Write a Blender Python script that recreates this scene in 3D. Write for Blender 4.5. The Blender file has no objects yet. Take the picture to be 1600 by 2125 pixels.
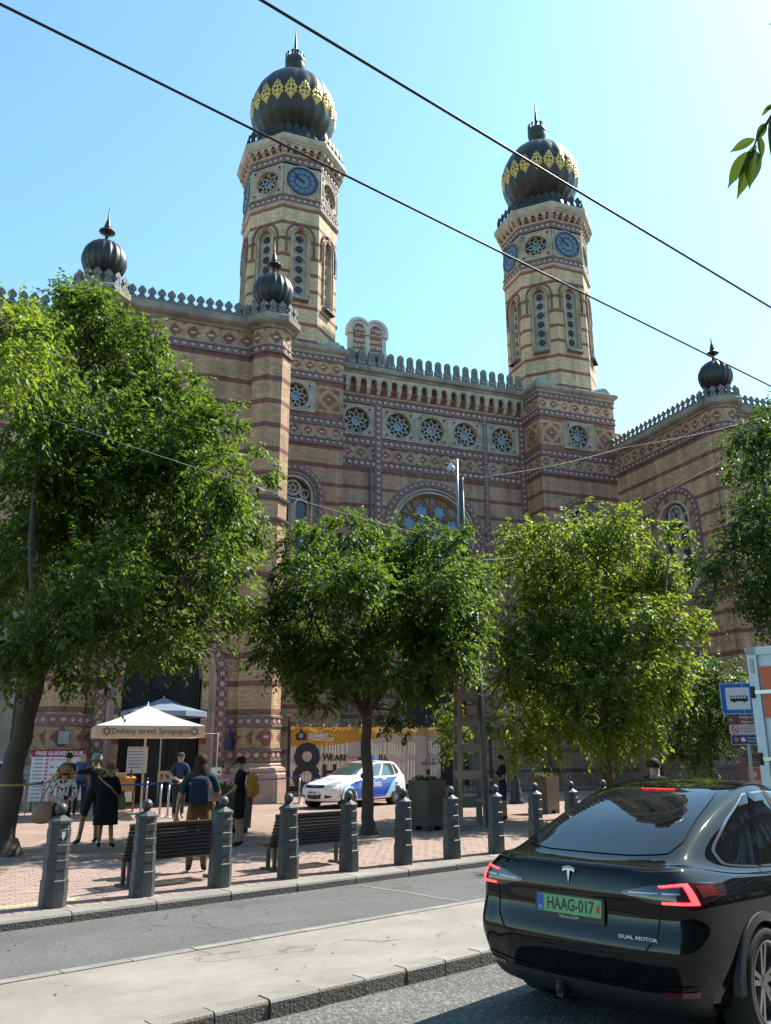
import bpy, bmesh, math, random
import numpy as np
from mathutils import Vector, Matrix
from mathutils.geometry import tessellate_polygon
random.seed(7); RNG = np.random.default_rng(7)
R = math.radians
scene = bpy.context.scene
COL = scene.collection

# ---------------------------------------------------------------- camera
CAM_H, PITCH, AZ = 1.80, math.atan(495/1732.), R(21)
F_PX, CXP, CYP = 1732., 800., 1062.5
_fw = Vector((math.sin(AZ)*math.cos(PITCH), math.cos(AZ)*math.cos(PITCH), math.sin(PITCH)))
_r0 = Vector((math.cos(AZ), -math.sin(AZ), 0)); _u0 = _r0.cross(_fw)
_a = math.atan2(25, 6060)
_rt = math.cos(_a)*_r0 - math.sin(_a)*_u0; _up = math.sin(_a)*_r0 + math.cos(_a)*_u0
CAM = Vector((0, 0, CAM_H))
cd = bpy.data.cameras.new('camera'); cam = bpy.data.objects.new('camera', cd); COL.objects.link(cam)
cam.matrix_world = Matrix(((_rt.x, _up.x, -_fw.x, CAM.x), (_rt.y, _up.y, -_fw.y, CAM.y), (_rt.z, _up.z, -_fw.z, CAM.z), (0, 0, 0, 1)))
cd.sensor_fit = 'VERTICAL'; cd.sensor_height = 24; cd.lens = 24*F_PX/2125.; cd.clip_start = .05; cd.clip_end = 3000
scene.camera = cam
def ray(x, y): return _fw*F_PX + _rt*(x-CXP) - _up*(y-CYP)
def onz(x, y, z=0.):
    d = ray(x, y); return CAM + d*((z-CAM_H)/d.z)
def ony(x, y, Y):
    d = ray(x, y); return CAM + d*(Y/d.y)
def ondist(x, y, dist):                       # horizontal distance along the ground
    d = ray(x, y); return CAM + d*(dist/math.hypot(d.x, d.y))

# ---------------------------------------------------------------- light
SUN_AZ, SUN_EL = R(13), R(49)                 # azimuth measured from +X towards +Y
w = bpy.data.worlds.new('World'); scene.world = w; w.use_nodes = True
nt = w.node_tree; nt.nodes.clear()
sky = nt.nodes.new('ShaderNodeTexSky'); sky.sky_type = 'NISHITA'; sky.sun_disc = False
sky.sun_elevation = SUN_EL; sky.sun_rotation = math.pi/2 - SUN_AZ
sky.altitude = 100; sky.air_density = 1.0; sky.dust_density = .55; sky.ozone_density = 0.
bg = nt.nodes.new('ShaderNodeBackground'); bg.inputs[1].default_value = 0.15
ow = nt.nodes.new('ShaderNodeOutputWorld')
tint = nt.nodes.new('ShaderNodeVectorMath'); tint.operation = 'MULTIPLY'; tint.inputs[1].default_value = (.79, 1.06, 1.04)
nt.links.new(sky.outputs[0], tint.inputs[0]); nt.links.new(tint.outputs[0], bg.inputs[0]); nt.links.new(bg.outputs[0], ow.inputs[0])
sl = bpy.data.lights.new('sun', 'SUN'); sl.energy = 5.0; sl.angle = R(.53); sl.color = (1, .94, .84)
so = bpy.data.objects.new('sun', sl); COL.objects.link(so)
sv = Vector((math.cos(SUN_AZ)*math.cos(SUN_EL), math.sin(SUN_AZ)*math.cos(SUN_EL), math.sin(SUN_EL)))
so.rotation_euler = sv.to_track_quat('Z', 'Y').to_euler(); so.location = (40, 20, 60)
vs = scene.view_settings; vs.view_transform = 'Standard'; vs.look = 'None'; vs.exposure = 1.1; vs.gamma = 1; vs.use_curve_mapping = False
scene.cycles.max_bounces = 8; scene.cycles.transparent_max_bounces = 8
scene.cycles.sample_clamp_indirect = 8

# ---------------------------------------------------------------- materials
MATS = {}
def _nodes(m):
    m.use_nodes = True; t = m.node_tree; t.nodes.clear()
    o = t.nodes.new('ShaderNodeOutputMaterial'); b = t.nodes.new('ShaderNodeBsdfPrincipled')
    t.links.new(b.outputs[0], o.inputs[0]); return t, b
def N(t, typ, **kw):
    n = t.nodes.new(typ)
    for k, v in kw.items():
        if isinstance(k, str) and k.startswith('i') and k[1:].isdigit(): n.inputs[int(k[1:])].default_value = v
        else: setattr(n, k, v)
    return n
def L(t, a, b): t.links.new(a, b)
def mth(t, op, a, b=None, c=None):
    n = t.nodes.new('ShaderNodeMath'); n.operation = op
    for i, v in enumerate((a, b, c)):
        if v is None: continue
        if isinstance(v, (int, float)): n.inputs[i].default_value = v
        else: t.links.new(v, n.inputs[i])
    return n.outputs[0]
def mixc(t, fac, a, b):
    n = t.nodes.new('ShaderNodeMix'); n.data_type = 'RGBA'
    for i, v in ((0, fac), (6, a), (7, b)):
        if isinstance(v, (int, float)): n.inputs[i].default_value = v
        elif isinstance(v, tuple): n.inputs[i].default_value = (*v, 1) if len(v) == 3 else v
        else: t.links.new(v, n.inputs[i])
    return n.outputs[2]
def mat(name, col, rough=.6, metal=0., var=.15, scale=6., bump=0., bscale=None, spec=.5, coat=0., stain=0., sscale=.6, objrand=0., alpha=None, trans=0., emit=None, estr=0.):
    """plain procedural material: base colour, fine noise variation, optional large soft stains and bump"""
    if name in MATS: return MATS[name]
    m = bpy.data.materials.new(name); MATS[name] = m
    t, b = _nodes(m)
    b.inputs['Roughness'].default_value = rough; b.inputs['Metallic'].default_value = metal
    b.inputs['Specular IOR Level'].default_value = spec
    if coat: b.inputs['Coat Weight'].default_value = coat; b.inputs['Coat Roughness'].default_value = .03
    if trans: b.inputs['Transmission Weight'].default_value = trans
    c = (*col, 1)
    tc = N(t, 'ShaderNodeTexCoord')
    nz = N(t, 'ShaderNodeTexNoise'); nz.inputs['Scale'].default_value = scale; nz.inputs['Detail'].default_value = 5
    L(t, tc.outputs['Object'], nz.inputs['Vector'])
    f = mth(t, 'MULTIPLY_ADD', nz.outputs['Fac'], 2*var, 1-var)
    if stain:
        n2 = N(t, 'ShaderNodeTexNoise'); n2.inputs['Scale'].default_value = sscale; n2.inputs['Detail'].default_value = 6; n2.inputs['Roughness'].default_value = .65
        L(t, tc.outputs['Object'], n2.inputs['Vector'])
        r = N(t, 'ShaderNodeMapRange'); r.inputs[1].default_value = .35; r.inputs[2].default_value = .62; r.inputs[3].default_value = 1-stain; r.inputs[4].default_value = 1
        L(t, n2.outputs['Fac'], r.inputs[0]); f = mth(t, 'MULTIPLY', f, r.outputs[0])
    if objrand:
        oi = N(t, 'ShaderNodeObjectInfo'); f = mth(t, 'MULTIPLY', f, mth(t, 'MULTIPLY_ADD', oi.outputs['Random'], 2*objrand, 1-objrand))
    v = N(t, 'ShaderNodeVectorMath', operation='SCALE'); v.inputs[0].default_value = col; L(t, f, v.inputs['Scale'])
    L(t, v.outputs[0], b.inputs['Base Color'])
    if bump:
        nb = N(t, 'ShaderNodeTexNoise'); nb.inputs['Scale'].default_value = bscale or scale*4; nb.inputs['Detail'].default_value = 6
        L(t, tc.outputs['Object'], nb.inputs['Vector'])
        bp = N(t, 'ShaderNodeBump'); bp.inputs['Strength'].default_value = bump; bp.inputs['Distance'].default_value = .02
        L(t, nb.outputs['Fac'], bp.inputs['Height']); L(t, bp.outputs[0], b.inputs['Normal'])
    if emit: b.inputs['Emission Color'].default_value = (*emit, 1); b.inputs['Emission Strength'].default_value = estr
    return m

def brick_mat(name, yel=(.51, .345, .215), red=(.28, .105, .08), band=None, diamond=None, bw=.26, rh=.078, stain=.35):
    """coursed brick in metres (UV). band=(z0, period, thickness) courses in red; diamond=(period, zmid, half_w, half_h) stepped red lozenges with a pale heart"""
    if name in MATS: return MATS[name]
    m = bpy.data.materials.new(name); MATS[name] = m
    t, b = _nodes(m); b.inputs['Roughness'].default_value = .8; b.inputs['Specular IOR Level'].default_value = .25
    tc = N(t, 'ShaderNodeTexCoord'); uv = tc.outputs['UV']
    def brk(c1, c2, mo):
        n = N(t, 'ShaderNodeTexBrick'); n.offset = .5
        n.inputs['Color1'].default_value = (*c1, 1); n.inputs['Color2'].default_value = (*c2, 1); n.inputs['Mortar'].default_value = (*mo, 1)
        n.inputs['Scale'].default_value = 1; n.inputs['Mortar Size'].default_value = .0075; n.inputs['Mortar Smooth'].default_value = .2
        n.inputs['Brick Width'].default_value = bw; n.inputs['Row Height'].default_value = rh; L(t, uv, n.inputs['Vector']); return n
    sc = lambda c, k: tuple(x*k for x in c)
    by = brk(sc(yel, 1.12), (yel[0]*.82, yel[1]*.78, yel[2]*.72), (.20, .155, .105)); br = brk(sc(red, 1.15), sc(red, .75), (.17, .11, .09))
    sx = N(t, 'ShaderNodeSeparateXYZ'); L(t, uv, sx.inputs[0]); U, V = sx.outputs[0], sx.outputs[1]
    col = by.outputs['Color']
    if band:
        z0, per, th = band
        q = mth(t, 'FRACT', mth(t, 'DIVIDE', mth(t, 'SUBTRACT', V, z0), per))
        col = mixc(t, mth(t, 'LESS_THAN', q, th/per), col, br.outputs['Color'])
    if diamond:
        per, zm, hw, hh = diamond
        row = mth(t, 'FLOOR', mth(t, 'DIVIDE', V, rh)); odd = mth(t, 'MODULO', row, 2.)
        ub = mth(t, 'MULTIPLY', mth(t, 'ADD', mth(t, 'FLOOR', mth(t, 'DIVIDE', U, bw*.25)), .5), bw*.25)
        vb = mth(t, 'MULTIPLY', mth(t, 'ADD', row, .5), rh)
        du = mth(t, 'ABSOLUTE', mth(t, 'SUBTRACT', mth(t, 'FRACT', mth(t, 'DIVIDE', ub, per)), .5))
        du2 = mth(t, 'ABSOLUTE', mth(t, 'SUBTRACT', mth(t, 'FRACT', mth(t, 'ADD', mth(t, 'DIVIDE', ub, per), .5)), .5))
        dv = mth(t, 'ABSOLUTE', mth(t, 'SUBTRACT', vb, zm))
        k = mth(t, 'ADD', mth(t, 'MULTIPLY', du, per/hw), mth(t, 'DIVIDE', dv, hh))
        col = mixc(t, mth(t, 'LESS_THAN', k, 1.), col, br.outputs['Color'])
        # half lozenges at the edge of the frieze between the whole ones
        dv2 = mth(t, 'SUBTRACT', hh*1.55, dv)
        k2 = mth(t, 'ADD', mth(t, 'MULTIPLY', du2, per/(hw*.75)), mth(t, 'DIVIDE', dv2, hh*.6))
        col = mixc(t, mth(t, 'LESS_THAN', k2, 1.), col, br.outputs['Color'])
        h = mth(t, 'MULTIPLY', mth(t, 'LESS_THAN', mth(t, 'MULTIPLY', du, per), bw*.42), mth(t, 'LESS_THAN', dv, rh*.55))
        col = mixc(t, h, col, (.62, .46, .34))
    # weathering: soft large soot patches and fine grain
    n2 = N(t, 'ShaderNodeTexNoise'); n2.inputs['Scale'].default_value = .55; n2.inputs['Detail'].default_value = 7; n2.inputs['Roughness'].default_value = .7
    L(t, tc.outputs['Object'], n2.inputs['Vector'])
    r = N(t, 'ShaderNodeMapRange'); r.inputs[1].default_value = .36; r.inputs[2].default_value = .6; r.inputs[3].default_value = 1-stain; r.inputs[4].default_value = 1
    L(t, n2.outputs['Fac'], r.inputs[0])
    # rain streaks running down the wall, and a few replaced or sooty bricks
    mp = N(t, 'ShaderNodeMapping'); mp.inputs['Scale'].default_value = (1.7, 1.7, .11); L(t, tc.outputs['Object'], mp.inputs[0])
    n3 = N(t, 'ShaderNodeTexNoise'); n3.inputs['Scale'].default_value = 1.6; n3.inputs['Detail'].default_value = 5; L(t, mp.outputs[0], n3.inputs['Vector'])
    r3 = N(t, 'ShaderNodeMapRange'); r3.inputs[1].default_value = .40; r3.inputs[2].default_value = .62; r3.inputs[3].default_value = .80; r3.inputs[4].default_value = 1.06; L(t, n3.outputs['Fac'], r3.inputs[0])
    v = N(t, 'ShaderNodeVectorMath', operation='SCALE'); L(t, col, v.inputs[0]); L(t, mth(t, 'MULTIPLY', r.outputs[0], r3.outputs[0]), v.inputs['Scale'])
    L(t, v.outputs[0], b.inputs['Base Color'])
    bp = N(t, 'ShaderNodeBump'); bp.inputs['Strength'].default_value = .5; bp.inputs['Distance'].default_value = .008; bp.invert = True
    L(t, by.outputs['Fac'], bp.inputs['Height']); L(t, bp.outputs[0], b.inputs['Normal'])
    return m

# ---------------------------------------------------------------- mesh helpers
class MB:
    """collects vertices, faces, uvs and material slots for one mesh object"""
    def __init__(s): s.v = []; s.f = []; s.uv = []; s.mi = []; s.sm = []; s.mats = []
    def slot(s, m):
        if m not in s.mats: s.mats.append(m)
        return s.mats.index(m)
    def face(s, pts, m=None, uv=None, smooth=False):
        k = len(s.v); s.v.extend(tuple(p) for p in pts); s.f.append(tuple(range(k, k+len(pts))))
        s.uv.extend(uv if uv else [(p[0]+p[1], p[2]) for p in pts]); s.mi.append(s.slot(m) if m else 0); s.sm.append(smooth)
    def mesh(s, vs, fs, m=None, smooth=False, M=None):
        k = len(s.v); s.v.extend(tuple(M @ Vector(p)) if M else tuple(p) for p in vs); i = s.slot(m) if m else 0
        for f in fs:
            s.f.append(tuple(k+j for j in f)); s.mi.append(i); s.sm.append(smooth)
            s.uv.extend((s.v[k+j][0]+s.v[k+j][1], s.v[k+j][2]) for j in f)
    def box(s, c, d, m=None, rz=0., M=None):
        x, y, z = d[0]/2, d[1]/2, d[2]/2
        vs = [(-x, -y, -z), (x, -y, -z), (x, y, -z), (-x, y, -z), (-x, -y, z), (x, -y, z), (x, y, z), (-x, y, z)]
        T = Matrix.Translation(c) @ Matrix.Rotation(rz, 4, 'Z')
        if M: T = M @ T
        s.mesh(vs, [(0, 3, 2, 1), (4, 5, 6, 7), (0, 1, 5, 4), (1, 2, 6, 5), (2, 3, 7, 6), (3, 0, 4, 7)], m, False, T)
    def tube(s, pts, rad, m=None, n=8, smooth=True, cap=True):
        pts = [Vector(p) for p in pts]; rad = rad if isinstance(rad, (list, tuple)) else [rad]*len(pts)
        vs, fs = [], []; d0 = None; x = None
        for i, p in enumerate(pts):
            d = (pts[min(i+1, len(pts)-1)] - pts[max(i-1, 0)]).normalized()
            if x is None: x = d.orthogonal().normalized()
            else: x = (x - d*x.dot(d)).normalized()
            y = d.cross(x)
            for j in range(n):
                a = 2*math.pi*j/n; vs.append(p + (x*math.cos(a)+y*math.sin(a))*rad[i])
        for i in range(len(pts)-1):
            for j in range(n): fs.append((i*n+j, i*n+(j+1) % n, (i+1)*n+(j+1) % n, (i+1)*n+j))
        if cap: fs.append(tuple(range(n))[::-1]); fs.append(tuple(range((len(pts)-1)*n, len(pts)*n)))
        s.mesh(vs, fs, m, smooth)
    def lathe(s, prof, m=None, n=24, c=(0, 0, 0), smooth=True, lobes=0, amp=0., a0=0., cap=True):
        vs, fs = [], []
        for r_, z in prof:
            for j in range(n):
                a = a0+2*math.pi*j/n; rr = r_*(1+amp*(abs(math.cos(lobes*a/2))-.6)) if lobes else r_
                vs.append((c[0]+rr*math.cos(a), c[1]+rr*math.sin(a), c[2]+z))
        for i in range(len(prof)-1):
            for j in range(n): fs.append((i*n+j, i*n+(j+1) % n, (i+1)*n+(j+1) % n, (i+1)*n+j))
        if cap: fs.append(tuple(range(n))[::-1]); fs.append(tuple(range((len(prof)-1)*n, len(prof)*n)))
        s.mesh(vs, fs, m, smooth)
    def sweep(s, path, prof, m=None, closed=False, u0=0., smooth=False):
        """sweep profile [(out, z)...] along a plan path; outward = right of travel"""
        n = len(path); P = [Vector((p[0], p[1])) for p in path]; off = []
        for i in range(n):
            dn = (P[(i+1) % n]-P[i]).normalized() if (closed or i < n-1) else None
            dp = (P[i]-P[i-1]).normalized() if (closed or i > 0) else None
            n1 = Vector((dn.y, -dn.x)) if dn else None; n2 = Vector((dp.y, -dp.x)) if dp else None
            if n1 is None: o = n2
            elif n2 is None: o = n1
            else:
                o = n1+n2; o = o/max(o.dot(n1), .2)
            off.append(o)
        u = u0; segs = n if closed else n-1
        for i in range(segs):
            j = (i+1) % n; ln = (P[j]-P[i]).length
            for k in range(len(prof)-1):
                (o1, z1), (o2, z2) = prof[k], prof[k+1]
                a, b_ = P[i]+off[i]*o1, P[j]+off[j]*o1; c_, d_ = P[j]+off[j]*o2, P[i]+off[i]*o2
                e = math.hypot(o2-o1, z2-z1); v1 = z1; v2 = z1+e if abs(z2-z1) < 1e-6 else z2
                s.face([(a.x, a.y, z1), (b_.x, b_.y, z1), (c_.x, c_.y, z2), (d_.x, d_.y, z2)], m, [(u, v1), (u+ln, v1), (u+ln, v2), (u, v2)], smooth)
            u += ln
    def poly(s, origin, ud, outer, holes=(), m=None, out=0., flip=False):
        """planar polygon with holes on a vertical plane; local (u, z); outward = right of ud"""
        o = Vector(origin); ud = Vector((ud[0], ud[1], 0)).normalized(); nn = Vector((ud.y, -ud.x, 0))
        loops = [[Vector((p[0], p[1], 0)) for p in l] for l in [outer, *holes]]
        flat = [p for l in loops for p in l]
        for tri in tessellate_polygon(loops):
            ps = [flat[i] for i in tri]
            if (ps[1]-ps[0]).cross(ps[2]-ps[0]).z < 0: ps = ps[::-1]
            s.face([o+ud*p.x+Vector((0, 0, p.y))+nn*out for p in ps], m, [(p.x, p.y) for p in ps])
    def rim(s, origin, ud, loop, d0, d1, m=None, smooth=False):
        """wall of an outline on a vertical plane between two outward offsets"""
        o = Vector(origin); ud = Vector((ud[0], ud[1], 0)).normalized(); nn = Vector((ud.y, -ud.x, 0)); acc = 0.
        n = len(loop)
        for i in range(n):
            a, b_ = loop[i], loop[(i+1) % n]; A = o+ud*a[0]+Vector((0, 0, a[1])); B = o+ud*b_[0]+Vector((0, 0, b_[1])); l = (B-A).length
            s.face([A+nn*d0, B+nn*d0, B+nn*d1, A+nn*d1], m, [(acc, 0), (acc+l, 0), (acc+l, abs(d1-d0)), (acc, abs(d1-d0))], smooth); acc += l
    def slab(s, origin, ud, outer, holes=(), m=None, d0=0., d1=.05):
        """extruded plate with holes: front at d1, rims back to d0"""
        s.poly(origin, ud, outer, holes, m, d1); s.rim(origin, ud, outer, d0, d1, m)
        for h in holes: s.rim(origin, ud, h, d1, d0, m)
    def build(s, name, m=None, parent=None, loc=None, rz=0.):
        me = bpy.data.meshes.new(name); me.from_pydata(s.v, [], s.f)
        ul = me.uv_layers.new(name='UVMap'); ul.data.foreach_set('uv', np.array(s.uv, dtype=np.float32).ravel())
        mats = s.mats or ([m] if m else [])
        for q in mats: me.materials.append(q)
        if len(mats) > 1: me.polygons.foreach_set('material_index', s.mi)
        if any(s.sm): me.polygons.foreach_set('use_smooth', s.sm)
        me.update()
        return obj(name, me, parent, loc, rz)
def obj(name, me, parent=None, loc=None, rz=0.):
    o = bpy.data.objects.new(name, me); COL.objects.link(o)
    if parent: o.parent = parent
    if loc is not None: o.location = loc
    if rz: o.rotation_euler.z = rz
    return o
def tag(o, label=None, cat=None, group=None, kind=None):
    if label: o['label'] = label
    if cat: o['category'] = cat
    if group: o['group'] = group
    if kind: o['kind'] = kind
    return o
def thing(name, label, cat, loc=(0, 0, 0), rz=0., group=None):
    o = bpy.data.objects.new(name, None); COL.objects.link(o); o.location = loc; o.rotation_euler.z = rz; o.empty_display_size = .2
    return tag(o, label, cat, group)
def copy_tree(o, parent=None):
    c = o.copy(); COL.objects.link(c); c.parent = parent
    for ch in list(o.children): copy_tree(ch, c)
    return c
def circ(cx, cz, r_, n=24, a0=0., ccw=True):
    q = [(cx+r_*math.cos(a0+2*math.pi*i/n), cz+r_*math.sin(a0+2*math.pi*i/n)) for i in range(n)]
    return q if ccw else q[::-1]
def archp(cx, z0, zs, hw, n=14, hr=1.0):
    """round-arched outline: up the right jamb, over, down the left jamb (counter-clockwise)"""
    q = [(cx-hw, z0), (cx+hw, z0)]
    for i in range(n+1):
        a = math.pi*i/n; q.append((cx+hw*math.cos(a), zs+hw*hr*math.sin(a)))
    return q
def arch_ring(mb, origin, ud, cx, z0, zs, r0, r1, d0, d1, m, n=18):
    """raised band following an arch and its jambs"""
    inn = archp(cx, z0, zs, r0, n)[1:]; out = archp(cx, z0, zs, r1, n)[1:]
    inn.append((cx-r0, z0)); out.append((cx-r1, z0))
    o = Vector(origin); u_ = Vector((ud[0], ud[1], 0)).normalized(); nn = Vector((u_.y, -u_.x, 0)); acc = 0
    W = lambda p, d: o+u_*p[0]+Vector((0, 0, p[1]))+nn*d
    for i in range(len(inn)-1):
        a, b_, c_, d_ = inn[i], inn[i+1], out[i+1], out[i]; l = math.hypot(c_[0]-d_[0], c_[1]-d_[1])
        mb.face([W(a, d1), W(d_, d1), W(c_, d1), W(b_, d1)], m, [(acc, 0), (acc, r1-r0), (acc+l, r1-r0), (acc+l, 0)])
        mb.face([W(d_, d0), W(c_, d0), W(c_, d1), W(d_, d1)], m, [(acc, 0), (acc+l, 0), (acc+l, .05), (acc, .05)])
        mb.face([W(a, d1), W(b_, d1), W(b_, d0), W(a, d0)], m, [(acc, 0), (acc+l, 0), (acc+l, .05), (acc, .05)])
        acc += l
FONT_ROT = Matrix.Rotation(math.pi/2, 4, 'X')
def text_mesh(body, size, name='lettering', ext=.002, align='CENTER', sx=1., font=None, bold=0.):
    c = bpy.data.curves.new(name, 'FONT'); c.body = body; c.size = size; c.extrude = ext; c.align_x = align; c.align_y = 'CENTER'; c.resolution_u = 3
    if bold: c.offset = bold
    t = bpy.data.objects.new(name, c); COL.objects.link(t)
    bpy.context.view_layer.update()
    me = bpy.data.meshes.new_from_object(t.evaluated_get(bpy.context.evaluated_depsgraph_get()))
    bpy.data.objects.remove(t); bpy.data.curves.remove(c)
    if sx != 1.: me.transform(Matrix.Diagonal((sx, 1, 1, 1)))
    return me
def lettering(body, size, m, parent, M, ext=.002, align='CENTER', sx=1., name='lettering', bold=0.):
    """flat text; M maps text plane (x right, y up, z towards reader) to the parent's space"""
    me = text_mesh(body, size, name, ext, align, sx, bold=bold); me.materials.clear(); me.materials.append(m); me.transform(M)
    return obj(name, me, parent)
def planeM(origin, right, up):
    r_, u_ = Vector(right).normalized(), Vector(up).normalized(); n_ = r_.cross(u_); o = Vector(origin)
    return Matrix(((r_.x, u_.x, n_.x, o.x), (r_.y, u_.y, n_.y, o.y), (r_.z, u_.z, n_.z, o.z), (0, 0, 0, 1)))

# road frame: s along the street, t across it (away from the camera)
RA = R(20.3); RD = Vector((math.cos(RA), math.sin(RA), 0)); RN = Vector((-math.sin(RA), math.cos(RA), 0))
def rd(s, t, z=0.): return RD*s + RN*t + Vector((0, 0, z))
def strip(name, t0, t1, z0, z1, m, s0=-60, s1=90, kind='structure', nseg=30):
    mb = MB()
    for i in range(nseg):
        a, b_ = s0+(s1-s0)*i/nseg, s0+(s1-s0)*(i+1)/nseg
        mb.face([rd(a, t0, z0), rd(b_, t0, z0), rd(b_, t1, z1), rd(a, t1, z1)], m, [(a, t0), (b_, t0), (b_, t1), (a, t1)])
    return tag(mb.build(name, m), kind=kind)
# ================================================================= GROUND
def asphalt(name, col, spk, scale, bump):
    if name in MATS: return MATS[name]
    m = bpy.data.materials.new(name); MATS[name] = m; t, b = _nodes(m); b.inputs['Roughness'].default_value = .85; b.inputs['Specular IOR Level'].default_value = .3
    tc = N(t, 'ShaderNodeTexCoord'); v = N(t, 'ShaderNodeTexVoronoi'); v.inputs['Scale'].default_value = scale; L(t, tc.outputs['Object'], v.inputs['Vector'])
    hs = N(t, 'ShaderNodeSeparateColor'); L(t, v.outputs['Color'], hs.inputs[0])
    n1 = N(t, 'ShaderNodeTexNoise'); n1.inputs['Scale'].default_value = .8; n1.inputs['Detail'].default_value = 8; n1.inputs['Roughness'].default_value = .6; L(t, tc.outputs['Object'], n1.inputs['Vector'])
    mp = N(t, 'ShaderNodeMapping'); mp.inputs['Rotation'].default_value = (0, 0, -RA); mp.inputs['Scale'].default_value = (.12, 1.6, 1); L(t, tc.outputs['Object'], mp.inputs[0])
    n2 = N(t, 'ShaderNodeTexNoise'); n2.inputs['Scale'].default_value = 1.4; n2.inputs['Detail'].default_value = 5; L(t, mp.outputs[0], n2.inputs['Vector'])
    f = mth(t, 'MULTIPLY_ADD', mth(t, 'POWER', hs.outputs[0], 2.), spk, 1-spk*.35)
    f = mth(t, 'MULTIPLY', f, mth(t, 'MULTIPLY_ADD', n1.outputs['Fac'], .7, .65)); f = mth(t, 'MULTIPLY', f, mth(t, 'MULTIPLY_ADD', n2.outputs['Fac'], .5, .75))
    s = N(t, 'ShaderNodeVectorMath', operation='SCALE'); s.inputs[0].default_value = col; L(t, f, s.inputs['Scale']); L(t, s.outputs[0], b.inputs['Base Color'])
    bp = N(t, 'ShaderNodeBump'); bp.inputs['Strength'].default_value = bump; bp.inputs['Distance'].default_value = .01; L(t, v.outputs['Distance'], bp.inputs['Height']); L(t, bp.outputs[0], b.inputs['Normal'])
    return m
m_asph = asphalt('asphalt', (.10, .098, .095), .5, 75, .3); m_lane = asphalt('coarse_asphalt', (.115, .113, .106), 1.0, 48, .8)
m_isl = mat('island_concrete', (.255, .232, .205), .85, var=.14, scale=9, bump=.25, bscale=90, stain=.28, sscale=.7)
def add_cracks(m, scale, width, dark):
    t = m.node_tree; b = [n for n in t.nodes if n.type == 'BSDF_PRINCIPLED'][0]; src = b.inputs['Base Color'].links[0].from_socket; tc = N(t, 'ShaderNodeTexCoord')
    nz = N(t, 'ShaderNodeTexNoise'); nz.inputs['Scale'].default_value = 1.3; nz.inputs['Detail'].default_value = 6; L(t, tc.outputs['Object'], nz.inputs['Vector'])
    ad = N(t, 'ShaderNodeVectorMath', operation='MULTIPLY_ADD'); L(t, nz.outputs['Color'], ad.inputs[0]); ad.inputs[1].default_value = (1.1, 1.1, 1.1); L(t, tc.outputs['Object'], ad.inputs[2])
    v = N(t, 'ShaderNodeTexVoronoi', feature='DISTANCE_TO_EDGE'); v.inputs['Scale'].default_value = scale; L(t, ad.outputs[0], v.inputs['Vector'])
    n2 = N(t, 'ShaderNodeTexNoise'); n2.inputs['Scale'].default_value = .5; L(t, tc.outputs['Object'], n2.inputs['Vector'])
    k = mth(t, 'MULTIPLY', mth(t, 'LESS_THAN', v.outputs['Distance'], width), mth(t, 'GREATER_THAN', n2.outputs['Fac'], .52))
    # tyre-worn and oily patches
    n3 = N(t, 'ShaderNodeTexNoise'); n3.inputs['Scale'].default_value = 2.6; n3.inputs['Detail'].default_value = 3; L(t, tc.outputs['Object'], n3.inputs['Vector'])
    r = N(t, 'ShaderNodeMapRange'); r.inputs[1].default_value = .62; r.inputs[2].default_value = .74; L(t, n3.outputs['Fac'], r.inputs[0]); k = mth(t, 'MAXIMUM', k, mth(t, 'MULTIPLY', r.outputs[0], .35))
    L(t, mixc(t, mth(t, 'MULTIPLY', k, dark), src, (.05, .047, .042)), b.inputs['Base Color'])
add_cracks(m_isl, .42, .006, .55)
add_cracks(m_asph, .35, .007, .5); add_cracks(m_lane, .5, .006, .35)
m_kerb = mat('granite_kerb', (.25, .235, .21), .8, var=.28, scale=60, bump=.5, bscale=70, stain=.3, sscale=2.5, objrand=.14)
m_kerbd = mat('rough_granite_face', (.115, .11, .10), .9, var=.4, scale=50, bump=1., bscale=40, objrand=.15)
def paver_mat():
    m = bpy.data.materials.new('paver_field'); MATS['paver_field'] = m; t, b = _nodes(m); b.inputs['Roughness'].default_value = .85; b.inputs['Specular IOR Level'].default_value = .25
    tc = N(t, 'ShaderNodeTexCoord'); n = N(t, 'ShaderNodeTexBrick'); n.inputs['Scale'].default_value = 1
    n.inputs['Color1'].default_value = (.30, .215, .175, 1); n.inputs['Color2'].default_value = (.25, .17, .14, 1); n.inputs['Mortar'].default_value = (.21, .165, .14, 1)
    n.inputs['Mortar Size'].default_value = .005; n.inputs['Brick Width'].default_value = .205; n.inputs['Row Height'].default_value = .105; L(t, tc.outputs['UV'], n.inputs['Vector'])
    nz = N(t, 'ShaderNodeTexNoise'); nz.inputs['Scale'].default_value = .7; nz.inputs['Detail'].default_value = 7; L(t, tc.outputs['Object'], nz.inputs['Vector'])
    s = N(t, 'ShaderNodeVectorMath', operation='SCALE'); L(t, n.outputs['Color'], s.inputs[0]); L(t, mth(t, 'MULTIPLY_ADD', nz.outputs['Fac'], .7, .65), s.inputs['Scale']); L(t, s.outputs[0], b.inputs['Base Color'])
    bp = N(t, 'ShaderNodeBump'); bp.invert = True; bp.inputs['Strength'].default_value = .4; bp.inputs['Distance'].default_value = .006; L(t, n.outputs['Fac'], bp.inputs['Height']); L(t, bp.outputs[0], b.inputs['Normal'])
    return m
m_pav = paver_mat()
m_brk = mat('paving_brick', (.28, .20, .165), .85, var=.14, scale=30, bump=.2, bscale=120, objrand=.16)
m_ybrk = mat('yellow_tactile_paver', (.40, .32, .19), .85, var=.12, scale=25, bump=.2, objrand=.1)
Z_NEAR, Z_DARK, Z_ISL = -.08, -.11, .045
strip('near_lane', -40, 5.72, Z_NEAR, Z_NEAR, m_lane)
T_IN, T_IF, T_K = 5.72, 8.2, 10.42
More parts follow.
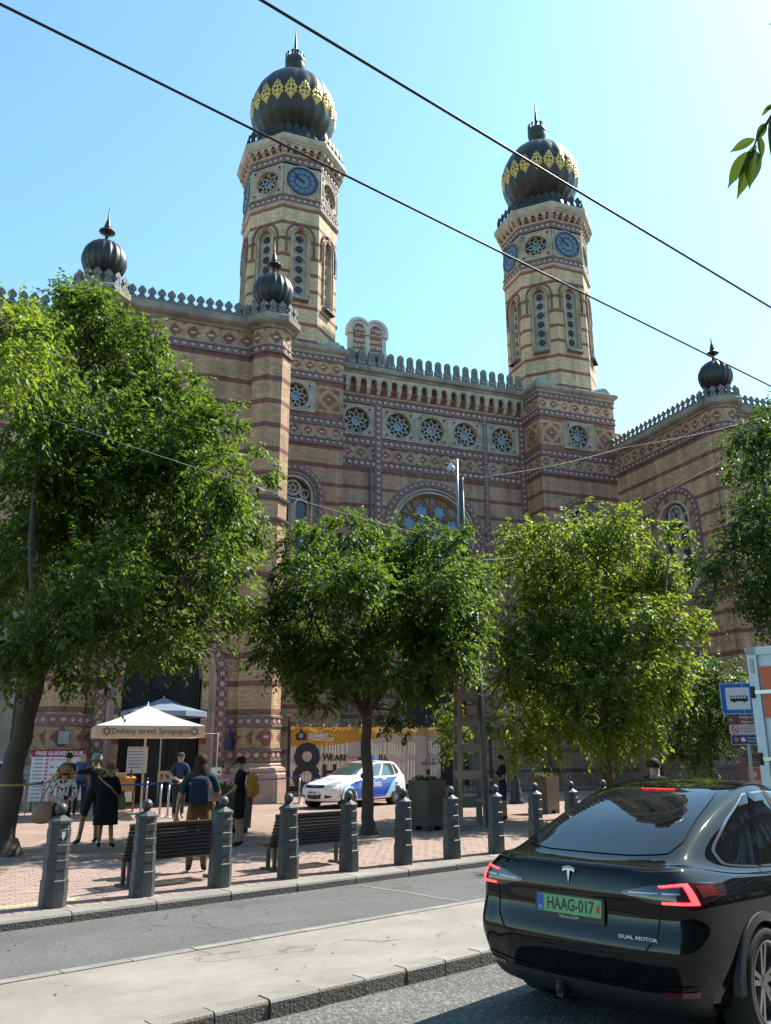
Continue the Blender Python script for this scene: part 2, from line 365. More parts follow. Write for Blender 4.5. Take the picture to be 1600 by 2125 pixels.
strip('traffic_island', T_IN+.16, T_IF-.13, Z_ISL, -.09, m_isl)
strip('road', T_IF+.005, T_K+.02, Z_DARK, Z_DARK, m_asph)
pv = strip('plaza_pavement', T_K+.5+39*.105, 160, 0, 0, m_pav, -120, 160)
strip('pavement_bedding', T_K+.3, T_K+.5+39*.105, -.03, -.03, m_pav, -60, 90)
# far ground sheet under everything so the ground reaches the horizon
g = MB(); g.face([(-900, -900, -.3), (900, -900, -.3), (900, 900, -.3), (-900, 900, -.3)], m_asph); tag(g.build('ground', m_asph), kind='structure')
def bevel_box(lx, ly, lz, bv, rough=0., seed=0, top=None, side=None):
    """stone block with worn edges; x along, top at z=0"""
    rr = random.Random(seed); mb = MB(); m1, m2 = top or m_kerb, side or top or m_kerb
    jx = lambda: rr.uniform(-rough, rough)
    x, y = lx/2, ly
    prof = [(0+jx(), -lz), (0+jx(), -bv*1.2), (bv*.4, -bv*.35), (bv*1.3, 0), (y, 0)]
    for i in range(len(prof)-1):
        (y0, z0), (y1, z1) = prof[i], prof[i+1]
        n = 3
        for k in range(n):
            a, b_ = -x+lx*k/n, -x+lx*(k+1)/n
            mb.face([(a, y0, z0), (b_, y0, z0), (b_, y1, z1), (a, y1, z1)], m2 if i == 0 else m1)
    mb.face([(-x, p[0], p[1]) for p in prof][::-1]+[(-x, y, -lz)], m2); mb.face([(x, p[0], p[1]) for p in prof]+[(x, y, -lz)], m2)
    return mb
def kerb_row(name, label, t, ztop, h, ln, depth, s0, s1, off, side, bv=.02):
    root = thing(name, None, None); tag(root, kind='structure')
    protos = []
    for k in range(3):
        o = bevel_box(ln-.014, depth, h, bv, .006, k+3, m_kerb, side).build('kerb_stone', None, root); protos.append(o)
    i = 0; s = s0+off
    while s < s1:
        o = protos[i] if i < 3 else protos[i % 3].copy()
        if i >= 3: COL.objects.link(o)
        p = rd(s, t+random.uniform(-.006, .006), ztop+random.uniform(-.004, .004)); o.location = p; o.rotation_euler.z = RA+random.uniform(-.004, .004)
        s += ln; i += 1
    # bedding under the stones fills the joints
    mb = MB(); mb.face([rd(-60, t+.02, ztop-.02), rd(90, t+.02, ztop-.02), rd(90, t+depth, ztop-.02), rd(-60, t+depth, ztop-.02)], side)
    mb.face([rd(-60, t+.02, ztop-h-.1), rd(90, t+.02, ztop-h-.1), rd(90, t+.02, ztop-.02), rd(-60, t+.02, ztop-.02)], side)
    mb.build('joint_mortar', side, root)
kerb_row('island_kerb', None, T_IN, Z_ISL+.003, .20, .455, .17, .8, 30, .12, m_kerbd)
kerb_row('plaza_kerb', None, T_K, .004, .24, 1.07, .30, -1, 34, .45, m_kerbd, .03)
# flush edging stones between the island and the dark lane
er = thing('edging_strip', None, None); tag(er, kind='structure')
e0 = None
for i in range(46):
    if e0 is None: mb = MB(); mb.box((0, .065, -.03), (.645, .125, .06), m_kerb); e0 = o = mb.build('edging_stone', m_kerb, er)
    else: o = e0.copy(); COL.objects.link(o)
    o.location = rd(.3+.66*i, T_IF-.13, -.082+random.uniform(-.002, .002)); o.rotation_euler.z = RA+random.uniform(-.003, .003)
# individual paving bricks where they can be told apart, nearest 300 single, the rest of the near field in one mesh
spots = []
for r_ in range(40):
    for c_ in range(84):
        if r_ == 0: continue
        s, t = 2.3+c_*.205+(r_ % 2)*.1025, T_K+.30+.2+.0525+(r_-1)*.105
        p = rd(s, t); q = p-CAM; zz = q.dot(_fw); px = CXP+F_PX*q.dot(_rt)/zz
        if -60 < px < 1130: spots.append((q.length, s, t, False, 'y' if (.0 < t-11.25 < .22 and s < 4.75) else 'r'))
for c_ in range(118):
    s, t = 2.3+c_*.105, T_K+.30+.1025; q = rd(s, t)-CAM; px = CXP+F_PX*q.dot(_rt)/q.dot(_fw)
    if -60 < px < 1130: spots.append((q.length, s, t, True, 'r'))
spots.sort()
def brick_mesh(m):
    mb = MB(); x, y, h, b_ = .1003, .0503, .03, .004
    vs = [(-x, -y, -h), (x, -y, -h), (x, y, -h), (-x, y, -h), (-x, -y, -b_), (x, -y, -b_), (x, y, -b_), (-x, y, -b_), (-x+b_, -y+b_, 0), (x-b_, -y+b_, 0), (x-b_, y-b_, 0), (-x+b_, y-b_, 0)]
    fs = [(0, 1, 5, 4), (1, 2, 6, 5), (2, 3, 7, 6), (3, 0, 4, 7), (4, 5, 9, 8), (5, 6, 10, 9), (6, 7, 11, 10), (7, 4, 8, 11), (8, 9, 10, 11)]
    mb.mesh(vs, fs, m); return mb, vs, fs
bb, BV, BF = brick_mesh(m_brk); bmesh_r = None; bmesh_y = None; rest = MB()
m_brest = mat('paving_brick_field', (.28, .20, .165), .85, var=.3, scale=4.9, bump=.2, bscale=120)
for i, (d, s, t, sold, kind) in enumerate(spots):
    z = random.uniform(-.003, .003); rz = RA+(math.pi/2 if sold else 0)+random.uniform(-.01, .01)
    if i < 300:
        if kind == 'y':
            if bmesh_y is None: b2, _, _ = brick_mesh(m_ybrk); o = b2.build('paving_brick', None, pv); bmesh_y = o.data
            else: o = obj('paving_brick', bmesh_y, pv)
        elif bmesh_r is None: o = bb.build('paving_brick', None, pv); bmesh_r = o.data
        else: o = obj('paving_brick', bmesh_r, pv)
        o.location = rd(s, t, z); o.rotation_euler.z = rz
    else: rest.mesh(BV, BF, m_ybrk if kind == 'y' else m_brest, False, Matrix.Translation(rd(s, t, z)) @ Matrix.Rotation(rz, 4, 'Z') @ Matrix.Diagonal((1, 1, 1, 1)))
o = rest.build('paving_bricks', None, pv); tag(o, kind='stuff')
# old repair seam in the dark lane and a few fallen leaves
mb = MB(); m_seam = mat('tar_seam', (.17, .165, .155), .9, var=.2)
def ribbon(mb, pts, wd, z, m):
    for a, b_ in zip(pts[:-1], pts[1:]):
        a, b_ = Vector(a), Vector(b_); d = (b_-a).normalized(); n_ = Vector((-d.y, d.x, 0))*wd/2
        mb.face([a-n_+Vector((0, 0, z)), b_-n_+Vector((0, 0, z)), b_+n_+Vector((0, 0, z)), a+n_+Vector((0, 0, z))], m)
sp = [onz(750, 1838, Z_DARK), onz(800, 1846, Z_DARK), onz(850, 1853, Z_DARK), onz(910, 1864, Z_DARK), onz(958, 1870, Z_DARK)]
ribbon(mb, [(p.x, p.y, 0) for p in sp], .07, Z_DARK+.004, m_seam)
tag(mb.build('repair_seam', m_seam), kind='structure')

# litter: small dry leaves and specks on road, island and pavement
mb = MB(); rg = random.Random(4); ml1, ml2 = mat('dry_leaf', (.30, .24, .08), .8), mat('litter_speck', (.07, .055, .04), .9)
for i in range(150):
    z_, t0, t1 = rg.choice(((Z_DARK+.004, 9.2, 10.38), (.0, 0, 0), (.004, 10.75, 14)))
    t = rg.uniform(t0, t1); s = rg.uniform(2.5, 13)
    if t1 == 0: t = rg.uniform(5.95, 8.0); z_ = Z_ISL+(-.09-Z_ISL)*(t-5.88)/2.19+.005
    a = rg.uniform(0, 6.28); l = rg.uniform(.008, .035); c_ = rd(s, t, z_); d = Vector((math.cos(a), math.sin(a), 0))*l; n_ = Vector((-d.y, d.x, 0))*.4
    mb.face([c_-d, c_-n_+Vector((0, 0, .004)), c_+d, c_+n_+Vector((0, 0, .003))], ml1 if rg.random() < .3 else ml2)
tag(mb.build('leaf_litter', None), 'scattered dry leaves and specks on road and island', 'litter', kind='stuff')
# ================================================================= SYNAGOGUE
m_wing = brick_mat('brick_wing', yel=(0.594, 0.380, 0.223), band=(3.08, 1.03, .22))
m_blk = brick_mat('brick_tower_block', band=(1.66, 1.03, .22), stain=.3, yel=(0.519, 0.340, 0.223))
m_ctr = brick_mat('brick_centre', band=(1.30, 1.03, .21), stain=.3, yel=(0.494, 0.335, 0.234), bw=.2, rh=.07)
m_twr = brick_mat('brick_tower', band=(23.09, 1.03, .22), stain=.15, yel=(0.660, 0.499, 0.315))
m_plainb = brick_mat('brick_plain', stain=.4)
m_dia_w = brick_mat('frieze_wing', diamond=(.74, 18.44, .29, .31), stain=.3)
m_dia_low = brick_mat('frieze_base', diamond=(.98, 2.28, .40, .36), yel=(0.506, 0.340, 0.207), stain=.3)
m_dia_b1 = brick_mat('frieze_block_upper', diamond=(.76, 21.78, .27, .26), stain=.25, yel=(0.531, 0.357, 0.234))
m_dia_b2 = brick_mat('frieze_block_lower', diamond=(.76, 18.08, .27, .26), stain=.3, yel=(0.506, 0.340, 0.228))
m_dia_c = brick_mat('frieze_centre', diamond=(.76, 17.9, .27, .27), stain=.3, yel=(0.481, 0.329, 0.228))
m_red = brick_mat('brick_red', yel=(0.329, 0.113, 0.087), red=(.26, .10, .08))
m_stone = mat('carved_stone', (.45, .37, .285), .8, var=.18, scale=5, bump=.25, bscale=30, stain=.4, sscale=1.2)
m_stone_d = mat('weathered_stone', (.30, .25, .20), .85, var=.22, scale=4, bump=.3, bscale=25, stain=.5, sscale=.9)
m_pink = mat('pink_limestone', (.42, .28, .215), .75, var=.18, scale=3, bump=.2, bscale=20, stain=.35, sscale=1.4)
m_tile = mat('red_glazed_tile', (.25, .115, .105), .5, var=.2, scale=7, stain=.3)
m_rose = mat('pale_pink_glaze', (.47, .30, .25), .55, var=.15, scale=9, objrand=.12)
m_string = mat('dark_string_course', (.13, .12, .11), .7, var=.25, scale=6)
m_zinc = mat('zinc_merlon', (.125, .125, .115), .65, metal=.0, var=.3, scale=8, stain=.35, sscale=3, objrand=.12)
m_zinc_l = mat('zinc_relief', (.22, .215, .19), .7, metal=.0, var=.25, scale=12)
m_dome = mat('dark_dome_metal', (.026, .024, .020), .42, metal=.25, var=.3, scale=2.5, stain=.4, sscale=1.5, bump=.08, bscale=4)
m_gold = mat('gilded_metal', (.50, .33, .10), .38, metal=.75, var=.12, scale=10, bump=.4, bscale=14)
m_copper = mat('green_copper', (.25, .32, .27), .6, metal=.2, var=.25, scale=4, stain=.4)
m_glassb = mat('leaded_glass_blue', (.10, .19, .33), .25, var=.35, scale=3, spec=.6)
m_glassd = mat('dark_window_glass', (.03, .035, .045), .15, var=.4, scale=2, spec=.6)
m_trac = mat('wooden_tracery', (.26, .165, .085), .6, var=.2, scale=9)
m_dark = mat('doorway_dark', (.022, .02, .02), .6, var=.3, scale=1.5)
m_clockb = mat('clock_face_blue', (.035, .06, .11), .35, var=.15)
m_clockl = mat('clock_disc_pale_blue', (.085, .13, .19), .45, var=.1)
m_black = mat('black_paint', (.012, .012, .013), .45, var=.1)
syn = thing('synagogue', 'large striped brick synagogue with two onion-domed clock towers behind the plaza', 'synagogue', (19, 36, 0))
SYN_INV = Matrix.Translation((-19, -36, 0))
def part(mb, name, parent=None, m=None):
    o = mb.build(name, m, parent or syn)
    if parent is None: o.matrix_parent_inverse = SYN_INV
    return o
ROS = []   # (position, normal, radius, kind)
def rosettes_line(p0, p1, nrm, kind='rose', r_=.135, sp=.36):
    p0, p1 = Vector(p0), Vector(p1); l = (p1-p0).length; n = max(1, round(l/sp))
    for i in range(n): ROS.append((p0+(p1-p0)*((i+.5)/n), Vector(nrm), r_, kind))
def tband(mb, path, z0, z1, closed=False, kind='rose', sp=.36, ros=True, o0=.0, r_=None, skip=()):
    """glazed tile band with dark string courses above and below"""
    h = z1-z0; e = min(.07, h*.16)
    mb.sweep(path, [(o0, z0+e), (o0+.025, z0+e), (o0+.025, z1-e), (o0, z1-e)], m_tile, closed)
    mb.sweep(path, [(o0, z0), (o0+.07, z0), (o0+.07, z0+e), (o0, z0+e)], m_string, closed)
    mb.sweep(path, [(o0, z1-e), (o0+.07, z1-e), (o0+.07, z1), (o0, z1)], m_string, closed)
    if not ros: return
    P = [Vector((p[0], p[1], (z0+z1)/2)) for p in path]
    for i in range(len(P) if closed else len(P)-1):
        if i in skip: continue
        a, b_ = P[i], P[(i+1) % len(P)]; d = (b_-a).normalized(); nn = Vector((d.y, -d.x, 0)); a = a+nn*(o0+.025); b_ = b_+nn*(o0+.025)
        rosettes_line(a, b_, nn, kind, r_ or (h-2*e)*.46, sp)
def vband(mb, origin, ud, u0, u1, z0, z1, out=.03, kind='rose', sp=.36):
    mb.slab(origin, ud, [(u0, z0), (u1, z0), (u1, z1), (u0, z1)], (), m_string, 0, out)
    e = .06; mb.slab(origin, ud, [(u0+e, z0), (u1-e, z0), (u1-e, z1), (u0+e, z1)], (), m_tile, 0, out+.012)
    u_ = Vector((ud[0], ud[1], 0)).normalized(); nn = Vector((u_.y, -u_.x, 0)); c_ = Vector(origin)+u_*((u0+u1)/2)+nn*(out+.012)
    rosettes_line(c_+Vector((0, 0, z0)), c_+Vector((0, 0, z1)), nn, kind, (u1-u0-2*e)*.45, sp)
def aring_ros(origin, ud, cx, zs, r_, out, kind='rose', rr=.13, sp=.37, z0=None, full=False):
    u_ = Vector((ud[0], ud[1], 0)).normalized(); nn = Vector((u_.y, -u_.x, 0)); o = Vector(origin)
    tot = 2*math.pi if full else math.pi; n = round(tot*r_/sp)
    for i in range(n):
        a = tot*(i+.5)/n; ROS.append((o+u_*(cx+r_*math.cos(a))+Vector((0, 0, zs+r_*math.sin(a)))+nn*out, nn, rr, kind))
    if z0 is not None:
        for sgn in (-1, 1): rosettes_line(o+u_*(cx+sgn*r_)+nn*out+Vector((0, 0, z0)), o+u_*(cx+sgn*r_)+nn*out+Vector((0, 0, zs)), nn, kind, rr, sp)
def octa(cx, cy, ap, a0=math.pi/8):
    rr = ap/math.cos(math.pi/8); return [(cx+rr*math.cos(-math.pi/2-a0+i*math.pi/4), cy+rr*math.sin(-math.pi/2-a0+i*math.pi/4)) for i in range(8)]
# ---- shared ornaments -------------------------------------------------
def star_poly(n, r0, r1, a0=math.pi/2):
    return [((r0 if i % 2 == 0 else r1)*math.cos(a0+math.pi*i/n), (r0 if i % 2 == 0 else r1)*math.sin(a0+math.pi*i/n)) for i in range(2*n)]
def bar2d(mb, origin, ud, a, b_, wd, d0, d1, m):
    a, b_ = Vector((*a, 0)), Vector((*b_, 0)); d = (b_-a).normalized(); n_ = Vector((-d.y, d.x, 0))*wd/2
    q = [a-n_, b_-n_, b_+n_, a+n_]; mb.slab(origin, ud, [(p.x, p.y) for p in q], (), m, d0, d1)
def ring2d(mb, origin, ud, c, r0, r1, d0, d1, m, n=24):
    mb.slab(origin, ud, circ(c[0], c[1], r1, n), [circ(c[0], c[1], r0, n)], m, d0, d1)
def star_window(parent, origin, ud, w_, h_, r_, pts=9, glass=True):
    """square carved stone panel, round opening, star tracery, small corner roundels"""
    mb = MB(); O = origin; x, z = w_/2, h_/2
    mb.slab(O, ud, [(-x, -z), (x, -z), (x, z), (-x, z)], [circ(0, 0, r_, 28)], m_stone, -.25, .03)
    fr = .07; mb.slab(O, ud, [(-x, -z), (x, -z), (x, z), (-x, z)], [[(-x+fr, -z+fr), (x-fr, -z+fr), (x-fr, z-fr), (-x+fr, z-fr)]], m_stone, .03, .07)
    ring2d(mb, O, ud, (0, 0), r_*1.02, r_*1.1, .03, .075, m_stone, 28); ring2d(mb, O, ud, (0, 0), r_*1.18, r_*1.25, .03, .06, m_stone, 28)
    k = min(x, z)*.80
    for sx in (-1, 1):
        for sz in (-1, 1):
            ring2d(mb, O, ud, (sx*k, sz*k*z/x if x > z else sz*k), .09*w_/2, .15*w_/2, .03, .085, m_stone, 12)
            mb.poly(O, ud, circ(sx*k, sz*k*z/x if x > z else sz*k, .085*w_/2, 10), (), m_black, .036)
    o = mb.build('star_window', None, parent)
    g = MB(); g.poly(O, ud, circ(0, 0, r_*1.0, 24), (), m_glassd, -.24); g.build('window_glass', None, parent)
    g = MB(); g.poly(O, ud, circ(0, 0, r_*.30, 9), (), m_glassb, -.2); g.build('window_pane', None, parent)
    tr = MB(); st = star_poly(pts, r_*.97, r_*.50)
    for i in range(len(st)): bar2d(tr, O, ud, st[i], st[(i+1) % len(st)], r_*.075, -.19, -.12, m_stone)
    ring2d(tr, O, ud, (0, 0), r_*.30, r_*.37, -.19, -.12, m_stone, 18)
    for i in range(pts): bar2d(tr, O, ud, st[2*i+1], (st[2*i+1][0]*.7, st[2*i+1][1]*.7), r_*.07, -.19, -.13, m_stone)
    tr.build('star_tracery', None, parent)
    return o
def merlon_round():
    """tall rounded zinc merlon with relief panel"""
    mb = MB(); out = [(-.25, 0), (.25, 0), (.25, .3), (.19, .38)]
    out += [(.19*math.cos(a), .78+.19*math.sin(a)) for a in np.linspace(0, math.pi, 9)] + [(-.19, .38), (-.25, .3)]
    mb.slab((0, 0, 0), (1, 0, 0), out, (), m_zinc, -.09, .05); mb.poly((0, 0, 0), (-1, 0, 0), [(-x, z) for x, z in out][::-1], (), m_zinc, .09)
    inn = [(x*.68, z*.86+.06) for x, z in out]; inn2 = [(x*.52, z*.78+.1) for x, z in out]
    mb.slab((0, 0, 0), (1, 0, 0), inn, [inn2[::-1]], m_zinc_l, .05, .07)
    for c_ in ((-.09, .14), (.09, .14), (0, .82)): mb.slab((0, 0, 0), (1, 0, 0), circ(c_[0], c_[1], .045, 8), (), m_rose, .05, .085)
    return mb
def merlon_trefoil(big=False):
    mb = MB(); m_zinc, m_zinc_l = (m_dome, m_dome) if big else (MATS['zinc_merlon'], MATS['zinc_relief']); h = [(.19, 0), (.19, .10), (.10, .20), (.085, .28), (.16, .34), (.17, .42), (.10, .52), (0, .62)]
    h = [(x*1.2, z*1.5) for x, z in h] if big else h; out = h+[(-x, z) for x, z in h[-2::-1]]
    mb.slab((0, 0, 0), (1, 0, 0), out, (), m_zinc, -.05, .03); mb.poly((0, 0, 0), (-1, 0, 0), [(-x, z) for x, z in out][::-1], (), m_zinc, .05)
    inn = [(x*.66, z*.78+.05) for x, z in out]; inn2 = [(x*.42, z*.66+.09) for x, z in out]
    mb.slab((0, 0, 0), (1, 0, 0), inn, [inn2[::-1]], m_zinc_l, .03, .045)
    mb.slab((0, 0, 0), (1, 0, 0), circ(0, .38, .035, 8), (), m_zinc_l, .03, .06)
    return mb
MER = {}
def merlons(parent, p0, p1, z, kind, sp, first=.5):
    p0, p1 = Vector((*p0, z)), Vector((*p1, z)); d = (p1-p0); l = d.length; d.normalize(); n = max(1, round(l/sp))
    for i in range(n):
        p = p0+d*(l*(i+.5)/n)
        if kind not in MER:
            o = (merlon_round() if kind == 'r' else merlon_trefoil(kind == 'd')).build('merlon', None, parent); MER[kind] = o.data
        else: o = obj('merlon', MER[kind], parent)
        o.location = p; o.rotation_euler.z = math.atan2(d.y, d.x)
def small_dome(parent, cx, cy, z):
    mb = MB(); pr = [(.40, 0), (.46, .05), (.46, .14), (.52, .2)]
    for i in range(17):
        a = -1.02+i*(math.pi/2+1.02-.12)/16; pr.append((.86*math.cos(a), 1.0+.9*math.sin(a)))
    mb.lathe(pr, m_dome, 72, (cx, cy, z), True, 18, .09); mb.build('ribbed_dome', None, parent)
    f = MB(); f.lathe([(.13, 0), (.10, .12), (.07, .2), (.07, .34), (.16, .42), (.30, .47), (.33, .5), (.31, .54), (.16, .60), (.12, .72), (.15, .76), (.10, .80), (.12, .87), (.08, .92), (.09, 1.0), (.05, 1.06), (.035, 1.2), (.004, 1.75)], m_dome, 16, (cx, cy, z+1.86)); f.build('finial', None, parent)
def turret(cx, cy, kind_low=True):
    mb = MB(); pl = octa(cx, cy, .80)
    mb.sweep(pl, [(0, 1.25), (0, 17.77)], m_wing, True); mb.sweep(pl, [(.0, 18.04), (0, 18.86)], m_dia_w, True)
    mb.sweep(pl, [(.28, 0), (.28, .98), (.20, 1.06), (.24, 1.1), (.22, 1.2), (.08, 1.26), (.10, 1.33), (0, 1.4)], m_pink, True)
    for z0, z1 in ((1.45, 1.86), (2.66, 3.04), (17.72, 18.06)): tband(mb, pl, z0, z1, True, 'star', .36, True, .0, None, (3, 4, 5, 6))
    mb.sweep(pl, [(0.002, 1.9), (.02, 1.9), (.02, 2.62), (.002, 2.62)], m_dia_low, True)
    for z in (10.5, 11.35): mb.sweep(pl, [(0, z), (.09, z+.05), (.11, z+.12), (0, z+.16)], m_string, True)
    mb.sweep(pl, [(0, 18.84), (.08, 18.86), (.10, 18.95), (.26, 19.02), (.34, 19.1), (.34, 19.36), (.28, 19.42), (-.6, 19.44)], m_stone_d, True)
    o = part(mb, 'turret')
    pm = octa(cx, cy, 1.02)
    for i in range(8): merlons(o, pm[i], pm[(i+1) % 8], 19.43, 't', .38)
    b_ = MB(); b_.lathe([(.95, 19.4), (.95, 19.75), (.5, 20.0)], m_dome, 16, (cx, cy, 0)); b_.build('dome_base', None, o)
    small_dome(o, cx, cy, 19.93); return o
# ---- wings ------------------------------------------------------------
WY = 31.87; T1, T2, T3 = (.05, WY), (7.04, WY), (31.15, WY)
def wing_front(x0, x1, doors=()):
    """street front of a wing along +X at WY"""
    mb = MB(); O = (0, WY, 0); ud = (1, 0, 0); holes = [archp(*d)[::-1] for d in doors]
    mb.poly(O, ud, [(x0, 0), (x1, 0), (x1, 17.74), (x0, 17.74)], holes, m_wing); path = [(x0, WY), (x1, WY)]
    mb.sweep(path, [(0, 18.04), (0, 18.86)], m_dia_w); tband(mb, path, 17.72, 18.06, False, 'star', .36)
    mb.sweep(path, [(0, 18.84), (.08, 18.86), (.10, 18.95), (.26, 19.02), (.34, 19.1), (.34, 19.36), (.28, 19.42), (-.8, 19.44)], m_stone_d)
    return mb
PX, PZS = 3.52, 4.4
mb = wing_front(-14, -.5); w0 = part(mb, 'wing_wall'); merlons(w0, (-14, WY-.22), (-.95, WY-.22), 19.43, 't', .40); w0.location.z = -1.15
mb = wing_front(-.3, 7.5, [(PX, .02, PZS, 1.41, 18)])
for a, b_ in ((.8, 1.18), (5.86, 6.3)):     # base courses either side of the portal
    pth = [(a, WY), (b_, WY)]
    mb.sweep(pth, [(.28, 0), (.28, .98), (.18, 1.08), (.22, 1.2), (.08, 1.3), (0, 1.42)], m_pink)
    for z0, z1 in ((1.45, 1.86), (2.66, 3.04)): tband(mb, pth, z0, z1, False, 'star', .36)
    mb.sweep(pth, [(.002, 1.9), (.02, 1.9), (.02, 2.62), (.002, 2.62)], m_dia_low)
vband(mb, (0, WY, 0), (1, 0, 0), -1.36, -.98, 1.5, 7, .04, 'star', .37)
mb.sweep([(-1.36, WY), (-.8, WY)], [(.2, 0), (.2, 1.0), (.1, 1.1), (.12, 1.3), (0, 1.42)], m_pink)
w1 = part(mb, 'wing_wall')
merlons(w1, (1.02, WY-.22), (6.1, WY-.22), 19.43, 't', .40)
mb = MB(); mb.box((3.5, 38.3, 9.6), (8.0, 10.6, 19.4), m_plainb); mb.box((-7.2, 38.3, 9.0), (13.2, 10.6, 18.2), m_plainb); mb.build('wing_body', None, w1)
mb = MB()   # portal surround: star tiles, then stepped pink stone mouldings
O = (0, WY, 0)
arch_ring(mb, O, (1, 0, 0), PX, 1.42, PZS, 1.92, 2.34, 0, .05, m_string); arch_ring(mb, O, (1, 0, 0), PX, 1.42, PZS, 1.985, 2.275, 0, .065, m_tile)
aring_ros(O, (1, 0, 0), PX, PZS, 2.13, .066, 'star', .135, .37, 1.5)
for r0, r1, d in ((1.78, 1.92, .10), (1.66, 1.78, .03), (1.52, 1.66, -.08), (1.41, 1.52, -.2)): arch_ring(mb, O, (1, 0, 0), PX, .02, PZS, r0, r1, -.7, d, m_pink)
for sx in (-1, 1):
    mb.box((PX+sx*1.86, WY-.06, .55), (.95, .42, 1.1), m_pink); mb.box((PX+sx*1.86, WY-.08, 1.16), (1.03, .5, .12), m_pink)
mb.build('portal_surround', None, w1)
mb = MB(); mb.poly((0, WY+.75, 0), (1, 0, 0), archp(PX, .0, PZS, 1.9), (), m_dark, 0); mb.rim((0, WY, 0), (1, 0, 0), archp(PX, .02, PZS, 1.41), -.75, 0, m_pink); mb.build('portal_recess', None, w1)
mb = MB()
for x in (-.95, -.45, .45, .95): mb.box((PX+x, WY+.66, 1.45), (.1, .08, 2.9), m_black)
mb.box((PX, WY+.66, 2.9), (2.8, .1, .12), m_black); ring2d(mb, (PX, WY+.7, 0), (1, 0, 0), (0, 4.35), .5, .62, 0, .06, m_black, 20)
st = star_poly(8, .5, .3)
for i in range(16): bar2d(mb, (PX, WY+.7, 4.35), (1, 0, 0), st[i], st[(i+1) % 16], .05, 0, .05, m_black)
mb.build('portal_door', None, w1)
turret(*T1); turret(*T2); t3 = turret(*T3)
mb = MB()  # grey stone pilaster at the edge of the wing
mb.box((-2.4, WY-.1, 4.2), (2.0, .5, 8.4), m_stone_d); mb.box((-2.4, WY-.16, .72), (2.2, .62, 1.44), m_stone_d); mb.box((-2.4, WY-.14, 8.5), (2.25, .65, .3), m_stone_d); mb.build('stone_pilaster', None, w1)
mb = MB(); mb.box((0, 0, 0), (.34, .03, .42), mat('grey_enamel', (.3, .3, .29), .5)); o = mb.build('meter_cover', None, w1); o.location = (.28, WY-.85, 2.26)
# right wing: inner wall along Y at IX, and street front
IX, IY0, IY1 = 30.3, 31.75, 39.85
mb = MB(); O = (IX, IY1, 0); ud = (0, -1, 0); ln = IY1-IY0; cw = IY1-35.25
mb.poly(O, ud, [(0, 0), (ln, 0), (ln, 17.74), (0, 17.74)], [archp(cw, 9.9, 13.55, 1.25)[::-1], archp(cw+.4, .02, 5.0, 1.15)[::-1]], m_wing)
pth = [(IX, IY1), (IX, IY0)]
mb.sweep(pth, [(0, 18.04), (0, 18.86)], m_dia_w); tband(mb, pth, 17.72, 18.06, False, 'rose', .36)
mb.sweep(pth, [(0, 18.84), (.08, 18.86), (.10, 18.95), (.26, 19.02), (.34, 19.1), (.34, 19.36), (.28, 19.42), (-.8, 19.44)], m_stone_d)
mb.sweep(pth, [(0, 9.0), (.12, 9.05), (.2, 9.2), (.14, 9.3), (0, 9.34)], m_stone_d); mb.sweep(pth, [(0, .0), (.2, .0), (.2, 1.1), (0, 1.3)], m_pink)
w2 = part(mb, 'wing_wall'); merlons(w2, (IX-.22, IY1), (IX-.22, IY0+.6), 19.43, 't', .40)
mb = MB()
arch_ring(mb, O, ud, cw, 9.4, 13.55, 1.68, 2.06, 0, .05, m_string); arch_ring(mb, O, ud, cw, 9.4, 13.55, 1.74, 2.0, 0, .07, m_tile); aring_ros(O, ud, cw, 13.55, 1.87, .071, 'rose', .12, .34, 9.5)
arch_ring(mb, O, ud, cw, 9.4, 13.55, 1.3, 1.68, 0, .03, m_plainb)
nv = 11
for i in range(nv):       # striped voussoirs
    if i % 2 == 0:
        a0, a1 = math.pi*(i+.25)/nv, math.pi*(i+.75)/nv
        q = [(cw+r_*math.cos(a), 13.55+r_*math.sin(a)) for r_, a in ((1.32, a0), (1.67, a0), (1.67, a1), (1.32, a1))]; mb.slab(O, ud, q, (), m_red, 0, .04)
arch_ring(mb, O, ud, cw, 9.9, 13.55, 1.16, 1.3, -.3, .06, m_stone)
mb.build('window_surround', None, w2)
def lancet_window(parent, O, ud, cx, z0, zs, hw, d=-.3):
    mb = MB(); mb.poly(O, ud, archp(cx, z0, zs, hw), (), m_glassd, d); mb.build('window_glass', None, parent)
    mb = MB()
    ring2d(mb, O, ud, (cx, zs+hw*.42), hw*.34, hw*.46, d, d+.16, m_stone, 20)
    for sx in (-1, 1): ring2d(mb, O, ud, (cx+sx*hw*.66, zs+hw*.12), hw*.18, hw*.28, d, d+.14, m_stone, 16)
    st = star_poly(6, hw*.33, hw*.12)
    for i in range(12): bar2d(mb, O, ud, (cx+st[i][0], zs+hw*.42+st[i][1]), (cx+st[(i+1) % 12][0], zs+hw*.42+st[(i+1) % 12][1]), hw*.06, d, d+.1, m_stone)
    for k in (-1, 1):
        arch_ring(mb, O, ud, cx+k*hw*.5, z0, zs-hw*.55, hw*.30, hw*.44, d, d+.14, m_stone, 10)
    for k in (-.96, -.04, .04, .96): bar2d(mb, O, ud, (cx+k*hw*.98, z0), (cx+k*hw*.98, zs-hw*.5), hw*.08, d, d+.2, m_stone)
    mb.slab(O, ud, [(cx-hw*1.1, z0-.3), (cx+hw*1.1, z0-.3), (cx+hw*1.1, z0+.05), (cx-hw*1.1, z0+.05)], (), m_stone, d, .18)
    mb.rim(O, ud, archp(cx, z0, zs, hw), d, 0, m_stone); mb.build('window_tracery', None, parent)
lancet_window(w2, O, ud, cw, 9.9, 13.55, 1.25)
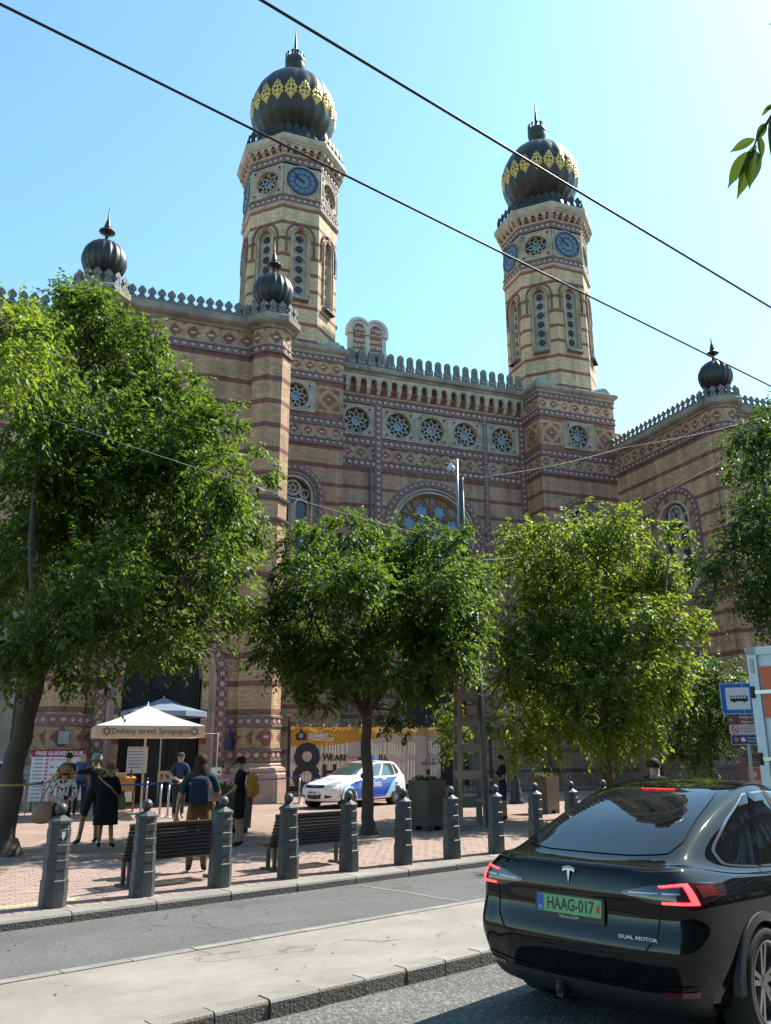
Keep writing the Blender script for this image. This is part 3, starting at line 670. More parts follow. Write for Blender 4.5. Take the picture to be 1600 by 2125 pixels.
mb = MB(); arch_ring(mb, O, ud, cw+.4, .02, 5.0, 1.5, 1.88, 0, .06, m_string); arch_ring(mb, O, ud, cw+.4, .02, 5.0, 1.56, 1.82, 0, .075, m_tile); aring_ros(O, ud, cw+.4, 5.0, 1.69, .076, 'rose', .12, .36)
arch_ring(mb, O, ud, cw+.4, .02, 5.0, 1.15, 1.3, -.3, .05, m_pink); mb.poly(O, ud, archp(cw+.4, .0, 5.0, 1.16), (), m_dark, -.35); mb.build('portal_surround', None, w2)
mb = wing_front(31.6, 48, [(35.0, 9.9, 13.55, 1.25)]); w3 = part(mb, 'wing_wall'); merlons(w3, (32.2, WY-.22), (48, WY-.22), 19.43, 't', .40)
mb = MB(); O2 = (0, WY, 0); arch_ring(mb, O2, (1, 0, 0), 35.0, 9.4, 13.55, 1.68, 2.06, 0, .05, m_string); arch_ring(mb, O2, (1, 0, 0), 35.0, 9.4, 13.55, 1.74, 2.0, 0, .07, m_tile); aring_ros(O2, (1, 0, 0), 35.0, 13.55, 1.87, .071, 'rose', .12, .36)
arch_ring(mb, O2, (1, 0, 0), 35.0, 9.9, 13.55, 1.16, 1.66, -.3, .04, m_plainb); mb.build('window_surround', None, w3); lancet_window(w3, O2, (1, 0, 0), 35.0, 9.9, 13.55, 1.25)
mb = MB(); mb.box((39.6, 38.2, 9.6), (17, 11.4, 19.4), m_plainb); mb.build('wing_body', None, w3)
# ---- tower blocks -----------------------------------------------------
BY, CY_ = 39.8, 41.65
def tower_block(x0, x1, sw):
    mb = MB(); y1 = BY+5.4; pl = [(x0, y1), (x0, BY), (x1, BY), (x1, y1)]; cxm = (x0+x1)/2
    O = (x0, BY, 0); W = x1-x0; wc = W/2
    mb.poly(O, (1, 0, 0), [(0, 0), (W, 0), (W, 17.32), (0, 17.32)], [archp(wc, 8.6, 14.45, .95)[::-1]], m_blk)
    for a, b_ in ((pl[0], pl[1]), (pl[2], pl[3])): mb.sweep([a, b_], [(0, 0), (0, 17.32)], m_blk)
    tband(mb, pl, 17.3, 17.7); mb.sweep(pl, [(0, 17.7), (0, 18.42)], m_dia_b2); tband(mb, pl, 18.41, 18.83)
    mb.sweep(pl, [(0, 18.83), (0, 19.17)], m_red); mb.sweep(pl, [(0, 20.7), (0, 20.98)], m_red)
    for a, b_ in ((pl[0], pl[1]), (pl[2], pl[3])): mb.sweep([a, b_], [(0, 19.17), (0, 20.7)], m_plainb)
    mb.poly(O, (1, 0, 0), [(0, 19.17), (W, 19.17), (W, 20.7), (0, 20.7)], [circ(W/2, 19.94, .72, 28)[::-1]], m_plainb)
    tband(mb, pl, 20.98, 21.4); mb.sweep(pl, [(0, 21.4), (0, 22.14)], m_dia_b1); tband(mb, pl, 22.14, 22.5)
    mb.sweep(pl, [(0, 22.48), (.05, 22.5), (.07, 22.62), (.2, 22.72), (.24, 22.78), (.24, 22.95), (.18, 23.0), (-2.7, 23.03)], m_stone_d)
    o = part(mb, 'tower_block')
    # lozenge panels in the window storey
    def loz(oo, ud, cu, w_):
        q = MB(); cz = 19.94; st = .13
        for k in range(-4, 5):
            hw = (5-abs(k))*.085; q.slab(oo, ud, [(cu-hw, cz+k*.085-.042), (cu+hw, cz+k*.085-.042), (cu+hw, cz+k*.085+.042), (cu-hw, cz+k*.085+.042)], (), m_red, 0, .012)
        for sx in (-1, 1):
            for sz in (-1, 1):
                for k in range(4):
                    l = (4-k)*.10; zz = cz+sz*(.56-k*.085); xa, xb = cu+sx*.56, cu+sx*(.56-l)
                    q.slab(oo, ud, [(min(xa, xb), zz-.042), (max(xa, xb), zz-.042), (max(xa, xb), zz+.042), (min(xa, xb), zz+.042)], (), m_red, 0, .012)
        q.slab(oo, ud, [(cu-.09, cz-.04), (cu+.09, cz-.04), (cu+.09, cz+.04), (cu-.09, cz+.04)], (), m_rose, 0, .02)
        q.build('lozenge_panel', None, o)
    for cu in (.80, W-.80): loz(O, (1, 0, 0), cu, 1.4)
    if sw: loz((x0, BY+1.85, 0), (0, -1, 0), .95, 1.4)
    star_window(o, (x0+wc, BY, 19.94), (1, 0, 0), 2.08, 1.74, .70)
    q = MB(); arch_ring(q, O, (1, 0, 0), wc, 8.6, 14.45, 1.28, 1.62, 0, .05, m_string); arch_ring(q, O, (1, 0, 0), wc, 8.6, 14.45, 1.34, 1.56, 0, .065, m_tile); aring_ros(O, (1, 0, 0), wc, 14.45, 1.45, .066, 'rose', .11, .34, 12)
    arch_ring(q, O, (1, 0, 0), wc, 8.6, 14.45, .95, 1.28, -.15, .02, m_string)
    n = 22
    for i in range(n):   # dentils round the arch
        a = math.pi*(i+.5)/n; q.box((x0+wc+1.14*math.cos(a), BY-.04, 14.45+1.14*math.sin(a)), (.07, .12, .07), m_stone)
    arch_ring(q, O, (1, 0, 0), wc, 8.6, 14.45, .92, 1.02, -.3, .05, m_stone); q.build('window_surround', None, o)
    lancet_window(o, O, (1, 0, 0), wc, 8.6, 14.45, .95)
    # stepped copper caps at the corners between square block and octagon
    q = MB()
    for sx in (-1, 1):
        for k in range(5):
            l = 1.5-.27*k; cx0 = cxm+sx*(W/2-.05-.04*k); cy0 = BY+.05+.04*k; z = 23.03+.10*k
            tri = [(cx0, cy0), (cx0-sx*l, cy0), (cx0, cy0+l)]
            if sx > 0: tri = [tri[0], tri[2], tri[1]]
            else: tri = [tri[0], tri[1], tri[2]]
            q.face([(x, y, z+.10) for x, y in tri], m_copper)
            for i in range(3): a, b_ = tri[i], tri[(i+1) % 3]; q.face([(a[0], a[1], z), (b_[0], b_[1], z), (b_[0], b_[1], z+.1), (a[0], a[1], z+.1)], m_copper)
    q.build('copper_cap', None, o)
    return o
LX0, LX1, RX0, RX1 = 7.6, 12.86, 25.07, 30.44
tower_block(LX0, LX1, False); tower_block(RX0, RX1, True)
# ---- towers -----------------------------------------------------------
def clock(parent, O, ud):
    mb = MB(); mb.slab(O, ud, circ(0, 0, .84, 32), (), m_clockb, 0, .06); ring2d(mb, O, ud, (0, 0), .42, .455, .06, .075, m_black, 24)
    mb.poly(O, ud, circ(0, 0, .42, 24), (), m_clockl, .064)
    for i in range(12):
        a = math.pi/2-i*math.pi/6; mb.slab(O, ud, circ(.63*math.cos(a), .63*math.sin(a), .135, 12), (), m_clockl, .06, .075)
    ring2d(mb, O, ud, (0, 0), .84, .92, 0, .09, m_black, 32)
    c_ = mb.build('clock', None, parent)
    h = MB()
    for ang, l, w_ in ((9.87, .40, .075), (10.4, .70, .055)):
        a = math.pi/2-ang/12*2*math.pi; d = (math.cos(a), math.sin(a)); bar2d(h, O, ud, (-d[0]*.15, -d[1]*.15), (d[0]*l, d[1]*l), w_, .09, .11, m_black)
    h.slab(O, ud, circ(0, 0, .05, 10), (), m_black, .09, .12); h.build('clock_hand', None, c_)
    return c_
DOMEM = {}
def tower(cx, cy):
    A = 2.6; pl = octa(cx, cy, A); mb = MB(); vis = [7, 0, 1]  # faces that look towards the street: index by normal
    fw_ = 2*A*math.tan(math.pi/8)
    hole = archp(0, 25.9, 29.62, .40)
    for i in range(8):
        a, b_ = Vector((*pl[i], 0)), Vector((*pl[(i+1) % 8], 0)); ud = (b_-a).normalized(); mid = (a+b_)/2
        mb.poly(mid, ud, [(-fw_/2, 23.0), (fw_/2, 23.0), (fw_/2, 31.5), (-fw_/2, 31.5)], [hole[::-1]], m_twr)
        mb.poly(mid, ud, [(-fw_/2, 32.15), (fw_/2, 32.15), (fw_/2, 34.32), (-fw_/2, 34.32)], (), m_stone, -.3)
    mb.sweep(pl, [(0, 31.48), (.06, 31.5), (.13, 31.58), (.13, 31.66), (.03, 31.72)], m_stone, True)
    tband(mb, pl, 31.72, 32.14, True, 'rose', .36, True, .02, None, (3, 4, 5)); tband(mb, pl, 34.32, 34.76, True, 'rose', .36, True, .02, None, (3, 4, 5))
    mb.sweep(pl, [(.0, 34.76), (.14, 34.8), (.16, 34.88), (.05, 34.93), (.0, 34.95), (0, 35.45)], m_stone, True)
    mb.sweep(pl, [(.02, 34.95), (.022, 35.45)], m_red, True)
    mb.sweep(pl, [(.0, 35.4), (.38, 35.44), (.40, 35.52), (.46, 35.58), (.50, 35.66), (.50, 35.92), (.44, 35.98), (-1.2, 36.1)], m_stone, True)
    o = part(mb, 'tower')
    nb = 5; C0 = None
    for i in range(8):
        a, b_ = Vector((*pl[i], 0)), Vector((*pl[(i+1) % 8], 0)); ud = (b_-a).normalized(); mid = (a+b_)/2; nn = Vector((ud.y, -ud.x, 0))
        if nn.y > .5: continue
        # corbels of the crowning cornice, scalloped arches between
        for k in range(nb+1):
            u = -fw_/2-.1+(fw_+.2)*k/nb; q = MB() if 'corbel' not in DOMEM else None
            if q:
                q.mesh([(-.09, 0, 0), (.09, 0, 0), (.09, -.18, .1), (-.09, -.18, .1), (-.09, -.33, .38), (.09, -.33, .38), (.09, -.35, .5), (-.09, -.35, .5), (-.09, 0, .5), (.09, 0, .5)],
                       [(0, 1, 2, 3)[::-1], (3, 2, 5, 4)[::-1], (4, 5, 6, 7)[::-1], (1, 9, 6, 5, 2), (0, 3, 4, 7, 8), (6, 9, 8, 7)], m_stone)
                cc = q.build('corbel', None, o); DOMEM['corbel'] = cc.data
            else: cc = obj('corbel', DOMEM['corbel'], o)
            cc.location = mid+ud*u+Vector((0, 0, 34.94)); cc.rotation_euler.z = math.atan2(ud.y, ud.x)
        aw = MB(); pitch = (fw_+.2)/nb
        for k in range(nb):
            u = -fw_/2-.1+pitch*(k+.5); aw.slab(mid, ud, [(u-pitch/2, 35.12), (u+pitch/2, 35.12), (u+pitch/2, 35.46), (u-pitch/2, 35.46)], [archp(u, 35.125, 35.22, pitch*.28, 8)[::-1]], m_stone, .22, .32)
        aw.build('corbel_arcade', None, o)
        # tall window: stone frame, brick arch with notched ring, pierced stone screen of six rosettes
        q = MB()
        arch_ring(q, mid, ud, 0, 25.9, 29.62, .40, .50, -.32, .05, m_stone); arch_ring(q, mid, ud, 0, 25.9, 29.62, .50, .58, -.05, .10, m_plainb)
        arch_ring(q, mid, ud, 0, 28.5, 29.62, .74, .86, 0, .07, m_string)
        for j in range(21):
            aa = math.pi*(j+.5)/21; p = mid+ud*(.80*math.cos(aa))+Vector((0, 0, 29.62+.80*math.sin(aa)))+nn*.07; q.box(p, (.07, .07, .07), m_red, math.atan2(ud.y, ud.x))
        for j in range(9):
            for sx in (-1, 1): q.box(mid+ud*(.80*sx)+Vector((0, 0, 28.55+j*.12))+nn*.07, (.1, .07, .06), m_red, math.atan2(ud.y, ud.x))
        q.slab(mid, ud, [(-.10, 29.95), (.10, 29.95), (.14, 30.35), (-.14, 30.35)], (), m_red, 0, .12)
        q.build('window_surround', None, o)
        holes = [circ(0, 26.35+.64*k, .24, 14)[::-1] for k in range(6)]
        q = MB(); q.slab(mid, ud, archp(0, 25.9, 29.62, .41), holes, m_stone, -.26, -.2); q.poly(mid, ud, archp(0, 25.9, 29.62, .41), (), m_glassb, -.30)
        for k in range(6):
            ring2d(q, mid, ud, (0, 26.35+.64*k), .245, .30, -.2, -.16, m_stone, 16); st = star_poly(5, .22, .075); q.slab(mid, ud, [(x, z+26.35+.64*k) for x, z in st], (), m_black, -.27, -.22)
        q.build('pierced_screen', None, o)
        q = MB(); q.mesh([(-.5, -.30, 0), (.5, -.30, 0), (.5, .3, .42), (-.5, .3, .42), (-.5, -.30, -.1), (.5, -.30, -.1), (.5, .3, -.1), (-.5, .3, -.1)], [(0, 1, 2, 3), (4, 5, 1, 0), (5, 6, 2, 1), (7, 4, 0, 3)], m_zinc, False, Matrix.Translation(mid+Vector((0, 0, 25.62))) @ Matrix.Rotation(math.atan2(ud.y, ud.x), 4, 'Z')); q.build('window_sill', None, o)
        c_ = mid+Vector((0, 0, 33.23))
        if i % 2 == 0:
            q = MB(); x, z = fw_/2-.02, 1.0; q.slab(c_, ud, [(-x, -z), (x, -z), (x, z), (-x, z)], (), m_stone, -.3, .02)
            for rr, d in ((.92, .05), (1.0, .04)): ring2d(q, c_, ud, (0, 0), rr, rr+.05, .02, d+.02, m_stone, 28)
            for sx in (-1, 1):
                for sz in (-1, 1): ring2d(q, c_, ud, (sx*.88, sz*.82), .07, .14, .02, .07, m_stone, 12)
            q.build('clock_panel', None, o); clock(o, c_+nn*.02, ud)
        else: star_window(o, c_, ud, fw_-.04, 2.0, .72, 8)
    # metal palmette cresting on the cornice
    pm = octa(cx, cy, 2.86)
    for i in range(8): merlons(o, pm[i], pm[(i+1) % 8], 36.0, 'd', .44)
    # onion dome
    zc = 39.95; prof = [(2.25, 36.05), (2.25, 36.6), (2.12, 37.0), (2.05, 37.25)]
    for k in range(22):
        a = -1.0+k*(math.pi/2+1.0-.16)/21; prof.append((2.60*math.cos(a)*(1-.02*math.sin(a)), zc+2.85*math.sin(a)))
    d = MB(); d.lathe(prof, m_dome, 120, (cx, cy, 0), True, 20, .022); d.build('onion_dome', None, o)
    ribs = MB()
    for j in range(20):
        a = 2*math.pi*(j+.5)/20; ribs.tube([(cx+(r_*.975)*math.cos(a), cy+(r_*.975)*math.sin(a), z) for r_, z in prof[4:]], .035, m_dome, 5)
    ribs.build('dome_ribs', None, o)
    f = MB(); f.lathe([(.45, 42.6), (.30, 42.75), (.28, 42.95), (.36, 43.1), (.56, 43.35), (.64, 43.75), (.60, 44.0), (.64, 44.05), (.64, 44.16), (.3, 44.24), (.12, 44.35), (.11, 44.8), (.07, 45.7), (.014, 46.75)], m_dome, 18, (cx, cy, 0))
    for j in range(12):
        a = 2*math.pi*j/12; f.box((cx+.58*math.cos(a), cy+.58*math.sin(a), 44.32), (.06, .12, .36), m_dome, a); f.box((cx+.58*math.cos(a), cy+.58*math.sin(a), 44.5), (.08, .2, .08), m_dome, a)
    f.build('lantern_finial', None, o)
    # gilded palmettes, each curved to the dome
    base = [(0, -.62), (.10, -.58), (.16, -.45), (.08, -.36), (.20, -.34), (.30, -.20), (.22, -.08), (.33, -.04), (.36, .12), (.24, .16), (.30, .30), (.20, .42), (.12, .36), (.12, .52), (.06, .62), (0, .70)]
    shape = base+[(-x, z) for x, z in base[-2:0:-1]]
    for j in range(20):
        a = 2*math.pi*j/20; lat0 = -.08
        if math.sin(a) > .55: continue
        vs, fs = [], []; g_ = MB()
        def P(u, v, off):
            la = lat0+v*1.02/2.85; rr = 2.60*math.cos(la)+off; th = a+u/max(rr, .5); return (cx+rr*math.cos(th), cy+rr*math.sin(th), zc+2.85*math.sin(la)+off*.5)
        petals = [(0, .50, .085, .17), (0, .18, .07, .13), (0, -.10, .10, .11), (0, -.36, .085, .15), (0, -.60, .05, .09)]
        for sx in (-1, 1): petals += [(sx*.15, .40, .05, .10), (sx*.19, .20, .085, .085), (sx*.29, .04, .075, .10), (sx*.20, -.14, .07, .10), (sx*.30, -.22, .05, .09), (sx*.17, -.36, .06, .08), (sx*.10, -.50, .04, .07)]
        for (pu, pv, ru, rv) in [(a_, b2_, c2_*1.22, d2_*1.18) for a_, b2_, c2_, d2_ in petals]:
            cpt = P(pu, pv, .085); rim_ = [P(pu+ru*math.cos(2*math.pi*q_/8), pv+rv*math.sin(2*math.pi*q_/8), .045) for q_ in range(8)]; low = [P(pu+ru*math.cos(2*math.pi*q_/8), pv+rv*math.sin(2*math.pi*q_/8), -.03) for q_ in range(8)]
            for q_ in range(8): g_.face([cpt, rim_[q_], rim_[(q_+1) % 8]], m_gold); g_.face([low[q_], low[(q_+1) % 8], rim_[(q_+1) % 8], rim_[q_]], m_gold)
        g_.build('gold_ornament', None, o)
    return o
tower(10.26, 42.5); tower(27.95, 42.5)
# ---- centre -----------------------------------------------------------
STARS = ((13.25, 15.28), (15.79, 17.85), (17.87, 19.98), (20.0, 22.17), (22.52, 24.66))
cl, cr = 12.6, 25.07; O = (0, CY_, 0); RC, RZ = 18.86, 13.6
mb = MB()
mb.poly(O, (1, 0, 0), [(cl, 0), (cr, 0), (cr, 17.02), (cl, 17.02)], [circ(RC, RZ, 2.35, 40)[::-1], archp(RC, .02, 4.6, 1.75)[::-1]], m_ctr)
pth = [(cl, CY_), (cr, CY_)]
tband(mb, pth, 17.02, 17.5); mb.sweep(pth, [(0, 17.5), (0, 18.33)], m_dia_c); tband(mb, pth, 18.33, 18.8)
mb.poly(O, (1, 0, 0), [(cl, 18.8), (cr, 18.8), (cr, 20.84), (cl, 20.84)], [circ((a+b_)/2, 19.80, .78, 28)[::-1] for a, b_ in STARS], m_red); tband(mb, pth, 20.84, 21.29)
mb.sweep(pth, [(0, 21.29), (.12, 21.31), (.16, 21.38), (.02, 21.44), (0, 21.45), (0, 22.6)], m_stone); mb.sweep(pth, [(.004, 21.46), (.006, 22.58)], m_red)
mb.sweep(pth, [(0, 22.5), (.36, 22.55), (.36, 22.66), (.5, 22.75), (.5, 22.95), (.44, 23.06), (.36, 23.1), (-2, 23.12)], m_stone_d)
for u0, u1, zt in ((15.3, 15.77, 20.84), (22.19, 22.5, 20.84), (24.68, 25.06, 20.84)): vband(mb, O, (1, 0, 0), u0, u1, 4, zt, .075)
ctr = part(mb, 'central_facade')
n = 19; pitch = (25.0-13.0)/n
aw = MB()
for k in range(n):
    u = 13.0+pitch*(k+.5)
    hole = archp(u, 21.75, 22.16, pitch*.29, 10); aw.slab(O, (1, 0, 0), [(u-pitch/2, 21.75), (u+pitch/2, 21.75), (u+pitch/2, 22.56), (u-pitch/2, 22.56)], [[(p[0], max(p[1], 21.755)) for p in hole][::-1]], m_stone, .10, .30)
    arch_ring(aw, O, (1, 0, 0), u, 22.0, 22.16, pitch*.30, pitch*.40, .3, .335, m_stone, 10)
    for j in range(5):
        a = math.pi*(j+.5)/5; aw.box((u+pitch*.27*math.cos(a), CY_-.2, 22.16+pitch*.27*math.sin(a)), (.05, .2, .05), m_stone)
aw.build('corbel_arcade', None, ctr)
for k in range(n+1):
    if 'corb2' not in DOMEM:
        q = MB(); q.mesh([(-.10, 0, 0), (.10, 0, 0), (.10, -.14, .06), (-.10, -.14, .06), (-.11, -.28, .30), (.11, -.28, .30), (.12, -.31, .34), (-.12, -.31, .34), (-.12, 0, .34), (.12, 0, .34)], [(0, 1, 2, 3)[::-1], (3, 2, 5, 4)[::-1], (4, 5, 6, 7)[::-1], (1, 9, 6, 5, 2), (0, 3, 4, 7, 8), (6, 9, 8, 7)], m_stone); cc = q.build('corbel', None, ctr); DOMEM['corb2'] = cc.data
    else: cc = obj('corbel', DOMEM['corb2'], ctr)
    cc.location = (13.0+pitch*k, CY_, 21.44)
merlons(ctr, (12.9, CY_-.34), (25.0, CY_-.34), 23.1, 'r', .62)
for a, b_ in STARS: star_window(ctr, ((a+b_)/2, CY_-.01, 19.80), (1, 0, 0), b_-a, 1.86, .76)
# rose window
mb = MB(); Oc = (0, CY_, 0)
ring2d(mb, Oc, (1, 0, 0), (RC, RZ), 2.66, 3.06, 0, .05, m_string, 48); ring2d(mb, Oc, (1, 0, 0), (RC, RZ), 2.72, 3.0, 0, .07, m_tile, 48); aring_ros(Oc, (1, 0, 0), RC, RZ, 2.86, .071, 'rose', .125, .36, None, True)
ring2d(mb, Oc, (1, 0, 0), (RC, RZ), 2.35, 2.66, -.3, .02, m_stone_d, 48); ring2d(mb, Oc, (1, 0, 0), (RC, RZ), 2.50, 2.58, 0, .10, m_stone, 48); ring2d(mb, Oc, (1, 0, 0), (RC, RZ), 2.30, 2.40, -.3, .05, m_stone, 48)
for sx in (-1, 1): ring2d(mb, Oc, (1, 0, 0), (RC+sx*3.42, RZ), .30, .62, 0, .085, m_tile, 20); aring_ros(Oc, (1, 0, 0), RC+sx*3.42, RZ, .46, .086, 'rose', .10, .34, None, True)
mb.build('rose_window_surround', None, ctr)
mb = MB(); mb.poly(Oc, (1, 0, 0), circ(RC, RZ, 2.36, 40), (), m_trac, -.34); mb.build('rose_window_backing', None, ctr)
mb = MB()
for k in range(8):
    a = math.pi/8*0+2*math.pi*k/8
    c_ = (RC+1.45*math.cos(a+math.pi/8), RZ+1.45*math.sin(a+math.pi/8)); mb.poly(Oc, (1, 0, 0), [(c_[0]+x, c_[1]+z) for x, z in star_poly(6, .50, .30, a)], (), m_glassb, -.325)
    c2 = (RC+.82*math.cos(a), RZ+.82*math.sin(a)); mb.poly(Oc, (1, 0, 0), [(c2[0]+.3*math.cos(a+math.pi/2*j), c2[1]+.3*math.sin(a+math.pi/2*j)) for j in range(4)], (), m_glassb, -.325)
    c3 = (RC+1.95*math.cos(a), RZ+1.95*math.sin(a)); mb.poly(Oc, (1, 0, 0), [(c3[0]+.24*math.cos(a+.4+math.pi/2*j), c3[1]+.24*math.sin(a+.4+math.pi/2*j)) for j in range(4)], (), m_glassb, -.325)
mb.poly(Oc, (1, 0, 0), [(RC+x, RZ+z) for x, z in star_poly(8, .5, .36)], (), m_glassb, -.325); mb.build('rose_window_glass', None, ctr)
mb = MB()
def lineset(q, lst, wd):
    for a, b_ in zip(lst, lst[1:]+lst[:1]): bar2d(q, Oc, (1, 0, 0), a, b_, wd, -.33, -.22, m_trac)
for k in range(8):
    a = 2*math.pi*k/8; c_ = (RC+1.45*math.cos(a+math.pi/8), RZ+1.45*math.sin(a+math.pi/8)); lineset(mb, [(c_[0]+x, c_[1]+z) for x, z in star_poly(6, .56, .33, a)], .05)
    lineset(mb, [(RC+(.82+x)*math.cos(a)-z*math.sin(a), RZ+(.82+x)*math.sin(a)+z*math.cos(a)) for x, z in ((-.36, 0), (0, -.34), (.36, 0), (0, .34))], .05)
    bar2d(mb, Oc, (1, 0, 0), (RC+1.15*math.cos(a), RZ+1.15*math.sin(a)), (RC+2.3*math.cos(a), RZ+2.3*math.sin(a)), .05, -.33, -.22, m_trac)
    for s_ in (-.22, .22): bar2d(mb, Oc, (1, 0, 0), (RC+1.2*math.cos(a), RZ+1.2*math.sin(a)), (RC+2.25*math.cos(a+s_), RZ+2.25*math.sin(a+s_)), .045, -.33, -.22, m_trac)
lineset(mb, [(RC+x, RZ+z) for x, z in star_poly(8, .55, .40)], .05)
ring2d(mb, Oc, (1, 0, 0), (RC, RZ), 2.2, 2.34, -.33, -.2, m_trac, 40); mb.build('rose_window_tracery', None, ctr)
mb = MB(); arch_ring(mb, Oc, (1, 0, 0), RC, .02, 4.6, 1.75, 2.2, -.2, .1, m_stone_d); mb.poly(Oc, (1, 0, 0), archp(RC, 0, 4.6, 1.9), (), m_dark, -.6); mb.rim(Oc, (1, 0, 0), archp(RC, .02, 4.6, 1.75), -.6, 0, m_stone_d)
mb.sweep([(13, CY_), (RC-2.2, CY_)], [(.2, 0), (.2, 1.3), (0, 1.5)], m_pink); mb.sweep([(RC+2.2, CY_), (25, CY_)], [(.2, 0), (.2, 1.3), (0, 1.5)], m_pink); mb.build('portal_surround', None, ctr)
mb = MB(); mb.tube([(15.05, CY_-.12, .2), (15.05, CY_-.12, 17)], .07, m_zinc); mb.tube([(15.05, CY_-.12, 5.3), (15.05, CY_-.3, 5.5)], .1, m_zinc); mb.build('downpipe', None, ctr)
mb = MB(); mb.box((19, 50, 11.5), (34, 12, 22), m_plainb); mb.build('hall_body', None, ctr)
# ---- tablets of the law -----------------------------------------------
m_tab = mat('pale_tablet_stone', (.52, .47, .42), .7, var=.1, scale=6, stain=.2); m_tabred = mat('tablet_red', (.16, .05, .06), .5, var=.1); m_tgold = mat('tablet_gold_letters', (.62, .40, .20), .4, metal=.3)
TX, TZ = 14.95, 23.2; mb = MB(); O = (TX, CY_+.1, TZ); hw = .56
def two(hw, sp, zs, z0):
    q = [(-sp-hw, z0), (sp+hw, z0)]
    for i in range(13):
        a = math.pi*i/12
        if sp+hw*math.cos(a) >= 0: q.append((sp+hw*math.cos(a), zs+hw*math.sin(a)))
    for i in range(13):
        a = math.pi*i/12
        if -sp+hw*math.cos(a) <= 0: q.append((-sp+hw*math.cos(a), zs+hw*math.sin(a)))
    return q
out = two(.66, .50, 2.42, 0); inn = two(.55, .50, 2.42, 0)
mb.slab(O, (1, 0, 0), out, (), m_tab, -.35, 0); mb.poly(O, (-1, 0, 0), [(-x, z) for x, z in out][::-1], (), m_tab, .35)
hood = [(x*1.09, 2.42+(z-2.42)*1.09) for x, z in out if z > 2.0]; 
mb.slab(O, (1, 0, 0), [(1.27, 2.05)]+hood+[(-1.27, 2.05)], [[(x, z) for x, z in [(1.0, 2.06)]+[p for p in inn if p[1] > 2.1]+[(-1.0, 2.06)]][::-1]], m_tab, -.40, .10)
for sx in (-1, 1): mb.slab(O, (1, 0, 0), [(sx*1.16, 0), (sx*1.9, 0), (sx*1.55, .7), (sx*1.16, 1.1)][::sx], (), m_tab, -.3, -.05)
tb = mb.build('commandment_tablets', None, ctr); tb['label'] = 'pale twin-arched stone tablets with red panels of gold Hebrew lettering'
for i, (cxx, lines) in enumerate(((-.52, ('לא תרצח', 'לא תנאף', 'לא תגנב', 'לא תענה', 'לא תחמד')), (.52, ('אנכי יי', 'לא יהיה', 'לא תשא', 'זכור את', 'כבד את')))):
    q = MB(); q.slab(O, (1, 0, 0), archp(cxx, .42, 2.40, .37, 12), (), m_tabred, 0, .02); pnl = q.build('tablet_panel', None, ctr)
    for k, ln_ in enumerate(lines):
        wd_ = ln_[::-1].split(' '); tot = sum(map(len, wd_))+.6; x_ = -.33
        for wq in wd_:
            ww = .66*len(wq)/tot; lettering(wq, .29, m_tgold, ctr, planeM((TX+cxx+x_+ww/2, CY_+.1-.022, TZ+2.42-k*.36), (1, 0, 0), (0, 0, 1)), .004, sx=.85, bold=.012); x_ += ww+.06
# ---- glazed rosettes and star tiles: the 300 that show largest are single pieces, the rest one mesh
def rosette_mesh(kind):
    mb = MB(); O = (0, 0, 0)
    if kind == 'rose':
        mb.lathe([(1.0, 0), (1.0, .10), (.80, .22), (.72, .10)], m_tile, 14, smooth=False, cap=False); mb.lathe([(.72, .10), (.66, .22), (.4, .34), (.05, .38)], m_rose, 14, smooth=False)
    else:
        st = star_poly(8, .95, .52); k = 1.28
        mb.mesh([(x, y, .14) for x, y in st]+[(0, 0, .2)], [(i, (i+1) % 16, 16) for i in range(16)], m_rose)
        mb.mesh([(x, y, 0) for x, y in st]+[(x, y, .14) for x, y in st], [(i, (i+1) % 16, 16+(i+1) % 16, 16+i) for i in range(16)], m_rose)
        for sx in (-1, 1):
            for sz in (-1, 1): mb.mesh([(sx*k, sz*k, .1), (sx*k*.68, sz*k, .1), (sx*k*.74, sz*k*.74, .1), (sx*k, sz*k*.68, .1)], [(0, 1, 2, 3) if sx*sz > 0 else (3, 2, 1, 0)], m_rose)
    return mb
def px_size(p, r_):
    q = p-CAM; z = q.dot(_fw); x, y = CXP+F_PX*q.dot(_rt)/z, CYP-F_PX*q.dot(_up)/z
    return (r_*F_PX/z) if (0 < x < 1600 and 0 < y < 2125) else 0.
ROS = [q for q in ROS if q[1].dot(CAM-q[0]) > 0]
ROS.sort(key=lambda q: -px_size(q[0], q[2])); proto = {}; rest = MB()
for i, (p, nn, r_, kind) in enumerate(ROS):
    ud = Vector((-nn.y, nn.x, 0)); M = Matrix(((ud.x, 0, nn.x, p.x), (ud.y, 0, nn.y, p.y), (0, 1, nn.z, p.z), (0, 0, 0, 1))) @ Matrix.Diagonal((r_, r_, .16, 1))
    if i < 300:
        if kind not in proto: o = rosette_mesh(kind).build('tile_rosette' if kind == 'rose' else 'star_tile', None, syn); proto[kind] = o.data
        else: o = obj('tile_rosette' if kind == 'rose' else 'star_tile', proto[kind], syn)
        o.matrix_parent_inverse = SYN_INV; o.matrix_basis = M
    else:
        if kind+'b' not in proto: t_ = rosette_mesh(kind); proto[kind+'b'] = t_
        t_ = proto[kind+'b']; k = len(rest.v); rest.v.extend(tuple(M @ Vector(v)) for v in t_.v)
        for f_, mi in zip(t_.f, t_.mi): rest.f.append(tuple(k+j for j in f_)); rest.mi.append(rest.slot(t_.mats[mi])); rest.sm.append(False)
        rest.uv.extend(t_.uv)
o = part(rest, 'glazed_tiles'); tag(o, kind='stuff')
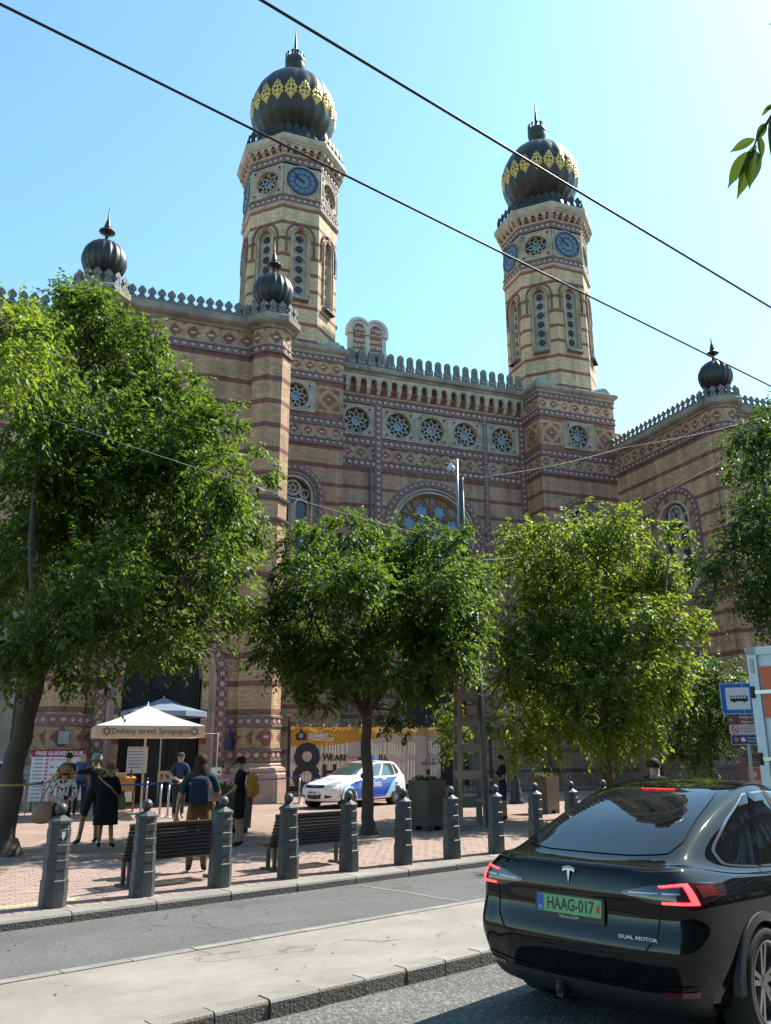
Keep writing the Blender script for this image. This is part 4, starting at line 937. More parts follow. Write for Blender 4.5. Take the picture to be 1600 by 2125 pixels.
# ================================================================= TREES
def leaf_mat(name, col, tr, rough=.5):
    m = bpy.data.materials.new(name); MATS[name] = m; t, b = _nodes(m); o = [n for n in t.nodes if n.type == 'OUTPUT_MATERIAL'][0]
    at = N(t, 'ShaderNodeAttribute', attribute_name='tone'); f = mth(t, 'MULTIPLY_ADD', at.outputs['Fac'], .9, .55)
    s = N(t, 'ShaderNodeVectorMath', operation='SCALE'); s.inputs[0].default_value = col; L(t, f, s.inputs['Scale']); L(t, s.outputs[0], b.inputs['Base Color'])
    b.inputs['Roughness'].default_value = rough; b.inputs['Specular IOR Level'].default_value = .38
    tl = N(t, 'ShaderNodeBsdfTranslucent'); s2 = N(t, 'ShaderNodeVectorMath', operation='SCALE'); s2.inputs[0].default_value = tr; L(t, f, s2.inputs['Scale']); L(t, s2.outputs[0], tl.inputs[0])
    mx = N(t, 'ShaderNodeMixShader'); mx.inputs[0].default_value = .42; L(t, b.outputs[0], mx.inputs[1]); L(t, tl.outputs[0], mx.inputs[2]); L(t, mx.outputs[0], o.inputs[0])
    return m
m_leaf = leaf_mat('leaf_hackberry', (.029, .060, .010), (.165, .265, .02)); m_leaf2 = leaf_mat('leaf_yellow_green', (.044, .082, .010), (.29, .39, .024)); m_leaf3 = leaf_mat('leaf_dark', (.022, .046, .009), (.10, .175, .018))
m_bark = mat('bark', (.085, .062, .048), .9, var=.35, scale=9, bump=.8, bscale=18, stain=.3)
def leaves(name, P, D, Nn, ln, wd, m, parent):
    """one mesh of folded leaf blades: P base points, D directions, Nn normals, ln lengths"""
    n = len(P); S = np.cross(D, Nn); S /= np.linalg.norm(S, axis=1, keepdims=True)+1e-9; U = np.cross(S, D)
    ln = ln[:, None]; w_ = ln*wd
    mid = P+D*ln*.45; tip = P+D*ln+np.array([0, 0, -1.])*ln*.10
    V = np.empty((n, 4, 3)); V[:, 0] = P; V[:, 1] = mid+S*w_+U*ln*.08; V[:, 2] = tip; V[:, 3] = mid-S*w_+U*ln*.08
    me = bpy.data.meshes.new(name); me.vertices.add(4*n); me.vertices.foreach_set('co', V.astype(np.float32).ravel())
    i0 = np.arange(n)*4; tri = np.stack([i0, i0+1, i0+2, i0, i0+2, i0+3], 1).ravel()
    me.loops.add(6*n); me.loops.foreach_set('vertex_index', tri.astype(np.int32)); me.polygons.add(2*n)
    me.polygons.foreach_set('loop_start', np.arange(0, 6*n, 3, dtype=np.int32)); me.polygons.foreach_set('loop_total', np.full(2*n, 3, dtype=np.int32))
    at = me.attributes.new('tone', 'FLOAT', 'FACE'); at.data.foreach_set('value', np.repeat(RNG.random(n), 2).astype(np.float32))
    me.materials.append(m); me.update(); me.validate(); return obj(name, me, parent)
def crown(blobs, dist, density, leaf=.095, m=None, parent=None, spread=1.8, seed=1, droop=.55, name='crown', wd=.27):
    """foliage of drooping leafy twigs spread through overlapping clumps"""
    rg = np.random.default_rng(seed); PS, DS, NS, LS = [], [], [], []; cents = []
    for (x, y, r_) in blobs:
        off = rg.uniform(-spread, spread)*(.4+.6*min(1, r_/90)); c = np.array(ondist(x, y, dist+off)); sc = (dist+off)/F_PX*1.02; Rm = r_*sc; cents.append((c, Rm))
        nt_ = max(6, int(density*(Rm**2)*11.5)); ns = max(5, int(9*Rm+4)); sd_ = rg.normal(size=(ns, 3)); sd_ /= np.linalg.norm(sd_, axis=1, keepdims=True); sc_ = sd_*(Rm*rg.uniform(.45, 1.05, ns))[:, None]; sr_ = Rm*rg.uniform(.14, .42, ns)
        pick = rg.choice(ns, nt_, p=sr_**2/np.sum(sr_**2)); q_ = rg.normal(size=(nt_, 3)); q_ /= np.linalg.norm(q_, axis=1, keepdims=True); loc = sc_[pick]+q_*(sr_[pick]*rg.uniform(.1, 1.3, nt_))[:, None]
        fill = rg.random(nt_) < .34; loc[fill] = (q_*(Rm*rg.uniform(.05, .8, nt_))[:, None])[fill]
        d = loc/(np.linalg.norm(loc, axis=1, keepdims=True)+1e-6); base = c+loc*np.array([1, 1, .95])
        td = d*.8+rg.normal(size=(nt_, 3))*.55+np.array([0, 0, .05]); td[:, 2] -= rg.uniform(0, droop, nt_); td /= np.linalg.norm(td, axis=1, keepdims=True)
        tl = rg.uniform(.22, .48, nt_)*min(1., Rm*1.6+.3); K = 9
        # ragged outline: some long sprays reach well beyond the clump and hang
        lg = rg.random(nt_) < .06; tl[lg] *= rg.uniform(1.4, 2.2, lg.sum()); base[lg] = (c+d*Rm*rg.uniform(.7, 1.0, nt_)[:, None])[lg]
        for k in range(K):
            f = (k+.6)/K; p = base+td*(tl*f)[:, None]; p[:, 2] -= (tl*f*f*.32)
            side = np.cross(td, [0, 0, 1.]); side /= np.linalg.norm(side, axis=1, keepdims=True)+1e-6
            sg = 1 if k % 2 else -1
            ld = td*.55+side*sg*.75+rg.normal(size=(nt_, 3))*.28; ld[:, 2] -= rg.uniform(.1, .8, nt_); ld /= np.linalg.norm(ld, axis=1, keepdims=True)
            nn = rg.normal(size=(nt_, 3))*.55+np.array([0, 0, 1.]); nn -= ld*np.sum(nn*ld, axis=1, keepdims=True)
            PS.append(p); DS.append(ld); NS.append(nn); LS.append(rg.uniform(.5, 1.25, nt_)*leaf)
    leaves(name, np.concatenate(PS), np.concatenate(DS), np.concatenate(NS), np.concatenate(LS), wd, m, parent)
    return cents
def limb(mb, pts, r0, r1, n=9):
    """tapered, slightly crooked limb through the given points"""
    pts = [Vector(p) for p in pts]; out = []; rs = []
    K = 4
    for i in range(len(pts)-1):
        p0, p1, p2, p3 = pts[max(i-1, 0)], pts[i], pts[i+1], pts[min(i+2, len(pts)-1)]
        for k in range(K):
            t = k/K; q = .5*((2*p1)+(p2-p0)*t+(2*p0-5*p1+4*p2-p3)*t*t+(3*p1-p0-3*p2+p3)*t**3); out.append(q+Vector((random.uniform(-1, 1), random.uniform(-1, 1), 0))*r1*.25)
    out.append(pts[-1]); n_ = len(out)
    rs = [r0+(r1-r0)*(i/(n_-1))**.8 for i in range(n_)]; mb.tube(out, rs, m_bark, n)
def tree(name, label, dist, base, trunk_px, limbs_px, blobs, density, m, r0, leaf=.095, spread=1.8, seed=1, droop=.55, group=None, r_top=None):
    root = thing(name, label, 'tree', base, 0, group); inv = Matrix.Translation(-Vector(base))
    mb = MB(); tp = [Vector(base)]+[ondist(x, y, dist) for x, y in trunk_px]
    limb(mb, [tp[0]-Vector((0, 0, .1))]+tp[1:], r0, r_top or r0*.62, 12)
    mb.lathe([(r0*1.5, -.05), (r0*1.25, .06), (r0*1.08, .16), (r0*.9, .28)], m_bark, 20, tuple(base), True, 5, .14, cap=False)
    for l in limbs_px: limb(mb, [tp[-1]-Vector((0, 0, .25))]+[ondist(x, y, dist+o) for x, y, o in l], (r_top or r0*.62)*.75, .025, 8)
    cents = crown(blobs, dist, density, leaf, m, root, spread, seed, droop)
    rg = random.Random(seed)
    tips = [Vector(tuple(ondist(l[-1][0], l[-1][1], dist+l[-1][2]))) for l in limbs_px]+[tp[-1]]
    for c, Rm in cents:      # secondary branches reaching into the clumps
        c = Vector(c); s = min(tips, key=lambda q: (q-c).length); e = c+Vector((rg.uniform(-.3, .3), rg.uniform(-.3, .3), rg.uniform(-.1, .4)))*Rm
        limb(mb, [s, (s+e)/2+Vector((rg.uniform(-.2, .2), rg.uniform(-.2, .2), .15)), e], .035, .008, 5)
    o = mb.build('trunk', None, root); o.matrix_parent_inverse = inv
    for ch in root.children: ch.matrix_parent_inverse = inv
    return root
bL = onz(5, 1775); bM = onz(765, 1732); DL, DM = math.hypot(bL.x, bL.y), math.hypot(bM.x, bM.y)
tree('street_tree', 'biggest leafy tree with a leaning trunk, in front of the arched entrance', DL, bL, [(20, 1640), (52, 1500), (78, 1385)],
     [[(70, 1250, -.3), (66, 1080, -.4), (90, 900, 0)], [(130, 1310, .2), (200, 1225, .5), (270, 1090, .8), (330, 950, .6)], [(20, 1300, .3), (-40, 1180, .6)], [(170, 1270, -.5), (290, 1250, -1.0), (400, 1200, -1.2)]],
     [(60, 770, 105), (165, 700, 105), (255, 770, 105), (320, 850, 95), (100, 900, 135), (230, 920, 135), (355, 940, 105), (430, 900, 78), (470, 985, 80), (120, 1060, 145), (270, 1080, 145), (400, 1080, 125), (500, 1075, 62), (485, 1170, 72), (60, 1180, 125), (200, 1220, 125), (340, 1230, 115), (435, 1260, 85), (490, 1245, 45), (100, 1300, 80), (230, 1335, 78), (350, 1335, 68), (20, 1330, 75), (140, 640, 62), (215, 640, 50), (545, 985, 26), (170, 1390, 40), (25, 1395, 42), (300, 700, 40), (395, 815, 45)],
     30, m_leaf, .25, .125, 2.0, 3)
tree('street_tree', 'mid-sized leafy tree standing in front of the parked police car', DM, bM, [(764, 1640), (760, 1540), (757, 1470)],
     [[(720, 1420, .1), (690, 1370, .3), (650, 1280, .4)], [(757, 1400, 0), (760, 1300, 0), (770, 1200, .2)], [(800, 1430, -.2), (850, 1370, -.4), (900, 1270, -.4)], [(775, 1400, .4), (820, 1320, .7)]],
     [(650, 1135, 55), (735, 1115, 52), (830, 1135, 52), (910, 1135, 52), (950, 1115, 28), (620, 1220, 72), (720, 1220, 92), (830, 1220, 92), (930, 1215, 72), (985, 1205, 40), (575, 1290, 52), (660, 1315, 82), (780, 1315, 92), (890, 1310, 82), (965, 1290, 52), (560, 1340, 40), (590, 1370, 36), (700, 1370, 60), (780, 1385, 50), (920, 1340, 60), (620, 1395, 46), (645, 1435, 26), (720, 1395, 48), (870, 1395, 36), (945, 1365, 50), (835, 1425, 26), (690, 1455, 18), (830, 1485, 20), (845, 1512, 13), (795, 1500, 14)],
     44, m_leaf, .155, .122, 1.5, 5)
gR = onz(1262, 1645); DR = 24.5; bR = ondist(1262, 1645, DR); bR.z = 0
tree('street_tree', 'broad bright green tree hanging over the iron fence behind the lattice mast', DR, bR, [(1262, 1560), (1258, 1480), (1250, 1420)],
     [[(1180, 1340, .2), (1120, 1240, .3)], [(1250, 1300, 0), (1260, 1180, .3)], [(1330, 1340, -.4), (1380, 1240, -.4)], [(1150, 1420, -.6), (1050, 1400, -.8)]],
     [(1075, 1115, 46), (1150, 1105, 42), (1240, 1095, 52), (1300, 1095, 52), (1100, 1180, 72), (1200, 1180, 92), (1300, 1190, 92), (1370, 1185, 46), (1392, 1105, 26), (1420, 1112, 16), (1385, 1205, 32), (1080, 1280, 72), (1180, 1290, 102), (1300, 1290, 102), (1390, 1300, 52), (1430, 1290, 32), (1060, 1380, 72), (1150, 1390, 92), (1270, 1400, 102), (1370, 1390, 60), (1080, 1470, 60), (1180, 1475, 80), (1290, 1480, 80), (1060, 1535, 36), (1250, 1530, 48), (1120, 1535, 40), (930, 1465, 28), (955, 1495, 28), (945, 1555, 20), (1020, 1500, 28), (1395, 1400, 42), (1350, 1475, 42), (1330, 1540, 26), (935, 1520, 22)],
     22, m_leaf2, .19, .135, 2.2, 8, .8)
bF = ondist(1655, 1600, 21.0); bF.z = 0
tree('street_tree', 'tree at the right edge whose branches cover the wing turret', 21.0, bF, [(1660, 1500), (1650, 1300), (1640, 1180)],
     [[(1600, 1080, 0), (1580, 960, 0)], [(1590, 1160, .3), (1520, 1140, .4)], [(1610, 1250, -.2), (1560, 1230, -.3)]],
     [(1590, 870, 38), (1540, 905, 32), (1580, 935, 52), (1545, 985, 32), (1590, 1015, 55), (1570, 1090, 55), (1530, 1105, 38), (1590, 1140, 60), (1500, 1130, 36), (1475, 1200, 34), (1540, 1200, 52), (1590, 1230, 45), (1462, 1240, 18), (1590, 1300, 26), (1455, 1165, 20), (1640, 950, 70), (1650, 1100, 90), (1640, 1250, 70)],
     26, m_leaf3, .2, .12, 1.2, 11, .5)
bS = ondist(1475, 1640, 29.0); bS.z = 0
tree('young_tree', 'dark leafy young tree by the iron fence behind the bus stop sign', 29.0, bS, [(1475, 1580), (1472, 1530)],
     [[(1440, 1480, .2), (1420, 1440, .2)], [(1500, 1480, 0), (1520, 1430, 0)]],
     [(1420, 1430, 58), (1480, 1440, 58), (1520, 1405, 48), (1430, 1505, 58), (1500, 1515, 50), (1540, 1480, 40), (1400, 1550, 28), (1450, 1560, 40)], 18, m_leaf3, .08, .14, 1.2, 13, .6)
bO = ondist(-190, 1800, 12.5); bO.z = 0
tree('street_tree', 'nearer tree reaching into the upper left corner with yellow-green leaves', 12.5, bO, [(-200, 1300), (-190, 900), (-170, 760)],
     [[(-80, 720, 0), (10, 700, 0)]], [(5, 640, 52), (45, 690, 50), (15, 765, 44), (62, 765, 26), (92, 690, 16), (-70, 680, 80), (-80, 780, 80), (-150, 720, 90)], 40, m_leaf2, .22, .095, .8, 17, .5)
# leafy twig hanging in from a tree beside the camera
tw = thing('tree_branch', 'leafy twig hanging in at the upper right edge against the sky', 'branch', tuple(ondist(1640, 180, 3.4)))
inv = Matrix.Translation(-tw.location); mb = MB(); TD = 3.4
tp = [ondist(x, y, TD) for x, y in ((1720, 60), (1640, 180), (1595, 250), (1570, 290), (1560, 320))]
limb(mb, tp, .012, .003, 6); o = mb.build('twig', None, tw)
Pb, Pt, Nl = [], [], []
for (x0, y0, x1, y1, dd) in ((1568, 288, 1512, 312, .0), (1556, 312, 1508, 385, .02), (1560, 318, 1527, 408, .05), (1566, 310, 1553, 385, -.03), (1575, 280, 1580, 330, .03), (1590, 255, 1566, 292, -.02), (1600, 245, 1600, 330, .02), (1605, 215, 1578, 240, .03), (1625, 215, 1585, 225, -.02), (1630, 30, 1594, 50, 0), (1570, 300, 1545, 340, .02)):
    a, b_ = ondist(x0, y0, TD), ondist(x1, y1, TD+dd); Pb.append(a); Pt.append(b_)
P = np.array([tuple(p) for p in Pb]); T = np.array([tuple(p) for p in Pt]); D = T-P; LN = np.linalg.norm(D, axis=1); D /= LN[:, None]
Nn = np.array([tuple(-_fw+Vector((random.uniform(-.5, .5), random.uniform(-.5, .5), random.uniform(-.3, .6)))) for _ in P])
def big_leaf(p, d, n_, l):
    mb = MB(); p, d, n_ = Vector(p), Vector(d), Vector(n_); s = d.cross(n_).normalized(); u = s.cross(d).normalized(); K = 8; wdt = lambda f: l*.21*math.sin(math.pi*min(1, f*1.08))**.8*(1-f*.25)
    for i in range(K):
        f0, f1 = i/K, (i+1)/K; b0 = p+d*l*f0-Vector((0, 0, 1))*l*.12*f0*f0; b1 = p+d*l*f1-Vector((0, 0, 1))*l*.12*f1*f1
        for sg in (-1, 1):
            e0, e1 = b0+s*sg*wdt(f0)+u*wdt(f0)*.35, b1+s*sg*wdt(f1)+u*wdt(f1)*.35; q = [b0, b1, e1, e0]; mb.face(q if sg > 0 else q[::-1], m_leafn, None, True)
    return mb
m_leafn = leaf_mat('near_leaf', (.04, .075, .015), (.17, .27, .03), .35)
for p, d, n_, l in zip(P, D, Nn, LN): big_leaf(p, d, n_, l).build('leaf', None, tw)
for ch in tw.children: ch.matrix_parent_inverse = inv
# ================================================================= STREET FURNITURE
m_boll = mat('bollard_paint', (.060, .066, .068), .48, var=.3, scale=11, bump=.2, bscale=45, stain=.4, sscale=5, objrand=.15)
def bollard_tree(label):
    root = thing('bollard', label, 'bollard', (0, 0, 0), 0, 'grey ball-topped bollards along the kerb')
    mb = MB(); k = 1/math.cos(math.pi/8)
    prof = [(.150, 0), (.150, .300), (.146, .306), (.139, .310), (.136, .42), (.141, .424), (.141, .53), (.133, .536), (.130, .62), (.136, .624), (.136, .705), (.128, .711), (.125, .79), (.131, .794), (.131, .882), (.123, .888), (.121, .945), (.138, .955), (.138, .985), (.045, 1.045)]
    mb.lathe([(r_*k, z) for r_, z in prof], m_boll, 8, smooth=False, a0=math.pi/8); mb.build('post', None, root)
    q = MB(); q.lathe([(.042, 1.04), (.036, 1.062)]+[(.072*math.cos(a), 1.118+.072*math.sin(a)) for a in np.linspace(-1.0, 1.5, 12)], m_boll, 20); q.build('ball', None, root)
    return root
proto = None
BLAB = ['grey bollard nearest the left edge, with a white sticker', 'grey bollard in front of the left end of the first bench', 'grey bollard in front of the right end of the first bench', 'grey bollard at the left end of the second bench', 'grey bollard just left of the middle tree trunk', 'grey bollard just right of the middle tree trunk',
        'grey bollard left of the lattice mast', 'grey bollard in front of the lattice mast', 'grey bollard beside the far square planter', 'grey bollard close to the black car window, farthest but one', 'grey bollard farthest along the kerb, showing only its ball above the car']
for i in range(11):
    if proto is None: proto = o = bollard_tree(BLAB[0])
    else: o = copy_tree(proto); o['label'] = BLAB[i]
    p = rd(4.22+1.15*i, 10.94); o.location = p; o.rotation_euler = (random.uniform(-.012, .012), random.uniform(-.012, .012), RA+random.uniform(-.12, .12))
mb = MB(); c_ = proto.location; n_ = (CAM-c_); n_.z = 0; n_.normalize(); s_ = Vector((-n_.y, n_.x, 0))
m_stk = mat('white_sticker', (.6, .6, .58), .6)
st_ = MB(); st_.mesh([(-.022, -.1325, .86), (.022, -.1325, .86), (.022, -.1325, .80), (.0, -.1325, .765), (-.022, -.1325, .80)], [(0, 4, 3, 2, 1)[::-1]], m_stk)
st_.build('sticker', None, proto)
# ---- benches
m_slat = mat('dark_stained_slat', (.032, .021, .017), .42, var=.3, scale=12, bump=.15, bscale=40, objrand=.2); m_iron = mat('bench_iron', (.03, .03, .03), .5)
def bench(label, p0, p1):
    d = (Vector(p1)-Vector(p0)); ln = d.length; root = thing('bench', label, 'bench', tuple(p0), math.atan2(d.y, d.x), 'slatted park benches behind the bollards')
    sm = None
    def slat(x, y, z, w_, t_, tilt):
        nonlocal sm
        o = None
        mb = MB(); mb.box((0, 0, 0), (ln, w_, t_), m_slat)
        o = mb.build('slat', None, root); o.location = (ln/2, y, z); o.rotation_euler.x = tilt
    for i in range(9): slat(0, -.02-.020*i+.10, .36+i*.052, .042, .030, R(68))
    slat(0, -.09, .82, .062, .045, R(10))
    for i in range(6): slat(0, .14+i*.068, .40-.006*i+.01*(i > 4), .055, .035, R(-3))
    for x in (.12, ln-.12):
        mb = MB(); mb.box((x, .28, .20), (.05, .05, .40), m_iron); mb.box((x, .10, .20), (.05, .05, .40), m_iron); mb.box((x, .24, .36), (.045, .50, .04), m_iron)
        mb.tube([(x, .10, .36), (x, .02, .55), (x, -.07, .82)], .022, m_iron, 6); mb.box((x, .2, .015), (.08, .5, .03), m_iron); mb.build('leg', None, root)
    return root
bench('dark slatted bench behind the second and third bollards', rd(5.38, 11.52), rd(7.0, 11.52)); bench('dark slatted bench just left of the middle tree trunk', rd(7.82, 11.60), rd(9.42, 11.60))
# ---- planters
m_plc = mat('planter_concrete', (.12, .10, .078), .85, var=.2, scale=5, bump=.25, bscale=50, stain=.35, sscale=2); m_soil = mat('soil', (.03, .022, .015), .95, var=.3)
def planter(label, p, w_, h, rz, seed, leafy=True):
    root = thing('planter', label, 'planter', tuple(p), rz, 'square concrete planters on the plaza'); mb = MB(); x = w_/2
    vs = [(-x*.93, -x*.93, .1), (x*.93, -x*.93, .1), (x*.93, x*.93, .1), (-x*.93, x*.93, .1), (-x, -x, h), (x, -x, h), (x, x, h), (-x, x, h), (-x*.86, -x*.86, h), (x*.86, -x*.86, h), (x*.86, x*.86, h), (-x*.86, x*.86, h), (-x*.86, -x*.86, h-.08), (x*.86, -x*.86, h-.08), (x*.86, x*.86, h-.08), (-x*.86, x*.86, h-.08)]
    fs = [(0, 3, 2, 1)]+[(i, (i+1) % 4, 4+(i+1) % 4, 4+i) for i in range(4)]+[(4+i, 4+(i+1) % 4, 8+(i+1) % 4, 8+i) for i in range(4)]+[(8+i, 8+(i+1) % 4, 12+(i+1) % 4, 12+i) for i in range(4)]
    mb.mesh(vs, fs, m_plc); mb.build('tub', None, root)
    q = MB(); q.face([(-x*.86, -x*.86, h-.06), (x*.86, -x*.86, h-.06), (x*.86, x*.86, h-.06), (-x*.86, x*.86, h-.06)], m_soil); q.build('soil', None, root)
    for i in range(4):
        q = MB(); q.box(((-1 if i % 2 else 1)*x*.6, (-1 if i < 2 else 1)*x*.6, .05), (.2, .2, .1), m_iron); q.build('foot', None, root)
    if leafy:
        rg = np.random.default_rng(seed); n = 160; P = np.c_[rg.uniform(-x*.8, x*.8, n), rg.uniform(-x*.8, x*.8, n), np.full(n, h-.05)+rg.uniform(0, .1, n)]; D = rg.normal(size=(n, 3))*.6+np.array([0, 0, .5]); D /= np.linalg.norm(D, axis=1, keepdims=True)
        leaves('plant_leaves', P, D, rg.normal(size=(n, 3)), rg.uniform(.06, .13, n), .25, m_leaf3, root)
    return root
planter('square concrete planter between the middle tree and the lattice mast', onz(888, 1722), .64, 1.12, R(22), 3)
planter('square concrete planter farther back beside the lamp post', onz(1133, 1688), .62, 1.05, R(22), 4)
planter('square concrete planter hidden behind the long-haired person', Vector((3.95, 20.6, 0)), .9, .98, R(5), 5)
# ---- iron fence with spear tops
m_fence = mat('fence_iron', (.018, .018, .020), .5, var=.2, scale=10)
FY = 31.0; fx0, fx1 = 8.05, 30.2
fe = thing('iron_fence', 'tall black iron bar fence closing off the courtyard', 'fence', (fx0, FY, 0)); inv = Matrix.Translation((-fx0, -FY, 0))
bar_me = None; nbar = 165
for i in range(nbar):
    x = fx0+.1+(fx1-fx0-.2)*i/(nbar-1)
    if bar_me is None:
        mb = MB(); mb.tube([(0, 0, .12), (0, 0, 2.62)], .011, m_fence, 5); mb.lathe([(.011, 2.62), (.026, 2.65), (.026, 2.69), (.012, 2.72), (.002, 2.80)], m_fence, 6); o = mb.build('bar', None, fe); bar_me = o.data
    else: o = obj('bar', bar_me, fe)
    o.location = (x-fx0, 0, 0)
for z in (.22, .98, 1.85, 2.48):
    mb = MB(); mb.box(((fx1-fx0)/2, 0, z), (fx1-fx0, .03, .045), m_fence); mb.build('rail', None, fe)
pm_ = None
for i in range(9):
    x = (fx1-fx0)*i/8
    if pm_ is None:
        mb = MB(); mb.box((0, 0, 1.4), (.09, .09, 2.8), m_fence); mb.lathe([(.06, 2.8), (.075, 2.86), (.03, 2.95), (.05, 3.0), (.002, 3.12)], m_fence, 8); mb.box((0, 0, .15), (.16, .16, .3), m_fence); mb.box((0, -.04, 1.0), (.16, .06, .2), m_fence); o = mb.build('post', None, fe); pm_ = o.data
    else: o = obj('post', pm_, fe)
    o.location = (x, 0, 0)
for i in range(14):      # scrolls under the top rail of the arched gate beside the turret
    mb = MB(); cx_ = .25+i*.155; mb.tube([(cx_+.06*math.cos(a)*(1-a/14), 0, 2.95+.25*math.sin(math.pi*(i+.5)/14)+.06*math.sin(a)*(1-a/14)-.2) for a in np.linspace(0, 9, 18)], .008, m_fence, 4); mb.build('scroll', None, fe)
# ---- banner tied to the fence
def cloth(name, col, tr=.5):
    m = bpy.data.materials.new(name); MATS[name] = m; t, b = _nodes(m); o = [n for n in t.nodes if n.type == 'OUTPUT_MATERIAL'][0]; b.inputs['Base Color'].default_value = (*col, 1); b.inputs['Roughness'].default_value = .7; b.inputs['Specular IOR Level'].default_value = .2
    tl = N(t, 'ShaderNodeBsdfTranslucent'); tl.inputs[0].default_value = (*col, 1); mx = N(t, 'ShaderNodeMixShader'); mx.inputs[0].default_value = tr; L(t, b.outputs[0], mx.inputs[1]); L(t, tl.outputs[0], mx.inputs[2]); L(t, mx.outputs[0], o.inputs[0]); return m
def banner_mat():
    """printed canvas: beige field, ochre wave along the top, dark strip along the foot"""
    m = cloth('banner_print', (.6, .52, .46), .62); t = m.node_tree; b = [n for n in t.nodes if n.type == 'BSDF_PRINCIPLED'][0]; tl = [n for n in t.nodes if n.type == 'BSDF_TRANSLUCENT'][0]
    tc = N(t, 'ShaderNodeTexCoord'); sx = N(t, 'ShaderNodeSeparateXYZ'); L(t, tc.outputs['UV'], sx.inputs[0]); U, V = sx.outputs[0], sx.outputs[1]
    edge = mth(t, 'ADD', mth(t, 'MULTIPLY_ADD', mth(t, 'SINE', mth(t, 'MULTIPLY_ADD', U, 6.0, -2.6)), .05, .71), mth(t, 'MULTIPLY', U, .12))
    col = mixc(t, mth(t, 'GREATER_THAN', V, edge), (.58, .51, .46), (.60, .30, .06))
    light = mth(t, 'MULTIPLY', mth(t, 'GREATER_THAN', V, mth(t, 'ADD', edge, -.0)), mth(t, 'GREATER_THAN', U, .56)); col = mixc(t, mth(t, 'MULTIPLY', light, .4), col, (.62, .50, .30))
    col = mixc(t, mth(t, 'LESS_THAN', V, .075), col, (.03, .025, .025))
    L(t, col, b.inputs['Base Color']); L(t, col, tl.inputs[0]); return m
BX0, BX1, BZ0, BZ1 = 8.1, 14.12, .40, 2.68; BYY = FY-.05
bn = thing('banner', 'long beige and ochre museum banner tied to the iron fence behind the police car', 'banner', (BX0, BYY, BZ0))
mb = MB(); nx, nz = 60, 12; mB = banner_mat(); W_, H_ = BX1-BX0, BZ1-BZ0
fy = lambda u, v: -.012*math.sin(u*46)-.02*math.sin(u*9+v*3)*(1-v)-.01
for i in range(nx):
    for j in range(nz):
        q = [(i/nx, j/nz), ((i+1)/nx, j/nz), ((i+1)/nx, (j+1)/nz), (i/nx, (j+1)/nz)]
        mb.face([(u*W_, fy(u, v), v*H_-.03*abs(math.sin(u*33))*(v > .99)) for u, v in q], mB, q, True)
mb.build('canvas', None, bn)
m_pr = mat('banner_black_print', (.035, .025, .024), .7); m_prw = mat('banner_white_print', (.7, .62, .52), .7)
def bt(txt, px, py, hpx, m, sx=1., bold=0., align='LEFT'):
    p = ony(px, py, BYY-.055); return lettering(txt, hpx/50.*1.38, m, bn, planeM((p.x-BX0, -.055, p.z-BZ0), (1, 0, 0), (0, 0, 1)), .001, align, sx, bold=bold)
bt('8', 606, 1597, 84, m_pr, .95, .05); bt('W', 669, 1572, 13, m_pr, .9, .012); bt('E ARE', 684, 1573, 10, m_pr, .95, .014); bt('ILL', 786, 1573, 11, m_pr, 1., .014); bt('H', 668, 1604, 26, m_pr, 1.1, .03)
bt('DOHÁNY', 641, 1526, 6.5, m_prw, .95, .004); bt('SYNAGOGUE', 641, 1534, 6.5, m_prw, .9, .004); bt('SCAN ME', 882, 1577, 4, m_pr, .9, .002); bt('FOR TICKETS', 875, 1585, 5, m_pr, .85, .006)
p = ony(625, 1525, BYY-.055); q = MB(); x0, z0 = p.x-BX0, p.z-BZ0
q.slab((x0, -.053, z0), (1, 0, 0), [(-.2, -.19), (.2, -.19), (.2, .05), (.17, .1), (.14, .05), (.12, .05), (0, .24), (-.12, .05), (-.14, .05), (-.17, .1), (-.2, .05)], (), m_pr, 0, .002)
for k in (0, 1):
    tri = [(.085*math.cos(math.pi/2+k*math.pi+j*2*math.pi/3), .085*math.sin(math.pi/2+k*math.pi+j*2*math.pi/3)-.03) for j in range(3)]
    for j in range(3): bar2d(q, (x0, -.053, z0), (1, 0, 0), tri[j], tri[(j+1) % 3], .016, .002, .004, m_prw)
q.build('emblem', None, bn)
for i in range(12):
    q = MB(); q.tube([(W_*(i+.5)/12, -.01, H_), (W_*(i+.5)/12+.03, .05, H_+.06)], .012, m_prw, 5); q.build('tie', None, bn)
# ---- lattice mast with dome camera
m_mast = mat('mast_concrete', (.27, .225, .175), .85, var=.2, scale=5, bump=.25, bscale=30, stain=.4, sscale=1.6); m_rust = mat('rusty_steel', (.16, .075, .045), .8, var=.3, scale=12); m_grey = mat('galvanised_tube', (.33, .35, .36), .45, metal=.5, var=.15); m_camw = mat('camera_white', (.55, .55, .52), .4)
MP = Vector((9.42, 18.98, 0)); ms = thing('lattice_mast', 'tall tapering concrete lattice mast with a dome camera on top', 'mast', tuple(MP), R(-14))
ht = 7.0; wb, wt = .36, .19
def mw(z): return wb+(wt-wb)*z/ht
for sx in (-1, 1):
    for sy in (-1, 1):
        mb = MB(); a, b_ = mw(0), mw(ht); t_ = .05
        mb.mesh([(sx*a-t_*sx*2, sy*a-t_*sy*2, 0), (sx*a, sy*a-t_*sy*2, 0), (sx*a, sy*a, 0), (sx*a-t_*sx*2, sy*a, 0), (sx*b_-t_*sx*2, sy*b_-t_*sy*2, ht), (sx*b_, sy*b_-t_*sy*2, ht), (sx*b_, sy*b_, ht), (sx*b_-t_*sx*2, sy*b_, ht)], [(0, 1, 5, 4), (1, 2, 6, 5), (2, 3, 7, 6), (3, 0, 4, 7), (4, 5, 6, 7)], m_mast); mb.build('leg', None, ms)
